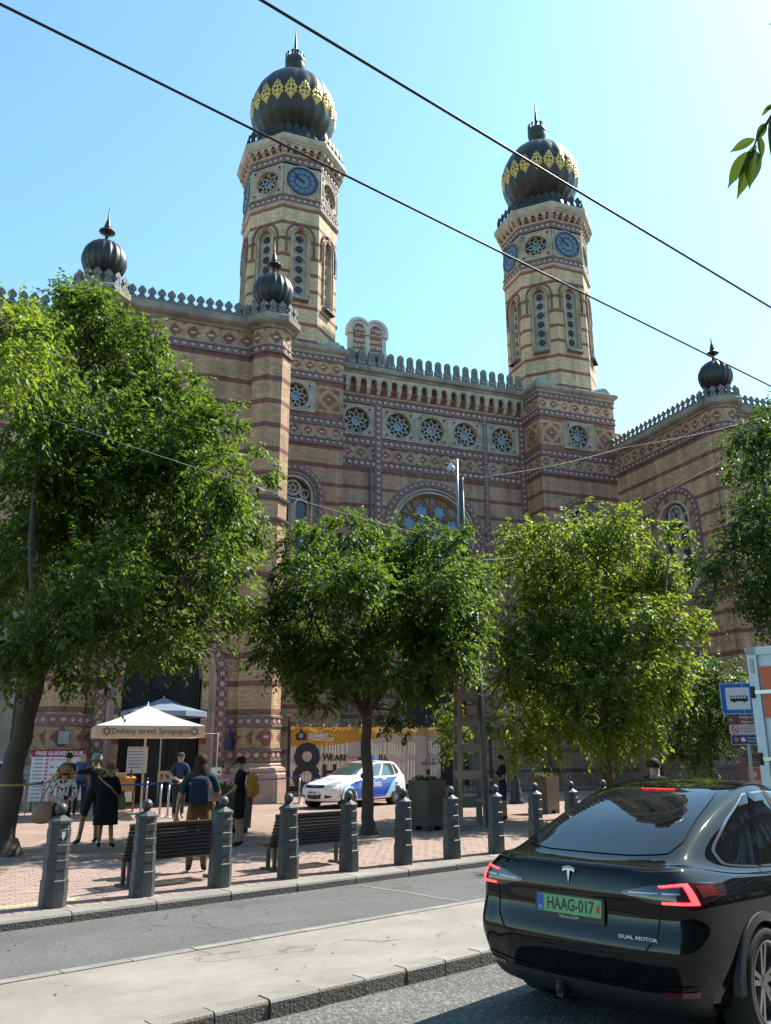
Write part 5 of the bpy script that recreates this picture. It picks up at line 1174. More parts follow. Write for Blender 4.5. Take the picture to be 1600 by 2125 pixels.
for k in range(11):
    z = .62+k*.615; a = mw(z)-.01; h = .10
    mb = MB(); mb.box((0, -a+.03, z), (2*a-.16, .06, 2*h), m_mast); mb.box((0, a-.03, z), (2*a-.16, .06, 2*h), m_mast); mb.box((-a+.03, 0, z), (.06, 2*a-.16, 2*h), m_mast); mb.box((a-.03, 0, z), (.06, 2*a-.16, 2*h), m_mast); mb.build('cross_plate', None, ms)
mb = MB(); mb.tube([(-.10, -.1, 6.2), (-.10, -.1, 9.25)], .034, m_grey, 10); mb.build('pole', None, ms)
mb = MB(); mb.box((-.02, -.08, 7.5), (.07, .07, 2.4), mat('dark_conduit', (.07, .085, .085), .5)); mb.tube([(.045, -.1, 5.0), (.045, -.1, 8.75)], .012, m_grey, 6); mb.tube([(.34, -.34, 0), (.24, -.28, 5.2)], .06, mat('dark_conduit', (.07, .085, .085), .5), 8); mb.build('conduit', None, ms)
mb = MB(); mb.tube([(-.10, -.1, 9.12), (-.18, -.12, 9.2), (-.25, -.13, 9.18), (-.27, -.13, 9.10)], .022, m_camw, 8); mb.build('camera_arm', None, ms)
mb = MB(); mb.lathe([(.02, .25), (.06, .22), (.105, .13), (.108, .08), (.10, .06), (.10, .03)], m_camw, 16, (-.27, -.13, 8.87)); o = mb.build('camera_housing', None, ms)
mb = MB(); mb.lathe([(.096, .03), (.092, .0), (.066, -.06), (.02, -.09)], mat('smoked_dome', (.25, .25, .2), .15), 16, (-.27, -.13, 8.87)); mb.build('camera_dome', None, ms)
mb = MB(); mb.box((.0, -.40, 2.72), (.30, .14, .30), m_rust); mb.box((0, -.475, 2.72), (.24, .02, .22), m_mast); mb.build('junction_box', None, ms)
mb = MB(); mb.box((0, 0, .03), (.95, .95, .06), m_mast); mb.build('footing', None, ms)
mb = MB(); mb.box((-.1, -.352, .62), (.3, .01, .24), mat('green_graffiti', (.06, .11, .08), .7)); mb.box((.12, -.365, .42), (.12, .02, .4), mat('green_graffiti', (.06, .11, .08), .7)); mb.build('painted_patch', None, ms)
# ---- cast iron lamp post
lp = onz(1073, 1668); lm = thing('lamp_post', 'black cast iron lamp post in front of the iron fence', 'lamp post', tuple(lp))
mb = MB(); mb.lathe([(.26, 0), (.26, .12), (.20, .18), (.22, .3), (.17, .42), (.13, .62), (.15, .7), (.10, .8), (.075, 1.2), (.095, 1.26), (.06, 1.34), (.05, 3.6), (.07, 3.66), (.03, 3.8)], m_fence, 12); mb.build('column', None, lm)
mb = MB(); mb.lathe([(.04, 3.8), (.10, 3.9), (.20, 4.3), (.22, 4.33), (.10, 4.5), (.03, 4.62)], m_fence, 8, smooth=False); mb.build('lantern', None, lm)
# ---- bus stop sign
m_blue = mat('sign_blue', (.01, .12, .42), .4); m_signw = mat('sign_white', (.62, .60, .62), .45); m_brown = mat('sign_brown', (.13, .045, .032), .5); m_navy = mat('sign_navy', (.02, .03, .12), .4); m_signr = mat('sign_red', (.5, .03, .03), .5)
SD = 19.0; bp = ondist(1560, 1600, SD); bp.z = 0; right = Vector((math.cos(AZ+R(14)), -math.sin(AZ+R(14)), 0))
bs = thing('bus_stop_sign', 'blue and white bus stop sign with brown, white and navy panels', 'sign', tuple(bp), math.atan2(right.y, right.x))
mb = MB(); mb.tube([(0, .03, 0), (0, .03, 3.2)], .035, m_grey, 10); mb.build('pole', None, bs)
def rrect(w_, h_, r_, n=4):
    q = []
    for cx_, cz_, a0 in ((w_/2-r_, -h_/2+r_, -math.pi/2), (w_/2-r_, h_/2-r_, 0), (-w_/2+r_, h_/2-r_, math.pi/2), (-w_/2+r_, -h_/2+r_, math.pi)):
        q += [(cx_+r_*math.cos(a0+math.pi/2*i/n), cz_+r_*math.sin(a0+math.pi/2*i/n)) for i in range(n+1)]
    return q
q = MB(); q.slab((-.1, 0, 2.80), (1, 0, 0), rrect(.66, .62, .04), (), m_signw, -.02, 0); q.slab((-.1, 0, 2.80), (1, 0, 0), rrect(.64, .60, .035), (), m_blue, 0, .003); q.slab((-.1, 0, 2.80), (1, 0, 0), rrect(.46, .44, .01), (), m_signw, .003, .006); o = q.build('sign_plate', None, bs)
q = MB(); q.slab((-.08, 0, 2.80), (1, 0, 0), [(-.17, -.055), (.17, -.055), (.17, .055), (-.17, .055)], [[(-.155+i*.062, 0), (-.155+i*.062, .04), (-.105+i*.062, .04), (-.105+i*.062, 0)] for i in range(5)], m_black, .006, .009)
for x in (-.10, .10): q.slab((-.08+x, 0, 2.745), (1, 0, 0), circ(0, 0, .026, 12), (), m_black, .009, .011)
q.build('bus_symbol', None, bs)
q = MB(); q.slab((-.04, 0, 2.385), (1, 0, 0), rrect(.62, .185, .01), (), m_brown, -.015, .003); q.build('name_plate', None, bs)
lettering('Károly kör', .085, m_signw, bs, planeM((-.12, -.006, 2.425), (1, 0, 0), (0, 0, 1)), .001, 'LEFT', .85); lettering('(Astoria M', .075, m_signw, bs, planeM((-.10, -.006, 2.335), (1, 0, 0), (0, 0, 1)), .001, 'LEFT', .85); lettering('M', .075, m_signw, bs, planeM((-.31, -.006, 2.37), (1, 0, 0), (0, 0, 1)), .001, 'LEFT', .9)
q = MB(); q.slab((-.03, 0, 2.185), (1, 0, 0), rrect(.60, .19, .03), (), mat('sign_pale_pink', (.5, .42, .44), .5), -.015, .003); ring2d(q, (-.22, 0, 2.185), (1, 0, 0), (0, 0), .06, .078, .003, .007, m_signr, 18); bar2d(q, (-.22, 0, 2.185), (1, 0, 0), (-.05, .05), (.05, -.05), .016, .007, .009, m_signr); bar2d(q, (-.22, 0, 2.185), (1, 0, 0), (-.045, -.01), (.045, -.01), .016, .004, .0065, m_black); q.build('no_smoking_plate', None, bs)
for k in range(4):
    q = MB(); bar2d(q, (.0, 0, 2.235-k*.033), (1, 0, 0), (-.12, 0), (.24, 0), .008, .003, .005, m_black); q.build('text_line', None, bs)
q = MB(); q.slab((-.02, 0, 1.985), (1, 0, 0), rrect(.60, .19, .03), (), m_signw, -.015, .002); q.slab((-.02, 0, 1.985), (1, 0, 0), rrect(.585, .175, .025), (), m_navy, .002, .005); q.slab((-.22, 0, 1.985), (1, 0, 0), circ(0, 0, .045, 14), (), mat('sign_orange', (.45, .13, .03), .5), .005, .007); q.slab((-.09, 0, 1.985), (1, 0, 0), circ(0, 0, .045, 14), (), m_signw, .005, .007); q.build('tour_plate', None, bs)
lettering('Városnéző', .055, m_signw, bs, planeM((-.02, -.008, 2.015), (1, 0, 0), (0, 0, 1)), .001, 'LEFT', .85); lettering('Sightseeing', .055, m_signw, bs, planeM((-.02, -.008, 1.955), (1, 0, 0), (0, 0, 1)), .001, 'LEFT', .85)
# ---- brown notice case by the stop
cp = ondist(1563, 1600, 19.6); cp.z = 0; nc = thing('notice_case', 'rust brown notice case with an orange poster under the bus stop sign', 'notice case', tuple(cp), math.atan2(right.y, right.x))
mb = MB(); mb.box((0, 0, .98), (.58, .12, 1.1), mat('case_rust', (.16, .065, .05), .6, var=.15, scale=7)); mb.build('cabinet', None, nc)
mb = MB(); mb.box((0, 0, .215), (.4, .1, .43), m_iron); mb.build('stand', None, nc)
mb = MB(); mb.slab((.06, -.061, 1.13), (1, 0, 0), rrect(.34, .62, .005), (), mat('poster_pale', (.45, .34, .3), .6), 0, .004); mb.slab((.06, -.061, 1.13), (1, 0, 0), rrect(.315, .595, .005), (), mat('poster_red', (.40, .085, .055), .6), .004, .006)
ring2d(mb, (.0, -.061, 1.30), (1, 0, 0), (0, 0), .025, .05, .006, .008, m_signw, 12)
for k in range(5): bar2d(mb, (.06, -.061, 1.17-k*.035), (1, 0, 0), (-.11, 0), (.08-.03*(k % 2), 0), .012, .006, .008, m_signw)
mb.build('poster', None, nc)
# ---- overhead wires
m_wire = mat('overhead_wire', (.012, .013, .018), .5, var=.05)
def wire(label, a, b_, za, zb, r_, ext0, ext1, sag=0., grp=None):
    A, B = onz(*a, za), onz(*b_, zb); d = B-A; A2, B2 = A-d*ext0, B+d*ext1; n = 24; mb = MB()
    mb.tube([A2+(B2-A2)*(i/n)+Vector((0, 0, -sag*4*(i/n)*(1-i/n))) for i in range(n+1)], r_, m_wire, 6); o = mb.build('overhead_wire', None); return tag(o, label, 'wire', grp)
wire('thick black overhead wire crossing the sky below the other one', (60, 38), (1500, 752), 5.5, 5.5, .0092, 1.2, 3.0, 0)
wire('thick black overhead wire crossing the top right of the sky', (600, 35), (1550, 608), 5.5, 5.5, .0092, 1.5, 3.0, 0)
def span(label, pts, r_=.008):
    P = [ondist(x, y, D_) for x, y, D_ in pts]; mb = MB(); out = []
    for a, b_ in zip(P[:-1], P[1:]):
        for k in range(10): out.append(a+(b_-a)*(k/10)-Vector((0, 0, .12*math.sin(math.pi*k/10))))
    out.append(P[-1]); mb.tube(out, r_, m_wire, 5); return tag(mb.build('cable', None), label, 'cable')
span('thin cable running left from the mast camera to the turret', [(590, 958, 31.0), (951, 985, 21.1)]); span('thin cable running right from the mast top across the wing', [(962, 995, 21.1), (1290, 930, 26), (1640, 850, 32)])
span('thin cable slanting down to the mast behind the middle tree', [(-30, 825, 12.5), (958, 1130, 21.1)], .006); span('thin cable from the mast into the bright green tree', [(970, 1160, 21.1), (1130, 1140, 24.0), (1640, 880, 33)], .008)
# ---- canopy umbrellas
m_canv = cloth('umbrella_canvas', (.72, .68, .62), .30); m_val = cloth('umbrella_valance', (.56, .44, .35), .25); m_pole = mat('umbrella_pole', (.42, .36, .28), .5); m_prt = mat('umbrella_print', (.05, .05, .05), .7)
um = thing('umbrella', 'white square umbrella with a lettered valance in front of the entrance', 'umbrella', (2.58, 27.15, 0)); hw = 1.53
mb = MB(); K = 8
for s_ in range(4):
    M = Matrix.Rotation(s_*math.pi/2, 4, 'Z')
    for i in range(K):
        f0, f1 = i/K, (i+1)/K; zz = lambda f: 3.16-.64*f-.05*math.sin(math.pi*f)
        a = [(-hw*f0, -hw*f0, zz(f0)), (hw*f0, -hw*f0, zz(f0)), (hw*f1, -hw*f1, zz(f1)), (-hw*f1, -hw*f1, zz(f1))]
        mb.face([M @ Vector(p) for p in (a[1], a[0], a[3], a[2])], m_canv, None, True)
mb.build('canopy', None, um)
mb = MB()
for s_ in range(4):
    M = Matrix.Rotation(s_*math.pi/2, 4, 'Z'); n = 8
    for i in range(n):
        x0, x1 = -hw+2*hw*i/n, -hw+2*hw*(i+1)/n
        mb.face([M @ Vector(p) for p in ((x0, -hw-.004-.01*math.sin(i*2.1), 2.20), (x1, -hw-.004-.01*math.sin((i+1)*2.1), 2.20), (x1, -hw, 2.52), (x0, -hw, 2.52))], m_val, None, True)
mb.build('valance', None, um)
lettering('Dohány street Synagogue', .215, m_prt, um, planeM((.0, -hw-.022, 2.36), (1, 0, 0), (0, 0, 1)), .001, 'CENTER', .98)
for sx in (-1, 1):
    q = MB()
    for k in (0, 1):
        tri = [(.13*math.cos(math.pi/2+k*math.pi+j*2*math.pi/3), .13*math.sin(math.pi/2+k*math.pi+j*2*math.pi/3)) for j in range(3)]
        for j in range(3): bar2d(q, (sx*1.22, -hw-.02, 2.36), (1, 0, 0), tri[j], tri[(j+1) % 3], .022, 0, .003, mat('print_grey', (.16, .15, .15), .7))
    q.build('star_emblem', None, um)
mb = MB(); mb.tube([(0, 0, .05), (0, 0, 3.2)], .035, m_pole, 10); mb.tube([(0, 0, 3.14), (0, 0, 3.26)], .02, m_grey, 8); mb.build('pole', None, um)
for i in range(8):
    a = math.pi/4*i; e = hw*(1.39 if i % 2 else .98); mb = MB(); mb.tube([(0, 0, 3.08), (e*math.cos(a), e*math.sin(a), 2.50)], .014, m_pole, 5); mb.build('rib', None, um)
mb = MB(); mb.box((0, 0, .03), (.9, .12, .06), m_grey); mb.box((0, 0, .033), (.12, .9, .06), m_grey); mb.build('base', None, um)
u2 = thing('umbrella', 'grey round umbrella in shade inside the arched entrance', 'umbrella', (3.45, 30.75, 0)); m_c2 = cloth('grey_canvas', (.20, .24, .30), .15)
mb = MB(); rr = 1.55
for i in range(8):
    a0, a1 = 2*math.pi*(i+.5)/8, 2*math.pi*(i+1.5)/8
    for k in range(4):
        f0, f1 = k/4, (k+1)/4; z_ = lambda f: 3.62-.5*f-.05*math.sin(math.pi*f)
        mb.face([(rr*f0*math.cos(a0), rr*f0*math.sin(a0), z_(f0)), (rr*f1*math.cos(a0), rr*f1*math.sin(a0), z_(f1)), (rr*f1*math.cos(a1), rr*f1*math.sin(a1), z_(f1)), (rr*f0*math.cos(a1), rr*f0*math.sin(a1), z_(f0))], m_c2, None, False)
    mb.face([(rr*math.cos(a0), rr*math.sin(a0), 3.12), (rr*math.cos(a1), rr*math.sin(a1), 3.12), (rr*1.005*math.cos(a1), rr*1.005*math.sin(a1), 2.95), (rr*1.005*math.cos(a0), rr*1.005*math.sin(a0), 2.95)], m_c2)
mb.build('canopy', None, u2); mb = MB(); mb.tube([(0, 0, 0), (0, 0, 3.66)], .03, m_grey, 8); mb.lathe([(.3, 0), (.3, .06), (.05, .1)], m_iron, 14); mb.build('pole', None, u2)
# ---- crowd barrier posts and belts
m_chr = mat('brushed_steel', (.42, .40, .37), .3, metal=.8, var=.1); m_belt = mat('blue_belt', (.015, .04, .17), .6); m_beltr = mat('red_belt', (.42, .02, .02), .6)
def stanchion(label, p, h=.96):
    root = thing('stanchion', label, 'barrier post', tuple(p), 0, 'steel belt barrier posts before the entrance'); mb = MB(); mb.tube([(0, 0, .02), (0, 0, h)], .032, m_chr, 10); mb.lathe([(.036, h-.08), (.04, h), (.02, h+.02)], m_belt, 10); mb.build('post', None, root)
    mb = MB(); mb.lathe([(.17, 0), (.17, .012), (.06, .04), (.035, .05)], m_chr, 18); mb.build('base', None, root); return root
SP = [Vector((-.75, 29.6, 0)), Vector((-.22, 27.7, 0)), Vector((.02, 27.75, 0)), Vector((3.02, 26.1, 0)), Vector((3.2, 25.75, 0)), Vector((8.28, 30.2, 0)), Vector((2.95, 29.4, 0))]
for p, lb in zip(SP, ('steel barrier post against the plinth behind the leaning trunk', 'steel barrier post left of the man in navy', 'steel barrier post right beside the navy man\'s hand', 'steel barrier post under the small arrow sign', 'steel barrier post just right of the small arrow sign', 'steel barrier post in front of the banner, by the police car', 'steel barrier post under the umbrella')): stanchion(lb, p)
def belt(label, a, b_, m, z0=.93, z1=.93, grp='barrier belts before the entrance'):
    a, b_ = Vector(a), Vector(b_); n = 10; mb = MB(); h = .05
    for i in range(n):
        f0, f1 = i/n, (i+1)/n; P0, P1 = a+(b_-a)*f0, a+(b_-a)*f1; s0, s1 = .05*math.sin(math.pi*f0), .05*math.sin(math.pi*f1); Z0, Z1 = z0+(z1-z0)*f0-s0, z0+(z1-z0)*f1-s1
        q = [(P0.x, P0.y, Z0-h), (P1.x, P1.y, Z1-h), (P1.x, P1.y, Z1), (P0.x, P0.y, Z0)]; mb.face(q, m); mb.face([(x, y+.003, z) for x, y, z in q[::-1]], m)
    return tag(mb.build('barrier_belt', None), label, 'belt', grp)
belt('blue belt running off to the left behind the leaning trunk', (-3.2, 27.6, 0), SP[1], m_belt); belt('blue belt stretched behind the people in front of the tour board', SP[2], SP[3], m_belt); belt('blue belt low behind the person with long hair', SP[4], (5.6, 29.2, 0), m_belt); belt('blue belt along the plinth up to the banner', (5.6, 29.2, 0), SP[5], m_belt); belt('red belt held out beside the cap-wearing guide', (3.55, 24.9, 0), (5.3, 25.6, 0), m_beltr, .98, .95); belt('blue belt leading back under the umbrella', SP[3], SP[6], m_belt)
sg = thing('queue_sign', 'small beige arrow and heart sign on the barrier post', 'sign', (3.08, 25.9, .95)); mb = MB(); mb.box((0, -.03, .16), (.42, .02, .30), mat('sign_beige', (.42, .31, .2), .6)); mb.build('panel', None, sg)
mb = MB(); mb.slab((0, -.041, .16), (1, 0, 0), [(-.12, -.09), (-.08, -.09), (-.08, .02), (-.05, .02), (-.10, .08), (-.15, .02), (-.12, .02)], (), m_black, 0, .002); mb.slab((.07, -.041, .16), (1, 0, 0), [(0, -.08), (.07, 0), (.065, .05), (.03, .06), (0, .03), (-.03, .06), (-.065, .05), (-.07, 0)], (), m_brown, 0, .002); mb.build('symbols', None, sg)
mb = MB(); mb.tube([(0, 0, -.0), (0, 0, .1)], .015, m_chr, 6); mb.build('clip', None, sg)
fr = thing('sign_frame', 'thin steel frame holding a small notice right of the umbrella', 'sign', (4.95, 28.2, 0)); mb = MB(); mb.tube([(-.9, 0, 2.35), (0, 0, 2.35), (0, 0, 0)], .02, m_grey, 8); mb.build('frame', None, fr); mb = MB(); mb.box((.0, -.03, 1.18), (.32, .02, .24), m_signw); mb.build('notice', None, fr); mb = MB(); mb.slab((.08, -.041, 1.15), (1, 0, 0), circ(0, 0, .05, 12), (), m_signr, 0, .002); mb.build('symbol', None, fr)
# ---- boards and desk by the entrance
tb_ = thing('tour_board', 'white free guided tour board with a crimson heading, left of the entrance', 'board', (.2, 30.0, 0)); m_crim = mat('board_crimson', (.30, .02, .05), .5)
mb = MB(); mb.box((0, 0, 1.08), (1.64, .03, 1.56), m_signw); mb.build('panel', None, tb_); mb = MB(); mb.box((0, -.018, 1.755), (1.645, .008, .21), m_crim); mb.build('heading', None, tb_)
lettering('FREE GUIDED TOUR', .165, m_signw, tb_, planeM((0, -.024, 1.75), (1, 0, 0), (0, 0, 1)), .001, 'CENTER', .96, bold=.006)
m_blk2 = mat('board_print', (.05, .05, .06), .7); m_pinkb = mat('board_pink', (.42, .16, .2), .6); m_cyan = mat('board_cyan', (.12, .32, .45), .6)
mb = MB()
for k in range(11):
    z = 1.56-k*.115; mb.slab((-.36, -.016, z), (1, 0, 0), rrect(.09, .075, .005), (), m_pinkb, 0, .002); bar2d(mb, (-.62, -.016, z), (1, 0, 0), (-.12, 0), (.14, 0), .022, 0, .002, m_blk2)
    if k % 2 == 0 and k < 8:
        mb.slab((-.2, -.016, z), (1, 0, 0), rrect(.12, .05, .005), (), m_pinkb, 0, .002)
        for j in range(5): bar2d(mb, (-.05+j*.09, -.016, z), (1, 0, 0), (0, -.025), (.03, .025), .03, 0, .002, m_blk2)
mb.slab((.62, -.016, 1.2), (1, 0, 0), rrect(.34, .8, .01), (), mat('board_pale', (.5, .53, .56), .6), 0, .002)
for x, z, m in ((.52, 1.38, m_cyan), (.55, 1.2, m_blk2), (.72, 1.36, m_pinkb), (.70, 1.15, m_cyan)): mb.slab((x, -.016, z), (1, 0, 0), rrect(.07, .13, .02), (), m, .002, .004)
mb.build('print', None, tb_)
for x in (-.7, .7): mb = MB(); mb.box((x, .02, .15), (.04, .04, .3), m_iron); mb.build('leg', None, tb_)
nb_ = thing('notice_board', 'pale notice board on posts in the dark entrance arch', 'board', (2.63, 30.0, 0)); mb = MB(); mb.box((0, 0, 1.53), (.66, .03, .84), mat('notice_grey', (.40, .40, .40), .6)); mb.build('panel', None, nb_); mb = MB(); mb.box((0, -.018, 1.92), (.66, .006, .07), m_ybrk); 
for k in range(6): bar2d(mb, (0, -.016, 1.8-k*.10), (1, 0, 0), (-.28, 0), (.25-.06*(k % 3), 0), .02, 0, .002, m_blk2)
mb.build('print', None, nb_)
for x in (-.3, .3): mb = MB(); mb.box((x, .03, 1.0), (.04, .04, 2.0), m_iron); mb.build('post', None, nb_)
m_wood = mat('honey_wood', (.42, .20, .055), .55, var=.18, scale=6); dk = thing('desk', 'honey-coloured wooden lectern desk with leaflets near the woman in black', 'desk', (2.14, 28.6, 0))
mb = MB(); mb.mesh([(-.36, -.2, .62), (.36, -.2, .62), (.36, -.2, 1.0), (-.36, -.2, 1.0), (.36, .2, 1.05), (-.36, .2, 1.05), (-.1, -.2, .62), (.2, -.2, .52)], [(0, 1, 2, 3), (3, 2, 4, 5)], m_wood); mb.box((0, .0, .98), (.74, .42, .04), m_wood); mb.build('top', None, dk)
for x in (-.34, .34): mb = MB(); mb.box((x, 0, .5), (.03, .4, .98), m_wood); mb.build('side_panel', None, dk)
mb = MB(); mb.box((0, 0, .3), (.68, .4, .03), m_wood); mb.build('shelf', None, dk)
for k, (x, m) in enumerate(((-.2, m_signw), (-.05, m_navy), (.16, m_signw))):
    mb = MB(); mb.box((0, 0, 0), (.13 if k < 2 else .22, .02, .24 if k < 2 else .3), m); o = mb.build('leaflet', None); o.location = (2.14+x, 28.38, .46); tag(o, ('white leaflet at the left on the desk shelf', 'navy leaflet in the middle of the desk shelf', 'large white leaflet at the right on the desk shelf')[k], 'leaflet')
mb = MB(); mb.box((0, 0, .06), (.34, .24, .12), mat('cardboard', (.42, .30, .18), .8)); mb.box((0, 0, .126), (.35, .25, .012), mat('cardboard', (.42, .30, .18), .8)); o = mb.build('carton', None); o.location = (2.05, 28.6, 1.02); tag(o, 'flat cardboard carton lying on the wooden desk', 'carton')
mb = MB(); mb.lathe([(.04, 0), (.045, .02), (.045, .16), (.015, .22), (.015, .28), (.02, .285)], mat('green_bottle', (.03, .05, .02), .2), 12); o = mb.build('bottle', None); o.location = (2.36, 28.62, 1.02); tag(o, 'dark bottle standing on the wooden desk', 'bottle')
ab = thing('display_board', 'dark blue framed display board cut off by the left edge', 'board', (-1.62, 25.6, 0), R(8)); mb = MB(); mb.box((0, 0, .95), (.80, .04, 1.15), m_navy); mb.build('panel', None, ab); mb = MB()
for q_ in ((0, 1.53, .84, .05), (0, .37, .84, .05)): mb.box((q_[0], -.02, q_[1]), (q_[2], .05, q_[3]), m_signw)
for x in (-.42, .42): mb.box((x, -.02, .95), (.05, .05, 1.2), m_signw)
mb.build('frame', None, ab); mb = MB(); mb.slab((.12, -.021, .9), (1, 0, 0), rrect(.34, .6, .02), (), mat('notice_grey', (.40, .40, .40), .6), 0, .004); mb.build('poster', None, ab)
for x in (-.3, .3): mb = MB(); mb.box((x, .05, .2), (.05, .05, .4), m_iron); mb.build('leg', None, ab)
# ---- cloth hanging on the turret wall
mb = MB(); mb.lathe([(.01, .78), (.05, .70), (.07, .5), (.12, .25), (.155, .1), (.15, .02), (.08, 0)], m_navy, 10); o = mb.build('folded_parasol', None); o.location = (6.0, WY-.2, 1.88); o.scale.y = .5; tag(o, 'small navy cloth bundle hanging on the brick wall right of the entrance', 'cloth')
# ---- yellow tape on the leaning trunk
m_tape = mat('yellow_tape', (.26, .22, .06), .5); p = ondist(25, 1640, DL); tp_ = MB(); tp_.lathe([(.30, -.02), (.30, .02)], m_tape, 16, (0, 0, 0), cap=False); tp_.mesh([(.25, -.22, 0), (.275, -.22, .02), (.27, -.25, -.55), (.25, -.25, -.5)], [(0, 1, 2, 3), (3, 2, 1, 0)], m_tape); o = tp_.build('barrier_tape', None); o.location = p+Vector((.0, 0, .1)); tag(o, 'yellow tape tied round the leaning tree trunk', 'tape')
# ---- far building with a red roof beyond the right wing
fb = ondist(1600, 1540, 62); fb.z = 0; rb = thing('red_roof_house', 'distant house whose red tiled roof shows above the right wing', 'house', tuple(fb), -AZ); mb = MB(); zt = ondist(1600, 850, 62).z
mb.box((4, 6, zt/2), (14, 12, zt), mat('house_plaster', (.4, .34, .26), .8)); mb.build('wall', None, rb); mb = MB()
A = [(-3.6, -.6, zt), (11.6, -.6, zt), (11.6, 12.6, zt), (-3.6, 12.6, zt)]; B = [(0.5, 6, zt+1.7), (7.5, 6, zt+1.7)]
mr = mat('red_roof_tile', (.30, .09, .05), .8, var=.25, scale=3, bump=.4, bscale=10); mb.face([A[0], A[1], B[1], B[0]], mr); mb.face([A[1], A[2], B[1]], mr); mb.face([A[2], A[3], B[0], B[1]], mr); mb.face([A[3], A[0], B[0]], mr); mb.build('roof', None, rb)

# ---- houses across the street, behind the viewer: they shade the street and show in the car's glass
def street_house(label, s0, s1, h, col, seed):
    root = thing('street_house', label, 'house', tuple(rd((s0+s1)/2, -10, 0)), RA); w_ = s1-s0; rg = random.Random(seed)
    m1 = mat('house_render_%d' % seed, col, .85, var=.1, scale=2, stain=.25); mb = MB(); mb.box((0, -6, h/2), (w_, 12, h), m1); mb.build('wall', None, root)
    mb = MB(); mb.box((0, .2, h+.2), (w_+.4, .8, .4), m_stone); mb.box((0, .1, 4.6), (w_, .3, .3), m_stone); mb.build('cornice', None, root)
    mb = MB(); mb.mesh([(-w_/2, .3, h+.4), (w_/2, .3, h+.4), (w_/2, -6, h+3.2), (-w_/2, -6, h+3.2)], [(3, 2, 1, 0)], MATS['red_roof_tile']); mb.build('roof', None, root)
    n = int(w_/2.8); fl = int((h-5)/3.7); wm_ = None
    for f in range(fl+1):
        for i in range(n):
            if wm_ is None:
                mb = MB(); mb.box((0, .03, 0), (1.2, .06, 2.1), m_glassd); mb.box((0, .08, -1.12), (1.6, .2, .12), m_stone); mb.box((0, .07, 1.15), (1.5, .18, .16), m_stone)
                for x in (-.62, 0, .62): mb.box((x, .07, 0), (.09, .1, 2.1), m_signw)
                o = mb.build('window', None, root); wm_ = o.data
            else: o = obj('window', wm_, root)
            o.location = (-w_/2+w_*(i+.5)/n, 0, 2.6 if f == 0 else 3.2+f*3.7)
street_house('cream street house across the road, seen only mirrored in the car glass', -48, -9, 17, (.20, .17, .13), 1); street_house('grey street house across the road, seen only mirrored in the car', -8.8, 20, 19.5, (.13, .125, .12), 2); street_house('ochre street house across the road, seen only mirrored in the car', 20.2, 62, 18, (.18, .145, .10), 3)
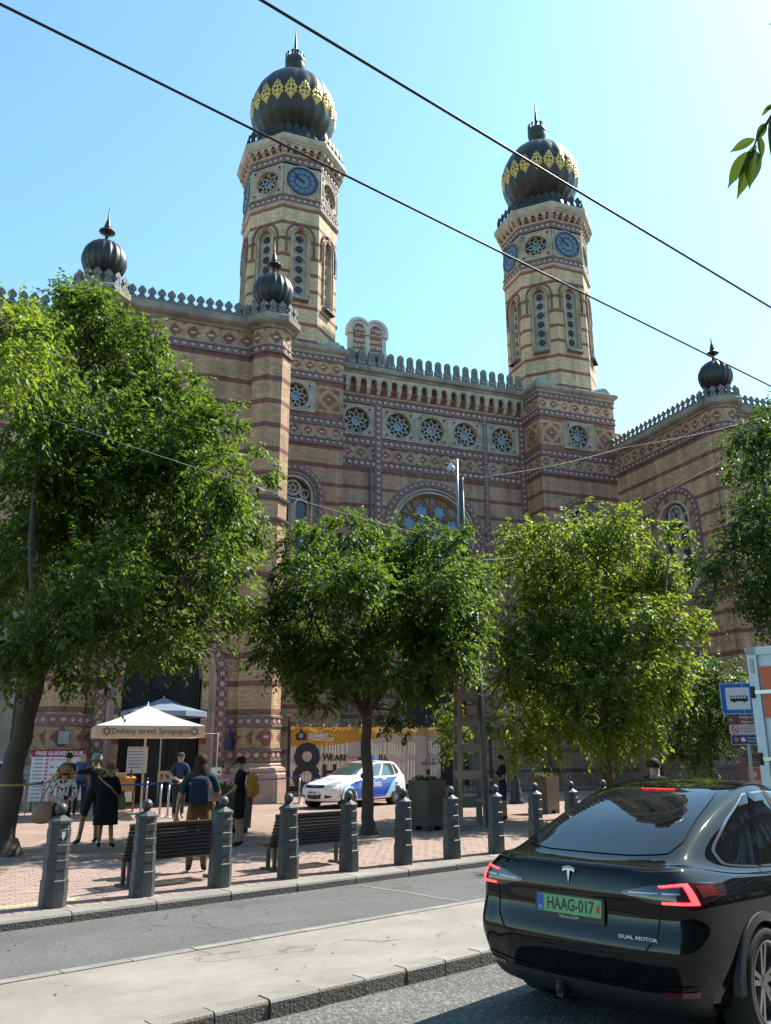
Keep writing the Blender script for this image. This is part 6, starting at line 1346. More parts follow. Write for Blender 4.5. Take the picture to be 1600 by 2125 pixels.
# ================================================================= CARS
def carpaint(name, col, rough=.18, metal=0., coat=.8):
    return mat(name, col, .5, metal, var=.03, scale=2, spec=.0, coat=coat)
m_tyre = mat('tyre_rubber', (.018, .018, .018), .8, var=.2, scale=20); m_rim = mat('alloy_rim', (.34, .34, .35), .3, metal=.8); m_rimd = mat('rim_dark', (.03, .03, .03), .5, metal=.4)
m_cglass = mat('black_car_glass', (.004, .005, .006), .02, var=.0, spec=.45, coat=0.); m_chrome = mat('bright_trim', (.32, .32, .33), .22, metal=.95, var=.02); m_plast = mat('black_plastic', (.02, .02, .021), .55, var=.1); m_gap = mat('panel_gap', (.003, .003, .003), .8, var=0)
class CarSurf:
    """smooth body surface through a grid of control points: columns run round the plan from rear centre to front centre, levels from sill to roof"""
    def __init__(s, levels, round_r=.2, round_f=.28):
        s.G = []
        for (xr, xf, wr, wm, wf, zr, zm, zf) in levels:
            ln = max(xf-xr, .01); k = min(1., ln/3.2)
            c = [(xr, 0, zr), (xr+.012*k, .36*wr, zr), (xr+.05*k, .70*wr, zr), (xr+round_r*k, .95*wr, zr), (xr+.22*ln, wr+(wm-wr)*.6, zr+(zm-zr)*.6), (xr+.5*ln, wm, zm), (xr+.78*ln, wf+(wm-wf)*.6, zf+(zm-zf)*.6),
                 (xf-round_f*k, .90*wf, zf), (xf-.09*k, .60*wf, zf), (xf-.02*k, .30*wf, zf), (xf, 0, zf)]
            s.G.append([np.array(p, float) for p in c])
        s.nl, s.nc = len(s.G)-1, len(s.G[0])-1
    def _cr(s, p0, p1, p2, p3, t): return .5*((2*p1)+(p2-p0)*t+(2*p0-5*p1+4*p2-p3)*t*t+(3*p1-p0-3*p2+p3)*t**3)
    def _row(s, r_, c):
        g = s.G[r_]; sg = 1.
        def at(i):
            if i < 0: p = g[-i].copy(); p[1] *= -1; return p
            if i > s.nc: p = g[2*s.nc-i].copy(); p[1] *= -1; return p
            return g[i]
        i = min(int(c), s.nc-1); return s._cr(at(i-1), at(i), at(i+1), at(i+2), c-i)
    def P(s, c, l):
        sg = -1. if c < 0 else 1.; c = min(abs(c), s.nc); l = min(max(l, 0), s.nl); j = min(int(l), s.nl-1); t = l-j
        r_ = [s._row(min(max(k, 0), s.nl), c) for k in (j-1, j, j+1, j+2)]
        p = s._cr(*r_, t)
        lo, hi = min(r_[1][0], r_[2][0]), max(r_[1][0], r_[2][0])
        p = p.copy(); p[1] *= sg; return p
    def Nrm(s, c, l):
        e = .04; a, b_ = s.P(c+e, l)-s.P(c-e, l), s.P(c, l+e)-s.P(c, l-e); n_ = np.cross(a, b_); q = np.linalg.norm(n_)
        n_ = n_/(q+1e-12); p = s.P(c, l); ctr = np.array([np.clip(p[0], .9, 3.4), 0, .75])
        return n_ if n_ @ (p-ctr) > 0 else -n_
    def body(s, mats, parent, wheels, name='body', sub=7, matf=None):
        mb = MB(); nc, nl = s.nc*sub, s.nl*sub
        pts = {}
        for sg in (1, -1):
            for i in range(nc+1):
                for j in range(nl+1): q = s.P(i/sub, j/sub); pts[sg, i, j] = (q[0], q[1]*sg, q[2])
        for sg in (1, -1):
            for i in range(nc):
                for j in range(nl):
                    q = [pts[sg, i, j], pts[sg, i+1, j], pts[sg, i+1, j+1], pts[sg, i, j+1]]; cx_ = sum(p[0] for p in q)/4; cz_ = sum(p[2] for p in q)/4; cy_ = abs(sum(p[1] for p in q)/4)
                    if any(math.hypot(cx_-wx, cz_-wz) < wr_*1.0 for wx, wz, wr_ in wheels) and cy_ > .55: continue
                    m = matf((i+.5)/sub, (j+.5)/sub) if matf else mats[0]
                    mb.face(q if sg < 0 else q[::-1], m, None, True)
        o = mb.build(name, None, parent)
        me = o.data; bm = bmesh.new(); bm.from_mesh(me); bmesh.ops.remove_doubles(bm, verts=bm.verts, dist=.0005); bmesh.ops.recalc_face_normals(bm, faces=bm.faces); bm.to_mesh(me); bm.free(); me.update()
        return o
    def patch(s, lo, hi, m, parent, name, off=.005, side=1, n=14, k=8, both=False, thick=.0):
        """piece of trim, lamp or glass lying on the body between a lower and an upper (column, level) curve"""
        def ev(cv, f):
            x = f*(len(cv)-1); i = min(int(x), len(cv)-2); t = x-i; return (cv[i][0]+(cv[i+1][0]-cv[i][0])*t, cv[i][1]+(cv[i+1][1]-cv[i][1])*t)
        mb = MB(); g = []
        for i in range(n+1):
            a, b_ = ev(lo, i/n), ev(hi, i/n); col_ = []
            for j in range(k+1):
                c, l = a[0]+(b_[0]-a[0])*j/k, a[1]+(b_[1]-a[1])*j/k; p = s.P(c, l)+s.Nrm(c, l)*off; col_.append((p[0], p[1]*side, p[2]))
            g.append(col_)
        for i in range(n):
            for j in range(k):
                q = [g[i][j], g[i+1][j], g[i+1][j+1], g[i][j+1]]; mb.face(q, m, None, True)
        o = mb.build(name, None, parent); me = o.data; bm = bmesh.new(); bm.from_mesh(me); bmesh.ops.remove_doubles(bm, verts=bm.verts, dist=.0002)
        # orient outwards
        bm.normal_update(); f = max(bm.faces, key=lambda q_: q_.calc_area()); ctr = Vector((min(max(f.calc_center_median().x, .9), 3.4), 0, .75))
        if f.normal.dot(f.calc_center_median()-ctr) < 0: bmesh.ops.reverse_faces(bm, faces=bm.faces)
        bm.to_mesh(me); bm.free(); me.update()
        return o
    def line(s, pts, w_, m, parent, name, off=.004, side=1):
        """thin strip along (column, level) points"""
        mb = MB(); P_ = []; Nn_ = []
        seq = []
        for a, b_ in zip(pts[:-1], pts[1:]):
            for t in np.linspace(0, 1, 9)[:-1]: seq.append((a[0]+(b_[0]-a[0])*t, a[1]+(b_[1]-a[1])*t))
        seq.append(pts[-1])
        for c, l in seq:
            n_ = s.Nrm(c, l); p = s.P(c, l)+n_*off; P_.append(Vector((p[0], p[1]*side, p[2]))); Nn_.append(Vector((n_[0], n_[1]*side, n_[2])))
        for i in range(len(P_)-1):
            d = P_[i+1]-P_[i]
            if d.length < 1e-5: continue
            t0 = d.cross(Nn_[i]).normalized()*w_/2; t1 = d.cross(Nn_[i+1]).normalized()*w_/2; mb.face([P_[i]-t0, P_[i]+t0, P_[i+1]+t1, P_[i+1]-t1], m, None, True)
        return mb.build(name, None, parent)
def wheel(parent, x, y, z, Rw, wdt, side, spokes=5, rimR=.7, m_r=None):
    """tyre with rounded shoulders and a spoked rim as its sub-part; side = +1 left"""
    mb = MB(); h = wdt/2; M = Matrix.Translation((x, y, z)) @ Matrix.Rotation(-side*math.pi/2, 4, 'X')
    q = MB(); q.lathe([(Rw*rimR, -h*.9), (Rw*.93, -h), (Rw*.99, -h*.7), (Rw, 0), (Rw*.99, h*.7), (Rw*.93, h), (Rw*(rimR+.03), h*.96), (Rw*rimR, h*.7)], m_tyre, 40, cap=False)
    mb.mesh(q.v, q.f, m_tyre, True, M); w_ = mb.build('wheel', None, parent)
    mb = MB(); q = MB(); q.lathe([(Rw*rimR*1.0, h*.95), (Rw*rimR*.95, h*.98), (Rw*rimR*.90, h*.8), (Rw*rimR*.86, -h*.3)], m_r or m_rim, 40, cap=False); q.lathe([(Rw*rimR*.87, -h*.3), (.02, -h*.3)], m_rimd, 30); q.lathe([(Rw*.16, h*.2), (Rw*.15, h*.62), (Rw*.06, h*.70), (.001, h*.70)], m_r or m_rim, 20)
    for i in range(spokes):
        a = 2*math.pi*(i+.25)/spokes
        for d in (-.10, .10):
            c0, c1 = (Rw*.12*math.cos(a+d*3), Rw*.12*math.sin(a+d*3)), (Rw*rimR*.92*math.cos(a+d*1.6), Rw*rimR*.92*math.sin(a+d*1.6)); t = Vector((-(c1[1]-c0[1]), c1[0]-c0[0], 0)).normalized()*Rw*.045
            vs = [(c0[0]-t.x, c0[1]-t.y, h*.62), (c0[0]+t.x, c0[1]+t.y, h*.62), (c1[0]+t.x, c1[1]+t.y, h*.82), (c1[0]-t.x, c1[1]-t.y, h*.82), (c0[0]-t.x, c0[1]-t.y, h*.2), (c0[0]+t.x, c0[1]+t.y, h*.2), (c1[0]+t.x, c1[1]+t.y, h*.4), (c1[0]-t.x, c1[1]-t.y, h*.4)]
            q.mesh(vs, [(0, 1, 2, 3), (0, 4, 5, 1), (1, 5, 6, 2), (2, 6, 7, 3), (3, 7, 4, 0)], m_r or m_rim)
    k = 0; mb2 = MB()
    for f_, mi, sm in zip(q.f, q.mi, q.sm): mb2.face([M @ Vector(q.v[j]) for j in f_], q.mats[mi], None, sm)
    mb2.build('rim', None, w_)
    return w_
def arch_lip(parent, x, z, y, R_, wd_, m, side, thick=.03):
    """wheel-arch moulding and the dark well behind it"""
    mb = MB(); n = 22
    for i in range(n):
        a0, a1 = -.02+(math.pi+.04)*i/n, -.02+(math.pi+.04)*(i+1)/n
        def Q(r_, a, yy): return (x+r_*math.cos(a), side*yy, z+r_*math.sin(a))
        mb.face([Q(R_, a0, y), Q(R_+wd_, a0, y-.01), Q(R_+wd_, a1, y-.01), Q(R_, a1, y)], m, None, True); mb.face([Q(R_, a0, y), Q(R_, a1, y), Q(R_, a1, y-thick-.25), Q(R_, a0, y-thick-.25)], m_plast)
        mb.face([Q(R_+wd_, a0, y-.01), Q(R_+wd_, a1, y-.01), Q(R_+wd_, a1, y-.06), Q(R_+wd_, a0, y-.06)], m, None, True)
    c_ = (x, side*(y-.28), z)
    for i in range(n):
        a0, a1 = 2*math.pi*i/n, 2*math.pi*(i+1)/n; mb.face([c_, (x+R_*math.cos(a0), side*(y-.28), z+R_*math.sin(a0)), (x+R_*math.cos(a1), side*(y-.28), z+R_*math.sin(a1))], m_gap)
    return mb.build('wheel_arch', None, parent)
# ---- black electric hatchback in the near lane --------------------------
m_blkp = carpaint('black_car_paint', (.0045, .0046, .005), .12)
LV = [(.30, 4.45, .78, .84, .78, .20, .20, .20), (.10, 4.66, .84, .90, .84, .30, .27, .26), (.035, 4.73, .895, .945, .88, .45, .42, .42), (.0, 4.75, .925, .955, .89, .62, .58, .56), (.045, 4.70, .925, .955, .88, .80, .74, .66), (.05, 4.58, .905, .945, .85, .97, .87, .74),
      (.10, 3.70, .80, .925, .80, 1.105, .97, .93), (.26, 3.50, .74, .86, .76, 1.15, 1.02, .985), (.80, 3.02, .66, .74, .68, 1.36, 1.33, 1.28), (1.35, 2.62, .585, .625, .60, 1.525, 1.555, 1.48), (1.72, 2.35, .42, .46, .44, 1.60, 1.615, 1.585), (2.0, 2.12, .02, .02, .02, 1.635, 1.635, 1.635)]
ts = thing('black_car', 'glossy black electric hatchback stopped in the near lane, tail lamps lit', 'car', (3.42, 5.45, Z_NEAR), R(24)); S = CarSurf(LV)
WX1, WX2, WR = .96, 3.85, .355
def tm(c, l):
    if l < 1.55 and c < 3.1: return m_plast
    return m_blkp
S.body([m_blkp], ts, [(WX1, WR, .40), (WX2, WR, .40)], matf=tm)
def both(fn):
    for sd in (1, -1): fn(sd)
both(lambda sd: S.patch([(0, 7.10), (1.2, 7.10), (2.35, 7.2), (2.62, 7.5)], [(0, 9.45), (1.2, 9.45), (2.2, 9.4), (2.55, 9.2)], m_cglass, ts, 'rear_window', .006, sd, 18, 14))
both(lambda sd: S.patch([(0, 9.55), (2.4, 9.5), (5, 9.45), (8, 9.5), (10, 9.5)], [(0, 10.98), (2.4, 10.98), (5, 10.98), (8, 10.98), (10, 10.98)], m_cglass, ts, 'roof_glass', .004, sd, 24, 8))
both(lambda sd: S.patch([(3.42, 7.35), (3.7, 7.02), (4.3, 6.98), (6.9, 6.98), (7.05, 7.1)], [(3.42, 7.5), (3.62, 8.2), (4.05, 8.95), (6.4, 8.95), (7.0, 7.4)], m_chrome, ts, 'window_trim', .005, sd, 26, 6))
both(lambda sd: S.patch([(3.50, 7.38), (3.75, 7.10), (4.3, 7.06), (6.85, 7.06), (6.98, 7.14)], [(3.50, 7.5), (3.70, 8.1), (4.1, 8.86), (6.35, 8.86), (6.92, 7.4)], m_cglass, ts, 'side_window', .009, sd, 26, 6))
both(lambda sd: S.line([(4.35, 7.05), (4.42, 8.9)], .06, m_blkp, ts, 'window_pillar', .011, sd)); both(lambda sd: S.line([(5.15, 7.05), (5.1, 8.9)], .09, m_gap, ts, 'window_pillar', .011, sd))
both(lambda sd: S.line([(4.35, 7.0), (4.5, 6.0), (4.55, 3.0), (4.75, 1.7)], .008, m_gap, ts, 'door_gap', .004, sd)); both(lambda sd: S.line([(5.25, 7.0), (5.3, 3.0), (5.3, 1.7)], .008, m_gap, ts, 'door_gap', .004, sd))
# tail lamps: smoked housing, glowing bracket
m_lampd = mat('smoked_lamp', (.03, .006, .007), .1, var=0, coat=1.); m_lampg = mat('lit_tail_lamp', (.6, .02, .02), .3, var=0, emit=(1, .035, .04), estr=2.8); m_lampr = mat('lamp_red_lens', (.10, .008, .01), .15, var=0, coat=1.)
def lamp(sd):
    S.patch([(1.25, 4.92), (1.9, 4.62), (3.0, 4.62), (3.45, 5.0)], [(1.25, 5.02), (1.9, 5.30), (3.0, 5.46), (3.55, 5.55)], m_lampd, ts, 'lamp_housing', .004, sd, 20, 6)
    S.patch([(2.12, 5.23), (2.82, 5.30)], [(2.12, 5.31), (2.86, 5.40)], m_lampg, ts, 'lamp_bar', .010, sd, 10, 2); S.patch([(2.10, 4.64), (2.95, 4.64)], [(2.10, 4.73), (2.93, 4.74)], m_lampg, ts, 'lamp_bar', .010, sd, 10, 2)
    S.patch([(2.80, 4.66), (2.95, 4.65)], [(2.71, 5.36), (2.85, 5.39)], m_lampg, ts, 'lamp_bar', .011, sd, 4, 10)
    S.patch([(2.14, 4.98), (2.60, 4.98)], [(2.14, 5.05), (2.60, 5.05)], m_chrome, ts, 'lamp_strip', .010, sd, 8, 2); S.patch([(1.4, 4.97), (2.05, 4.99)], [(1.4, 5.01), (2.05, 5.05)], m_chrome, ts, 'lamp_strip', .009, sd, 8, 2)
    S.patch([(3.02, 4.9), (3.32, 5.0)], [(2.98, 5.32), (3.32, 5.42)], m_lampr, ts, 'side_lens', .010, sd, 6, 4)
both(lamp)
both(lambda sd: S.line([(2.07, 5.35), (2.05, 4.6), (1.95, 3.6), (1.7, 3.05), (1.2, 2.82), (0, 2.75)], .010, m_gap, ts, 'tailgate_gap', .004, sd)); both(lambda sd: S.line([(0, 5.88), (1.2, 5.88), (2.2, 5.9), (2.85, 5.95)], .012, m_gap, ts, 'lip_shadow', .003, sd))
both(lambda sd: S.patch([(2.0, 1.50), (2.9, 1.55)], [(2.0, 1.66), (2.9, 1.78)], m_lampr, ts, 'reflector', .006, sd, 8, 3)); both(lambda sd: S.line([(0, 1.72), (1.0, 1.74), (2.0, 1.82), (2.8, 1.95)], .014, m_chrome if False else m_blkp, ts, 'bumper_edge', .008, sd))
S.line([(-.75, 9.25), (.0, 9.25)], .020, mat('brake_light_strip', (.3, .01, .01), .3, emit=(1, .01, .02), estr=1.2), ts, 'high_brake_light', .014, 1); S.line([(0, 9.25), (.75, 9.25)], .020, MATS['brake_light_strip'], ts, 'high_brake_light', .014, 1)
# number plate
pb = S.P(0, 4.15); PXr, PZr = pb[0]-.012, pb[2]; tilt = R(6)
MPl = planeM((PXr, 0, PZr), (0, -1, 0), (math.sin(tilt), 0, math.cos(tilt)))
def flat(q, outline, m, d0, d1, holes=()):
    t_ = MB(); t_.slab((0, 0, 0), (1, 0, 0), outline, holes, m, d0, d1)
    Mx = MPl @ Matrix(((1, 0, 0, 0), (0, 0, 1, 0), (0, -1, 0, 0), (0, 0, 0, 1)))
    for f_, mi in zip(t_.f, t_.mi): q.face([Mx @ Vector(t_.v[j]) for j in f_], m)
q = MB(); flat(q, rrect(.56, .165, .012), m_plast, -.03, .004); q.build('plate_frame', None, ts)
q = MB(); flat(q, [(p[0], p[1]+.014) for p in rrect(.52, .112, .008)], mat('plate_green', (.13, .34, .11), .4, var=.03), .004, .007); pl_ = q.build('number_plate', None, ts)
q = MB(); flat(q, [(-.258, -.038), (-.208, -.038), (-.208, .066), (-.258, .066)], mat('plate_blue', (.01, .06, .32), .4), .007, .0085); q.build('plate_band', None, ts)
lettering('HAAG-017', .108, m_black, ts, MPl @ Matrix.Translation((.012, .013, .0075)), .0008, 'CENTER', .76, bold=.0025); lettering('H', .035, m_signw, ts, MPl @ Matrix.Translation((-.233, -.018, .009)), .0008)
lettering('TESLA.COM', .024, m_signw, ts, MPl @ Matrix.Translation((0, -.062, .005)), .0006, 'CENTER', 1.25)
q = MB(); flat(q, [(.222, -.012), (.245, -.012), (.245, .025), (.234, .04), (.222, .025)], m_signr, .007, .0085); q.build('plate_crest', None, ts)
lb_ = S.P(0, 5.45); ML = planeM((lb_[0]-.010, 0, lb_[2]), (0, -1, 0), (.1, 0, 1))
MPl_keep = MPl; MPl = ML; q = MB()
flat(q, [(-.052, .030), (-.03, .040), (0, .043), (.03, .040), (.052, .030), (.046, .018), (.02, .027), (.012, .027), (.0, -.060), (-.012, .027), (-.02, .027), (-.046, .018)], m_chrome, 0, .004); flat(q, [(-.05, .040), (0, .052), (.05, .040), (.05, .044), (0, .056), (-.05, .044)], m_chrome, 0, .004); q.build('badge', None, ts)
db = S.P(-1.55, 3.45); nb2 = S.Nrm(-1.55, 3.45)
lettering('DUAL MOTOR', .030, m_signw, ts, planeM((db[0]-.012, -abs(db[1]), db[2]), (.10, -1, 0), (-.05, 0, 1)), .0006, 'CENTER', 1.35, bold=.0012)
MPl = MPl_keep
both(lambda sd: arch_lip(ts, WX1, WR, .958, .385, .055, mat('arch_grey', (.035, .036, .038), .5), sd)); both(lambda sd: arch_lip(ts, WX2, WR, .955, .385, .055, MATS['arch_grey'], sd))
for x in (WX1, WX2):
    for sd in (1, -1): wheel(ts, x, sd*.84, WR, WR, .24, sd, 5, .74)
mb = MB(); mb.box((.10, .12, .30), (.12, .05, .10), m_plast); mb.tube([(.16, .12, .30), (.05, .12, .26), (.03, .12, .34)], .018, m_plast, 6); mb.build('tow_bar', None, ts); mb = MB(); mb.box((2.3, 0, .24), (3.6, 1.5, .08), m_gap); mb.build('underbody', None, ts)
both(lambda sd: None)
for sd in (1, -1):
    mb = MB(); mb.lathe([(.02, -.10), (.075, -.07), (.085, .02), (.06, .09), (.01, .1)], m_blkp, 12, (3.15, sd*1.03, 1.04)); mb.box((3.18, sd*.94, 1.0), (.08, .14, .03), m_blkp); mb.build('wing_mirror', None, ts)
# ---- white police hatchback --------------------------------------------
m_whp = carpaint('white_car_paint', (.72, .70, .69), .25); m_pglass = mat('green_car_glass', (.05, .075, .068), .05, var=.2, scale=2, spec=.9, coat=1.); m_pblue = mat('police_blue', (.01, .06, .42), .3, coat=.6); m_lblue = mat('police_light_blue', (.25, .55, .72), .35)
PV = [(.20, 4.00, .70, .74, .70, .20, .20, .20), (.06, 4.16, .79, .83, .76, .28, .26, .25), (.0, 4.23, .84, .865, .80, .44, .42, .40), (.01, 4.25, .855, .875, .81, .58, .56, .53), (.03, 4.22, .86, .875, .80, .72, .68, .66), (.05, 4.05, .85, .87, .76, .86, .80, .775),
      (.07, 3.14, .82, .855, .72, .97, .92, .955), (.11, 2.98, .79, .82, .70, 1.0, .955, 1.0), (.24, 2.50, .70, .73, .64, 1.20, 1.18, 1.22), (.46, 2.02, .60, .63, .57, 1.385, 1.40, 1.39), (.75, 1.80, .46, .48, .45, 1.44, 1.455, 1.44), (1.25, 1.45, .02, .02, .02, 1.475, 1.475, 1.475)]
pc_h = R(213); ctr_ = Vector((9.72, 28.45, 0)); d_ = Vector((math.cos(pc_h), math.sin(pc_h), 0))
pc = thing('police_car', 'white police hatchback with blue door panels parked before the banner', 'police car', tuple(ctr_-d_*2.12), pc_h); S2 = CarSurf(PV, .22, .34)
PW1, PW2, PR = .80, 3.40, .31
S2.body([m_whp], pc, [(PW1, PR, .345), (PW2, PR, .345)], matf=lambda c, l: m_plast if l < .9 else m_whp)
def B2(fn): fn(1); fn(-1)
B2(lambda sd: S2.patch([(10, 7.12), (9, 7.1), (8, 7.08), (7.35, 7.2)], [(10, 9.15), (9, 9.12), (8, 9.1), (7.5, 9.0)], m_pglass, pc, 'windscreen', .006, sd, 16, 10))
B2(lambda sd: S2.patch([(5.3, 7.15), (6.2, 7.12), (6.9, 7.12)], [(5.3, 8.85), (6.0, 8.85), (6.45, 8.7)], m_pglass, pc, 'side_window', .007, sd, 14, 6)); B2(lambda sd: S2.patch([(4.15, 7.15), (5.15, 7.15)], [(4.2, 8.85), (5.15, 8.85)], m_pglass, pc, 'side_window', .007, sd, 10, 6)); B2(lambda sd: S2.patch([(3.55, 7.5), (4.05, 7.18)], [(3.75, 8.6), (4.1, 8.8)], m_pglass, pc, 'side_window', .007, sd, 8, 6))
B2(lambda sd: S2.patch([(0, 7.15), (2.6, 7.2)], [(0, 8.9), (2.5, 8.9)], m_pglass, pc, 'rear_window', .006, sd, 10, 8))
B2(lambda sd: S2.patch([(3.95, 2.2), (5.0, 1.2), (6.6, 1.2), (6.6, 1.2)], [(3.95, 6.5), (5.0, 6.4), (6.4, 6.4), (6.6, 2.6)], m_lblue, pc, 'light_blue_stripe', .004, sd, 14, 8)); B2(lambda sd: S2.patch([(4.45, 1.4), (5.2, 1.25), (6.3, 1.2)], [(3.98, 5.9), (5.0, 5.85), (6.0, 5.8)], m_pblue, pc, 'blue_panel', .007, sd, 14, 8))
B2(lambda sd: S2.line([(5.22, 8.9), (5.22, 1.2)], .012, m_whp, pc, 'door_gap', .010, sd)); B2(lambda sd: S2.line([(4.1, 7.0), (4.3, 3.5), (4.6, 1.3)], .010, m_gap, pc, 'door_gap', .009, sd)); B2(lambda sd: S2.line([(6.75, 7.0), (6.8, 3.0), (6.7, 1.3)], .010, m_gap, pc, 'door_gap', .006, sd))
for k in range(5): B2(lambda sd: S2.patch([(3.35+k*.13, 6.05), (3.41+k*.13, 6.05)], [(3.39+k*.13, 6.5), (3.45+k*.13, 6.5)], m_signr, pc, 'red_chevron', .006, sd, 2, 4))
for sd in (1, -1):
    p = S2.P(5.05, 4.2); e = .011
    lettering('RENDŐRSÉG', .20, m_signw, pc, planeM((p[0], sd*(abs(p[1])+e), p[2]), (-sd, 0, 0), (0, -sd*.06, 1)), .001, 'CENTER', .85, bold=.005)
    S2.patch([(3.78, 3.7), (3.92, 3.7)], [(3.78, 4.4), (3.92, 4.4)], m_pblue, pc, 'crest', .005, sd, 3, 3)
    for c in (4.75, 5.75): S2.patch([(c-.12, 5.35), (c+.12, 5.35)], [(c-.12, 5.62), (c+.12, 5.62)], m_whp, pc, 'door_handle', .03, sd, 4, 2)
    mb = MB(); mb.lathe([(.02, -.09), (.07, -.06), (.08, .02), (.05, .08), (.01, .09)], m_plast, 12, (2.86, sd*.95, .99)); mb.build('wing_mirror', None, pc)
    S2.patch([(7.15, 4.55), (7.7, 4.35), (8.2, 4.45)], [(6.95, 5.25), (7.6, 5.22), (8.15, 4.95)], mat('headlamp_glass', (.30, .32, .34), .08, var=.4, scale=14, coat=1.), pc, 'headlight', .008, sd, 12, 6)
    S2.patch([(7.5, 1.75), (8.25, 1.55)], [(7.5, 2.1), (8.3, 2.25)], m_plast, pc, 'fog_lamp_recess', .006, sd, 8, 4)
    S2.patch([(8.35, 3.95), (10, 3.8)], [(8.3, 4.75), (10, 4.7)], m_plast, pc, 'grille', .006, sd, 10, 4); S2.patch([(8.3, 4.45), (10, 4.4)], [(8.3, 4.60), (10, 4.55)], mat('grille_bar', (.30, .36, .46), .25, metal=.7), pc, 'grille_bar', .014, sd, 10, 2)
    S2.patch([(8.9, 1.5), (10, 1.4)], [(8.7, 2.5), (10, 2.5)], m_plast, pc, 'air_intake', .006, sd, 8, 4)
    arch_lip(pc, PW1, PR, .872, .335, .035, m_whp, sd); arch_lip(pc, PW2, PR, .872, .335, .035, m_whp, sd)
    for x in (PW1, PW2): wheel(pc, x, sd*.765, PR, PR, .2, sd, 7, .66, mat('steel_rim', (.16, .16, .17), .4, metal=.6))
p = S2.P(10, 2.75); mb = MB(); mb.box((p[0]+.012, 0, p[2]), (.02, .52, .12), m_signw); mb.build('number_plate', None, pc); lettering('MFB-455', .10, m_black, pc, planeM((p[0]+.024, 0, p[2]), (0, 1, 0), (0, 0, 1)), .001, 'CENTER', .95, bold=.003)
p = S2.P(10, 4.5); q = MB(); MB_ = planeM((p[0]+.02, 0, p[2]), (0, 1, 0), (0, 0, 1)); t_ = MB(); ring2d(t_, (0, 0, 0), (1, 0, 0), (0, 0), .042, .052, 0, .01, m_chrome, 20); bar2d(t_, (0, 0, 0), (1, 0, 0), (-.06, .0), (.06, .0), .012, 0, .011, m_chrome)
for f_ in t_.f: q.face([MB_ @ Matrix(((1, 0, 0, 0), (0, 0, 1, 0), (0, -1, 0, 0), (0, 0, 0, 1))) @ Vector(t_.v[j]) for j in f_], m_chrome)
q.build('badge', None, pc)
hp = S2.P(9.0, 5.75); lettering('RENDŐRSÉG', .13, m_pblue, pc, planeM((3.72, 0, .905), (0, 1, 0), (-1, 0, .26)), .001, 'CENTER', 1.25, bold=.004)
mb = MB(); mb.box((1.62, 0, 1.515), (.2, .25, .07), m_plast); mb.build('light_bar_mount', None, pc)
mb = MB(); mb.box((1.62, -.36, 1.565), (.24, .46, .11), mat('lens_red', (.55, .02, .03), .2, coat=1.)); o = mb.build('red_beacon', None, pc); mb = MB(); mb.box((1.62, .36, 1.565), (.24, .46, .11), mat('lens_blue', (.02, .09, .40), .2, coat=1.)); mb.build('blue_beacon', None, pc)
mb = MB(); mb.box((1.62, 0, 1.555), (.22, .26, .10), m_plast); mb.build('beacon_centre', None, pc); mb = MB(); mb.box((2.1, 0, .24), (3.2, 1.4, .08), m_gap); mb.build('underbody', None, pc); mb = MB(); mb.tube([(.55, 0, 1.45), (.35, 0, 1.75)], .006, m_black, 5); mb.build('aerial', None, pc)
# ---- box lorry at the right edge ---------------------------------------
m_lor = mat('lorry_white', (.50, .57, .60), .4, var=.06, scale=3); m_oran = mat('reflective_orange', (.52, .085, .012), .45, var=.05); tk_h = R(21); tl = ondist(1549, 1345, 13.0); tl.z = Z_NEAR
dT = Vector((math.cos(tk_h), math.sin(tk_h), 0)); rT = Vector((dT.y, -dT.x, 0)); tk = thing('box_lorry', 'pale box lorry with orange panels cut off by the right edge', 'lorry', tuple(tl+rT*1.1), tk_h)
mb = MB(); mb.box((2.6, 0, 1.95), (5.2, 2.2, 2.55), m_lor); mb.box((2.6, 0, 3.235), (5.24, 2.24, .05), m_lor); mb.build('box_body', None, tk)
mb = MB()
for y in (-1.07, 1.07): mb.box((-.015, y*.96, 1.95), (.06, .13, 2.6), m_lor)
mb.box((-.015, 0, 3.2), (.06, 2.2, .1), m_lor); mb.build('door_frame', None, tk)
for k, z in enumerate((2.83, 2.45)): mb = MB(); mb.box((-.012, .45, z), (.022, .98, .31), m_oran); mb.build('orange_panel', None, tk)
for z in (2.64, 1.75): mb = MB(); mb.box((-.03, .9, z), (.05, .34, .05), m_chrome); mb.tube([(-.05, 1.06, z-.08), (-.05, 1.06, z+.08)], .03, m_plast, 8); mb.build('hinge', None, tk)
mb = MB(); mb.box((-.045, 1.03, 3.0), (.02, .05, .2), m_lampr); mb.build('marker_lamp', None, tk); mb = MB(); mb.box((-.02, .02, 1.95), (.012, .02, 2.4), m_gap); mb.build('door_gap', None, tk)
mb = MB(); mb.box((3, 0, .62), (6.6, 1.0, .2), m_plast); mb.box((.2, 0, .55), (.12, 2.0, .14), m_plast); mb.build('chassis', None, tk); mb = MB(); mb.box((6.1, 0, 1.35), (1.6, 2.1, 1.75), m_lor); mb.build('cab', None, tk)
for x in (1.2, 5.9):
    for sd in (1, -1): wheel(tk, x, sd*.92, .40, .40, .26, sd, 6, .62)
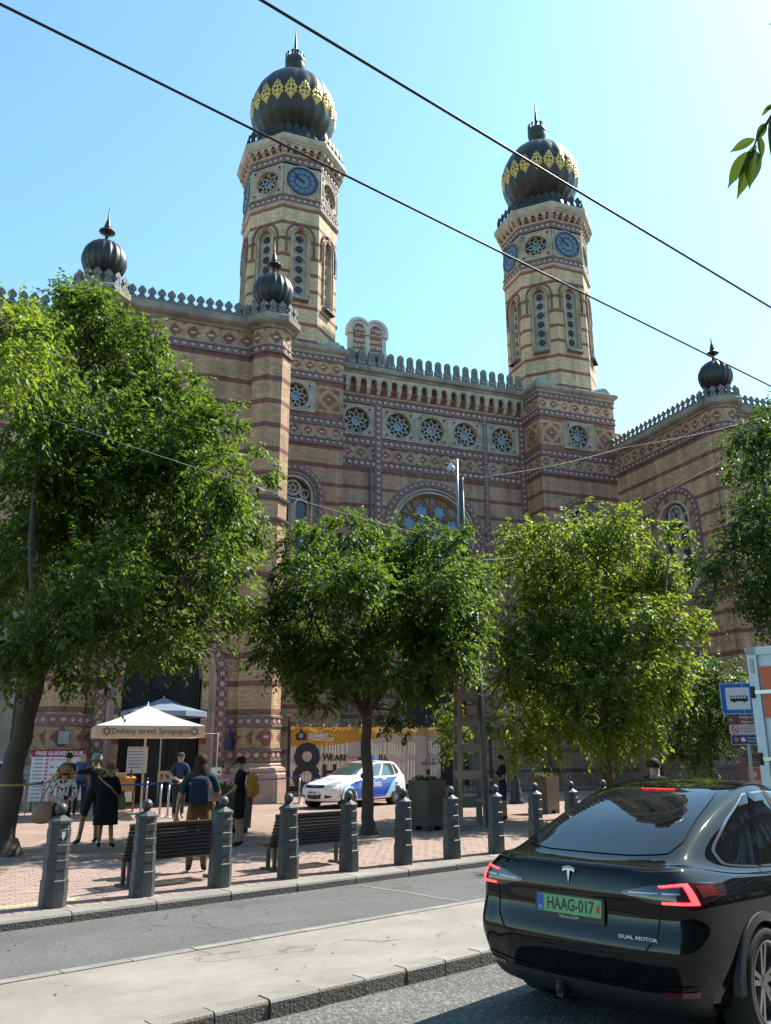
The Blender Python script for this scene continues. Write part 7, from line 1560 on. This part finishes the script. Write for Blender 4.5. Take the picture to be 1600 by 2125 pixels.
# ================================================================= PEOPLE
m_skin = mat('skin', (.42, .24, .16), .55, var=.08); m_skin2 = mat('skin_tanned', (.30, .165, .105), .55, var=.08)
def cmat(name, col, rough=.85): return mat('cloth_'+name, col, rough, var=.14, scale=18, bump=.25, bscale=9, spec=.15)
def hand(V, E, Rg, wi, d, up, reg, curl=.5):
    """palm and five unequal fingers from wrist index wi; d = direction of the forearm"""
    d = Vector(d).normalized(); s = d.cross(Vector(up)).normalized(); n_ = s.cross(d); w0 = Vector(V[wi][0])
    p = len(V); V.append((w0+d*.055, .036)); E.append((wi, p)); Rg.append(reg)
    k = len(V); V.append((w0+d*.095, .034)); E.append((p, k)); Rg.append(reg)
    for j, (o, l) in enumerate(((-.030, .060), (-.010, .070), (.010, .068), (.030, .055))):
        a = len(V); V.append((w0+d*.115+s*o, .0095)); E.append((k, a)); Rg.append(reg)
        b_ = len(V); V.append((w0+d*(.115+l*.5)+s*o*1.1-n_*curl*.018, .0090)); E.append((a, b_)); Rg.append(reg)
        c_ = len(V); V.append((w0+d*(.115+l*(1-.45*curl))+s*o*1.1-n_*curl*.05, .0078)); E.append((b_, c_)); Rg.append(reg)
    a = len(V); V.append((w0+d*.06+s*.042, .012)); E.append((p, a)); Rg.append(reg); b_ = len(V); V.append((w0+d*.095+s*.055-n_*.015, .0095)); E.append((a, b_)); Rg.append(reg)
def person(label, pos, face, H=1.75, shirt=None, pants=None, skin=None, shoe=None, arms=None, legs=None, sleeve=.55, short=False, head_tilt=0., head_turn=0., build=1., lean=0., bare_leg=None):
    """standing figure: joints laid out facing +Y, grown into one skinned body"""
    k = H/1.75; root = thing('person', label, 'person', tuple(pos), face-math.pi/2); b = build
    skin = skin or m_skin; shoe = shoe or cmat('dark_shoe', (.03, .03, .032)); V, E, Rg = [], [], []
    def add(p, r_, par=None, reg='shirt'):
        V.append((Vector(p), r_)); i = len(V)-1
        if par is not None: E.append((par, i)); Rg.append(reg)
        return i
    ly = lambda z: lean*(z-.95)
    pel = add((0, 0, .95), .125*b); wst = add((0, ly(1.10), 1.10), .115*b, pel, 'shirt'); che = add((0, ly(1.30), 1.30), .135*b, wst); ush = add((0, ly(1.42)-.01, 1.42), .085*b, che); nk = add((0, ly(1.48), 1.49), .052, ush, 'skin')
    ht = Vector((0, math.sin(head_tilt), math.cos(head_tilt))); ct = Matrix.Rotation(head_turn, 3, 'Z'); base = V[nk][0]
    hp = lambda y, z: base+(ct @ Vector((0, y*math.cos(head_tilt)+z*math.sin(head_tilt), z*math.cos(head_tilt)-y*math.sin(head_tilt))))
    jaw = add(hp(.025, .075), .066, nk, 'skin'); cra = add(hp(.012, .15), .088, jaw, 'skin'); top = add(hp(.0, .205), .070, cra, 'skin')
    nose = add(hp(.115, .10), .012, jaw, 'skin'); 
    arms = arms or {}; legs = legs or {}
    for sd in (-1, 1):
        A = arms.get(sd, {}); sh = add((sd*.175*b, ly(1.40), 1.405), .062*b, ush, 'shirt'); el = Vector(A.get('el', (sd*.25*b, -.02, 1.12))); wr = Vector(A.get('wr', (sd*.27*b, .06, .87)))
        s0 = V[sh][0]; cu = s0+(el-s0)*sleeve*1.5 if sleeve < .66 else el
        if sleeve < .66: c1 = add(cu, .052*b, sh, 'shirt'); e1 = add(el, .040*b, c1, 'skin'); f1 = add(el+(wr-el)*.35, .040*b, e1, 'skin')
        else: e1 = add(el, .046*b, sh, 'shirt'); f1 = add(el+(wr-el)*.4, .042*b, e1, 'shirt')
        w1 = add(wr, .026, f1, 'skin'); hand(V, E, Rg, w1, wr-el, A.get('up', (0, 0, 1)) if abs((wr-el).normalized().z) < .9 else (0, 1, 0), 'skin', A.get('curl', .6))
        Lg = legs.get(sd, {}); hip = add((sd*.095, 0, .90), .105*b, pel, 'pants'); kn = Vector(Lg.get('kn', (sd*.105, .015, .50))); an = Vector(Lg.get('an', (sd*.11, -.02, .085)))
        th = add(V[hip][0]+(kn-V[hip][0])*.5, .088*b, hip, 'pants')
        if short: hm = add(V[hip][0]+(kn-V[hip][0])*.92, .076*b, th, 'pants'); k1 = add(kn+(an-kn)*.02, .054*b, hm, 'bare')
        else: k1 = add(kn, .066*b, th, 'pants')
        cf = add(kn+(an-kn)*.38+Vector((0, -.015, 0)), .056*b if short else .062*b, k1, 'bare' if short else 'pants'); a1 = add(an, .040 if short else .05, cf, 'bare' if short else 'pants')
        fd = Vector(Lg.get('toe', (sd*.03, .15, 0))); he = add(an+Vector((0, -.035, -.045)), .036, a1, 'shoe'); to = add(an+fd*.55+Vector((0, 0, -.045)), .038, a1, 'shoe'); t2 = add(an+fd+Vector((0, 0, -.052)), .030, to, 'shoe')
    me = bpy.data.meshes.new('body'); me.from_pydata([tuple(v[0]*k) for v in V], E, []); o = bpy.data.objects.new('body', me); COL.objects.link(o)
    md = o.modifiers.new('skin', 'SKIN'); md.use_smooth_shade = True
    for i, sv_ in enumerate(me.skin_vertices[0].data): sv_.radius = (V[i][1]*k, V[i][1]*k*(.80 if i in (pel, wst, che) else 1.)); sv_.use_root = (i == pel)
    o.modifiers.new('sub', 'SUBSURF').levels = 1
    bpy.context.view_layer.update(); me2 = bpy.data.meshes.new_from_object(o.evaluated_get(bpy.context.evaluated_depsgraph_get())); bpy.data.objects.remove(o)
    mm = {'shirt': shirt, 'pants': pants, 'skin': skin, 'bare': bare_leg or skin, 'shoe': shoe}; order = ['shirt', 'pants', 'skin', 'bare', 'shoe']; me2.materials.clear()
    for q in order: me2.materials.append(mm[q])
    S0, S1, SR = [], [], []
    pts, rg = [], []
    for (a, c_), q in zip(E, Rg):
        for t in np.linspace(.15 if q in ('skin', 'bare', 'shoe') else 0, 1, 7): pts.append(V[a][0]*(1-t)+V[c_][0]*t); rg.append(order.index(q))
    pts = np.array([tuple(p*k) for p in pts]); rg = np.array(rg); n = len(me2.polygons); cen = np.empty(3*n, np.float32); me2.polygons.foreach_get('center', cen); cen = cen.reshape(-1, 3)
    idx = np.empty(n, np.int32)
    for i in range(0, n, 800): idx[i:i+800] = rg[np.argmin(((cen[i:i+800, None]-pts[None])**2).sum(-1), axis=1)]
    me2.polygons.foreach_set('material_index', idx); me2.polygons.foreach_set('use_smooth', np.ones(n, bool)); me2.update()
    obj('body', me2, root)
    W = lambda p: p*k
    root['_h'] = k
    info = dict(root=root, k=k, head=hp(0, .14)*k, hp=lambda y, z: hp(y, z)*k, ct=ct, tilt=head_tilt)
    # face: eyes, mouth, ears
    fx = MB(); m_eye = mat('eye_dark', (.02, .015, .012), .3); m_lip = mat('lip', (.30, .11, .09), .5)
    cx = lambda x, y, z: (hp(y, z)+ct @ Vector((x, 0, 0)))*k
    for sx in (-1, 1): fx.lathe([(.001, -.008), (.009, -.004), (.009, .004), (.001, .008)], m_eye, 8, tuple(cx(sx*.032, .088, .135)))
    fx.build('eyes', None, root); fm = MB(); p = cx(0, .086, .062); fm.box(p, (.045*k, .01, .012), m_lip, head_turn); fm.build('mouth', None, root)
    for sx in (-1, 1): er_ = MB(); er_.lathe([(.001, -.03), (.016, -.015), (.018, .012), (.001, .03)], skin, 8, tuple(cx(sx*.086, .0, .125))); er_.build('ear', None, root)
    del root['_h']
    return info
def hair(info, m, length=0., bun=False, vol=1.06, name='hair'):
    mb = MB(); k = info['k']; c = info['hp'](-.012, .155); ct = info['ct'].to_4x4(); M = Matrix.Translation(c) @ ct @ Matrix.Rotation(-info['tilt'], 4, 'X'); vs, fs = [], []; n, r_ = 18, 9
    for j in range(r_+1):
        a = math.pi*.62*j/r_
        for i in range(n):
            th = 2*math.pi*i/n; front = max(0, math.sin(th)); rr = .098*vol*math.sin(a)*(1-.06*front*(j > 5)); z = .098*vol*math.cos(a)*1.05
            if front > .35 and j > 5: z = max(z, .02)
            vs.append((rr*math.cos(th)*k, (rr*math.sin(th)*1.06-.004)*k, z*k))
    if length:
        for q in range(1, 7):
            for i in range(n):
                th = 2*math.pi*i/n; f = q/6; back = math.sin(th) < .45; rr = .098*vol*(.95+.35*math.sin(f*2.4)); z = -.03-length*f if back else .02-.02*f
                rr = rr if back else .088; vs.append((rr*math.cos(th)*k, (rr*math.sin(th)*.95-.012)*k, z*k))
        r_ += 6
    for j in range(r_):
        for i in range(n): fs.append((j*n+i, j*n+(i+1) % n, (j+1)*n+(i+1) % n, (j+1)*n+i))
    mb.mesh(vs, fs, m, True, M)
    if bun: q = M @ Vector((0, -.10*k, .03*k)); mb.lathe([(.001, -.04), (.03, -.03), (.042, 0), (.03, .03), (.001, .04)], m, 12, tuple(q))
    return mb.build(name, None, info['root'])
def cap(info, m, brim=True, bucket=False, back=False):
    mb = MB(); k = info['k']; c = info['hp'](-.004, .165); M = Matrix.Translation(c) @ info['ct'].to_4x4() @ Matrix.Rotation(-info['tilt'], 4, 'X'); t_ = MB(); R_ = .105
    t_.lathe([(R_, -.02), (R_*1.02, .02), (R_*.92, .06), (R_*.62, .095), (.01, .105)], m, 18)
    if bucket: t_.lathe([(R_*1.0, .0), (R_*1.25, -.045)], m, 18, cap=False)
    elif brim:
        vs = [(R_*math.cos(a)*.95, R_*math.sin(a)*.95, -.012) for a in np.linspace(.45, math.pi-.45, 9)]+[(R_*1.0*math.cos(a), R_*.6+.13*math.sin(a)**.6, -.03) for a in np.linspace(.3, math.pi-.3, 9)]
        t_.mesh(vs, [(i, i+9, i+10, i+1) for i in range(8)], m); t_.mesh([(x, y, z-.006) for x, y, z in vs], [(i+1, i+10, i+9, i) for i in range(8)], m)
    for f_, s_ in zip(t_.f, t_.sm): mb.face([M @ (Vector(t_.v[j])*k) for j in f_], m, None, s_)
    return mb.build('cap', None, info['root'])
def backpack(label, pos, face, m, h=.46, w_=.30, d=.16, strap=None):
    root = thing('backpack', label, 'backpack', tuple(pos), face-math.pi/2); mb = MB(); vs, fs = [], []; n = 16
    for j, (f, z) in enumerate(((.55, 0), (.92, .03), (1, .12), (1, .30), (.95, .40), (.75, h), (.3, h+.03))):
        for i in range(n):
            a = 2*math.pi*i/n; cx_, sy_ = math.cos(a), math.sin(a); e = .5; x = abs(cx_)**e*math.copysign(1, cx_)*w_/2*f; y = abs(sy_)**e*math.copysign(1, sy_)*d/2*f; vs.append((x, y, z))
    for j in range(6):
        for i in range(n): fs.append((j*n+i, j*n+(i+1) % n, (j+1)*n+(i+1) % n, (j+1)*n+i))
    fs.append(tuple(range(n))[::-1]); fs.append(tuple(range(6*n, 7*n))); mb.mesh(vs, fs, m, True); mb.build('bag', None, root)
    mb = MB(); mb.box((0, -d/2-.012, .15), (w_*.7, .04, .2), m); mb.build('pocket', None, root)
    for sx in (-1, 1): mb = MB(); mb.tube([(sx*.09, d/2-.01, h-.02), (sx*.11, d/2+.10, h+.03), (sx*.12, d/2+.24, h-.08), (sx*.13, d/2+.18, .12), (sx*.11, d/2-.01, .05)], .014, strap or m, 6); mb.build('strap', None, root)
    mb = MB(); mb.tube([(-.05, d/2, h), (0, d/2, h+.05), (.05, d/2, h)], .008, strap or m, 6); mb.build('grab_loop', None, root)
    return root
navy = cmat('navy', (.025, .032, .06)); blackc = cmat('black', (.010, .010, .012)); dkgrey = cmat('charcoal', (.03, .032, .035)); teal = cmat('teal', (.015, .05, .06)); khaki = cmat('khaki', (.12, .075, .035)); jeans = cmat('dark_denim', (.03, .035, .05)); polo = cmat('polo_blue', (.03, .05, .11))
hb = mat('hair_dark_brown', (.030, .018, .012), .7, spec=.15, var=.3, scale=40); hbl = mat('hair_blonde', (.26, .13, .05), .7, spec=.15, var=.3, scale=40); hli = mat('hair_light_brown', (.16, .09, .05), .7, spec=.15, var=.3, scale=40)
UP = math.pi/2
def G(px, py, z=0.): return onz(px, py, z)
# man in navy reading the tour board, hand on the barrier post
p = person('man in a navy T-shirt leaning on the barrier, back turned', (.45, 26.9, 0), R(112), 1.78, navy, jeans, arms={-1: {'el': (-.30, .04, 1.18), 'wr': (-.42, .18, 1.02)}, 1: {'el': (.26, .04, 1.12), 'wr': (.22, .2, .92)}}); hair(p, hb)
p = person('bald man half hidden behind the man in navy at the tour board', (.85, 27.7, 0), R(75), 1.80, cmat('blue_shirt', (.05, .09, .18)), jeans)
# woman in patterned blouse looking down at her phone
def print_mat():
    m = bpy.data.materials.new('cloth_print'); MATS['cloth_print'] = m; t, b = _nodes(m); b.inputs['Roughness'].default_value = .8; tc = N(t, 'ShaderNodeTexCoord'); v = N(t, 'ShaderNodeTexVoronoi'); v.inputs['Scale'].default_value = 15; L(t, tc.outputs['Object'], v.inputs['Vector'])
    L(t, mixc(t, mth(t, 'LESS_THAN', v.outputs['Distance'], .36), (.48, .46, .38), (.025, .03, .03)), b.inputs['Base Color']); return m
bw = G(137, 1780)+Vector((-.16, 0, 0)); p = person('blonde woman in a white and black patterned blouse looking at her phone', bw, R(-80), 1.58, print_mat(), cmat('dark_trousers', (.014, .013, .02)), m_skin, arms={1: {'el': (.25, .02, 1.14), 'wr': (.08, .24, 1.08)}, -1: {'el': (-.26, .02, 1.14), 'wr': (-.06, .26, 1.10)}}, head_tilt=.45, sleeve=.5, build=1.08); hair(p, hbl, .20, vol=1.18)
mb = MB(); k = p['k']; q = p['hp'](.105, .135); mb.box(q, (.15*k, .025, .035), mat('sunglasses', (.02, .01, .008), .1)); mb.build('sunglasses', None, p['root'])
hf = Matrix.Translation(bw) @ Matrix.Rotation(R(-80)-UP, 4, 'Z')
mb = MB(); mb.box((0, 0, 0), (.075, .012, .15), m_black); o = mb.build('phone', None); o.location = hf @ Vector((.0, .36*k, 1.10*k)); o.rotation_euler = (R(-40), 0, R(-80)-UP); tag(o, 'dark phone held by the blonde woman', 'phone')
hg = thing('handbag', 'slouchy tan handbag at the blonde woman\'s hip', 'handbag', tuple(hf @ Vector((.30, -.02, .58))), R(-80)-UP); mb = MB(); mb.lathe([(.05, 0), (.15, .02), (.19, .12), (.17, .26), (.10, .34), (.04, .36)], mat('tan_leather', (.25, .16, .10), .6, var=.2, scale=7), 16); o = mb.build('bag', None, hg); o.scale.y = .55; mb = MB(); mb.tube([(-.08, 0, .32), (-.12, 0, .62), (-.14, .0, .80), (-.05, -.06, .60), (.08, 0, .32)], .012, MATS['tan_leather'], 6); mb.build('strap', None, hg)
# man in a pale cap pointing, shorts
gc = G(192, 1752)+Vector((-.05, .15, 0)); p = person('man in a pale cap and dark shorts stretching out his arm', gc, R(115), 1.76, dkgrey, cmat('dark_shorts', (.022, .026, .03)), m_skin2, short=True, arms={-1: {'el': (-.40, .12, 1.38), 'wr': (-.62, .20, 1.30), 'curl': .3}, 1: {'el': (.26, .08, 1.12), 'wr': (.14, .26, 1.02)}}, legs={-1: {'kn': (-.17, .05, .50), 'an': (-.26, -.02, .085)}, 1: {'kn': (.09, .0, .50), 'an': (.1, -.03, .085)}}, sleeve=.5); cap(p, cmat('pale_green_cap', (.30, .36, .30)))
# woman in black dress
gb = G(214, 1760); bf = R(72); p = person('woman in a loose black dress with a green scarf, back turned', gb, bf, 1.60, blackc, blackc, m_skin2, arms={1: {'el': (.24, .06, 1.16), 'wr': (.17, .24, 1.02)}, -1: {'el': (-.22, .08, 1.14), 'wr': (-.08, .26, 1.06)}}, short=True, sleeve=.9, build=.98, legs={-1: {'kn': (-.09, .02, .5), 'an': (-.10, -.02, .085)}, 1: {'kn': (.12, .0, .5), 'an': (.17, -.03, .085)}}); hair(p, hli, 0, True)
k = p['k']; mb = MB(); vs = []
for z, rx, ry in ((1.40, .15, .10), (1.28, .20, .15), (1.05, .215, .165), (.85, .235, .18), (.65, .25, .195), (.47, .262, .205)):
    vs += [(rx*math.cos(2*math.pi*i/18)*(1+.03*math.sin(i*2.2)), ry*math.sin(2*math.pi*i/18)*(1+.03*math.cos(i*1.7)), z) for i in range(18)]
mb.mesh([tuple(Vector(v)*k) for v in vs], [(j*18+i, j*18+(i+1) % 18, (j+1)*18+(i+1) % 18, (j+1)*18+i) for j in range(5) for i in range(18)], blackc, True); mb.build('dress', None, p['root'])
mb = MB(); mb.tube([tuple(Vector((.10*math.cos(a), .085*math.sin(a)-.01, 1.475+.02*math.sin(3*a)))*k) for a in np.linspace(0, 2*math.pi, 16)], .035*k, cmat('green_scarf', (.16, .20, .07)), 8); mb.build('scarf', None, p['root'])
hf = Matrix.Translation(gb) @ Matrix.Rotation(bf-UP, 4, 'Z'); sbg = thing('shoulder_bag', 'small bag on a tan strap across the black dress', 'bag', tuple(hf @ Vector((.26, .10, .72))), bf-UP); mb = MB(); mb.box((0, 0, .1), (.10, .2, .22), cmat('olive_bag', (.13, .15, .06))); mb.build('bag', None, sbg)
mb = MB(); T_ = Matrix.Translation((-.26, -.10, -.72)); mb.tube([T_ @ (Vector(q)*1) for q in ((.24, .04, .90), (.10, -.17, 1.12), (-.06, -.175, 1.24), (-.17, -.11, 1.34), (-.14, 0, 1.42), (-.06, .12, 1.30), (.12, .19, 1.08), (.25, .14, .9))], .017, mat('tan_leather', (.25, .16, .10), .6), 6); mb.build('strap', None, sbg)
# entrance guide in polo and cap
p = person('guide in a navy polo shirt and cap facing the street', G(368, 1698), R(-95), 1.77, polo, dkgrey, m_skin, cmat('pale_shoe', (.3, .26, .2)), arms={1: {'el': (.27, .0, 1.13), 'wr': (.06, .22, 1.02)}, -1: {'el': (-.27, .02, 1.13), 'wr': (-.05, .24, 1.0)}}, sleeve=.5); cap(p, cmat('grey_cap', (.06, .055, .05))); mb = MB(); q = p['hp'](.10, .135); mb.box(q, (.14, .02, .03), MATS['sunglasses']); mb.build('sunglasses', None, p['root'])
# long-haired person with backpack, behind the bench
gt = ondist(412, 1700, 14.3); gt.z = 0; tf = R(80); p = person('long-haired person in a teal shirt and khaki trousers behind the first bench', gt, tf, 1.76, teal, khaki, m_skin2, build=1.15, arms={-1: {'el': (-.30, -.02, 1.10), 'wr': (-.34, .03, .84)}, 1: {'el': (.29, .06, 1.12), 'wr': (.22, .24, 1.0)}}, sleeve=.55); hair(p, hb, .26, vol=1.1)
hf = Matrix.Translation(gt) @ Matrix.Rotation(tf-UP, 4, 'Z'); backpack('dark blue backpack on the long-haired person', hf @ Vector((0, -.25, .98)), tf, cmat('backpack_blue', (.018, .028, .05)), .42, .30, .17)
wp = thing('waist_pack', 'khaki waist pack on the long-haired person\'s back', 'waist pack', tuple(hf @ Vector((.04, -.19, .93))), tf-UP); mb = MB(); mb.box((0, 0, .06), (.34, .12, .14), khaki); mb.box((0, -.062, .06), (.26, .02, .09), khaki); mb.build('pouch', None, wp); mb = MB(); mb.tube([(.20*math.cos(a), .17*math.sin(a)+.17, .08) for a in np.linspace(0, 2*math.pi, 20)], .014, khaki, 6); mb.build('belt', None, wp)
# man with yellow backpack
gy = G(494, 1757); yf = R(150); p = person('man in dark shirt, cap and shorts carrying the yellow backpack', gy, yf, 1.69, cmat('black_tee', (.012, .014, .018)), blackc, m_skin2, short=True, arms={-1: {'el': (-.25, .04, 1.12), 'wr': (-.18, .24, 1.0)}, 1: {'el': (.25, .06, 1.12), 'wr': (.14, .28, 1.0)}}, sleeve=.5, head_tilt=.12); cap(p, cmat('black_cap', (.012, .012, .014))); hair(p, hb, 0, vol=.99)
hf = Matrix.Translation(gy) @ Matrix.Rotation(yf-UP, 4, 'Z'); backpack('mustard yellow backpack worn by the man in the dark cap', hf @ Vector((0, -.24, .92)), yf, cmat('mustard', (.30, .15, .03)), .44, .30, .17, blackc)
# man beside the lattice mast
gm = G(1046, 1702); p = person('man in dark clothes standing beside the lattice mast', gm, R(172), 1.68, cmat('black_tee', (.012, .014, .018)), navy, m_skin2, short=True, arms={-1: {'el': (-.24, .06, 1.12), 'wr': (-.14, .32, 1.06)}, 1: {'el': (.24, .08, 1.12), 'wr': (.10, .34, 1.06)}}, sleeve=.5, head_tilt=.3); hair(p, hb, 0, vol=1.0)
# passer-by beyond the black car
g9 = ondist(1362, 1650, 13.8); g9.z = -.04; p = person('short-haired man with a dark backpack passing beyond the black car', g9, R(60), 1.72, cmat('dark_blue_tee', (.02, .03, .05)), jeans, m_skin, head_turn=-.5); hair(p, hb, 0, vol=1.04)
hf = Matrix.Translation(g9) @ Matrix.Rotation(R(60)-UP, 4, 'Z'); backpack('dark backpack worn by the passer-by beyond the black car', hf @ Vector((-.03, -.24, .98)), R(60), blackc, .44, .30, .17)
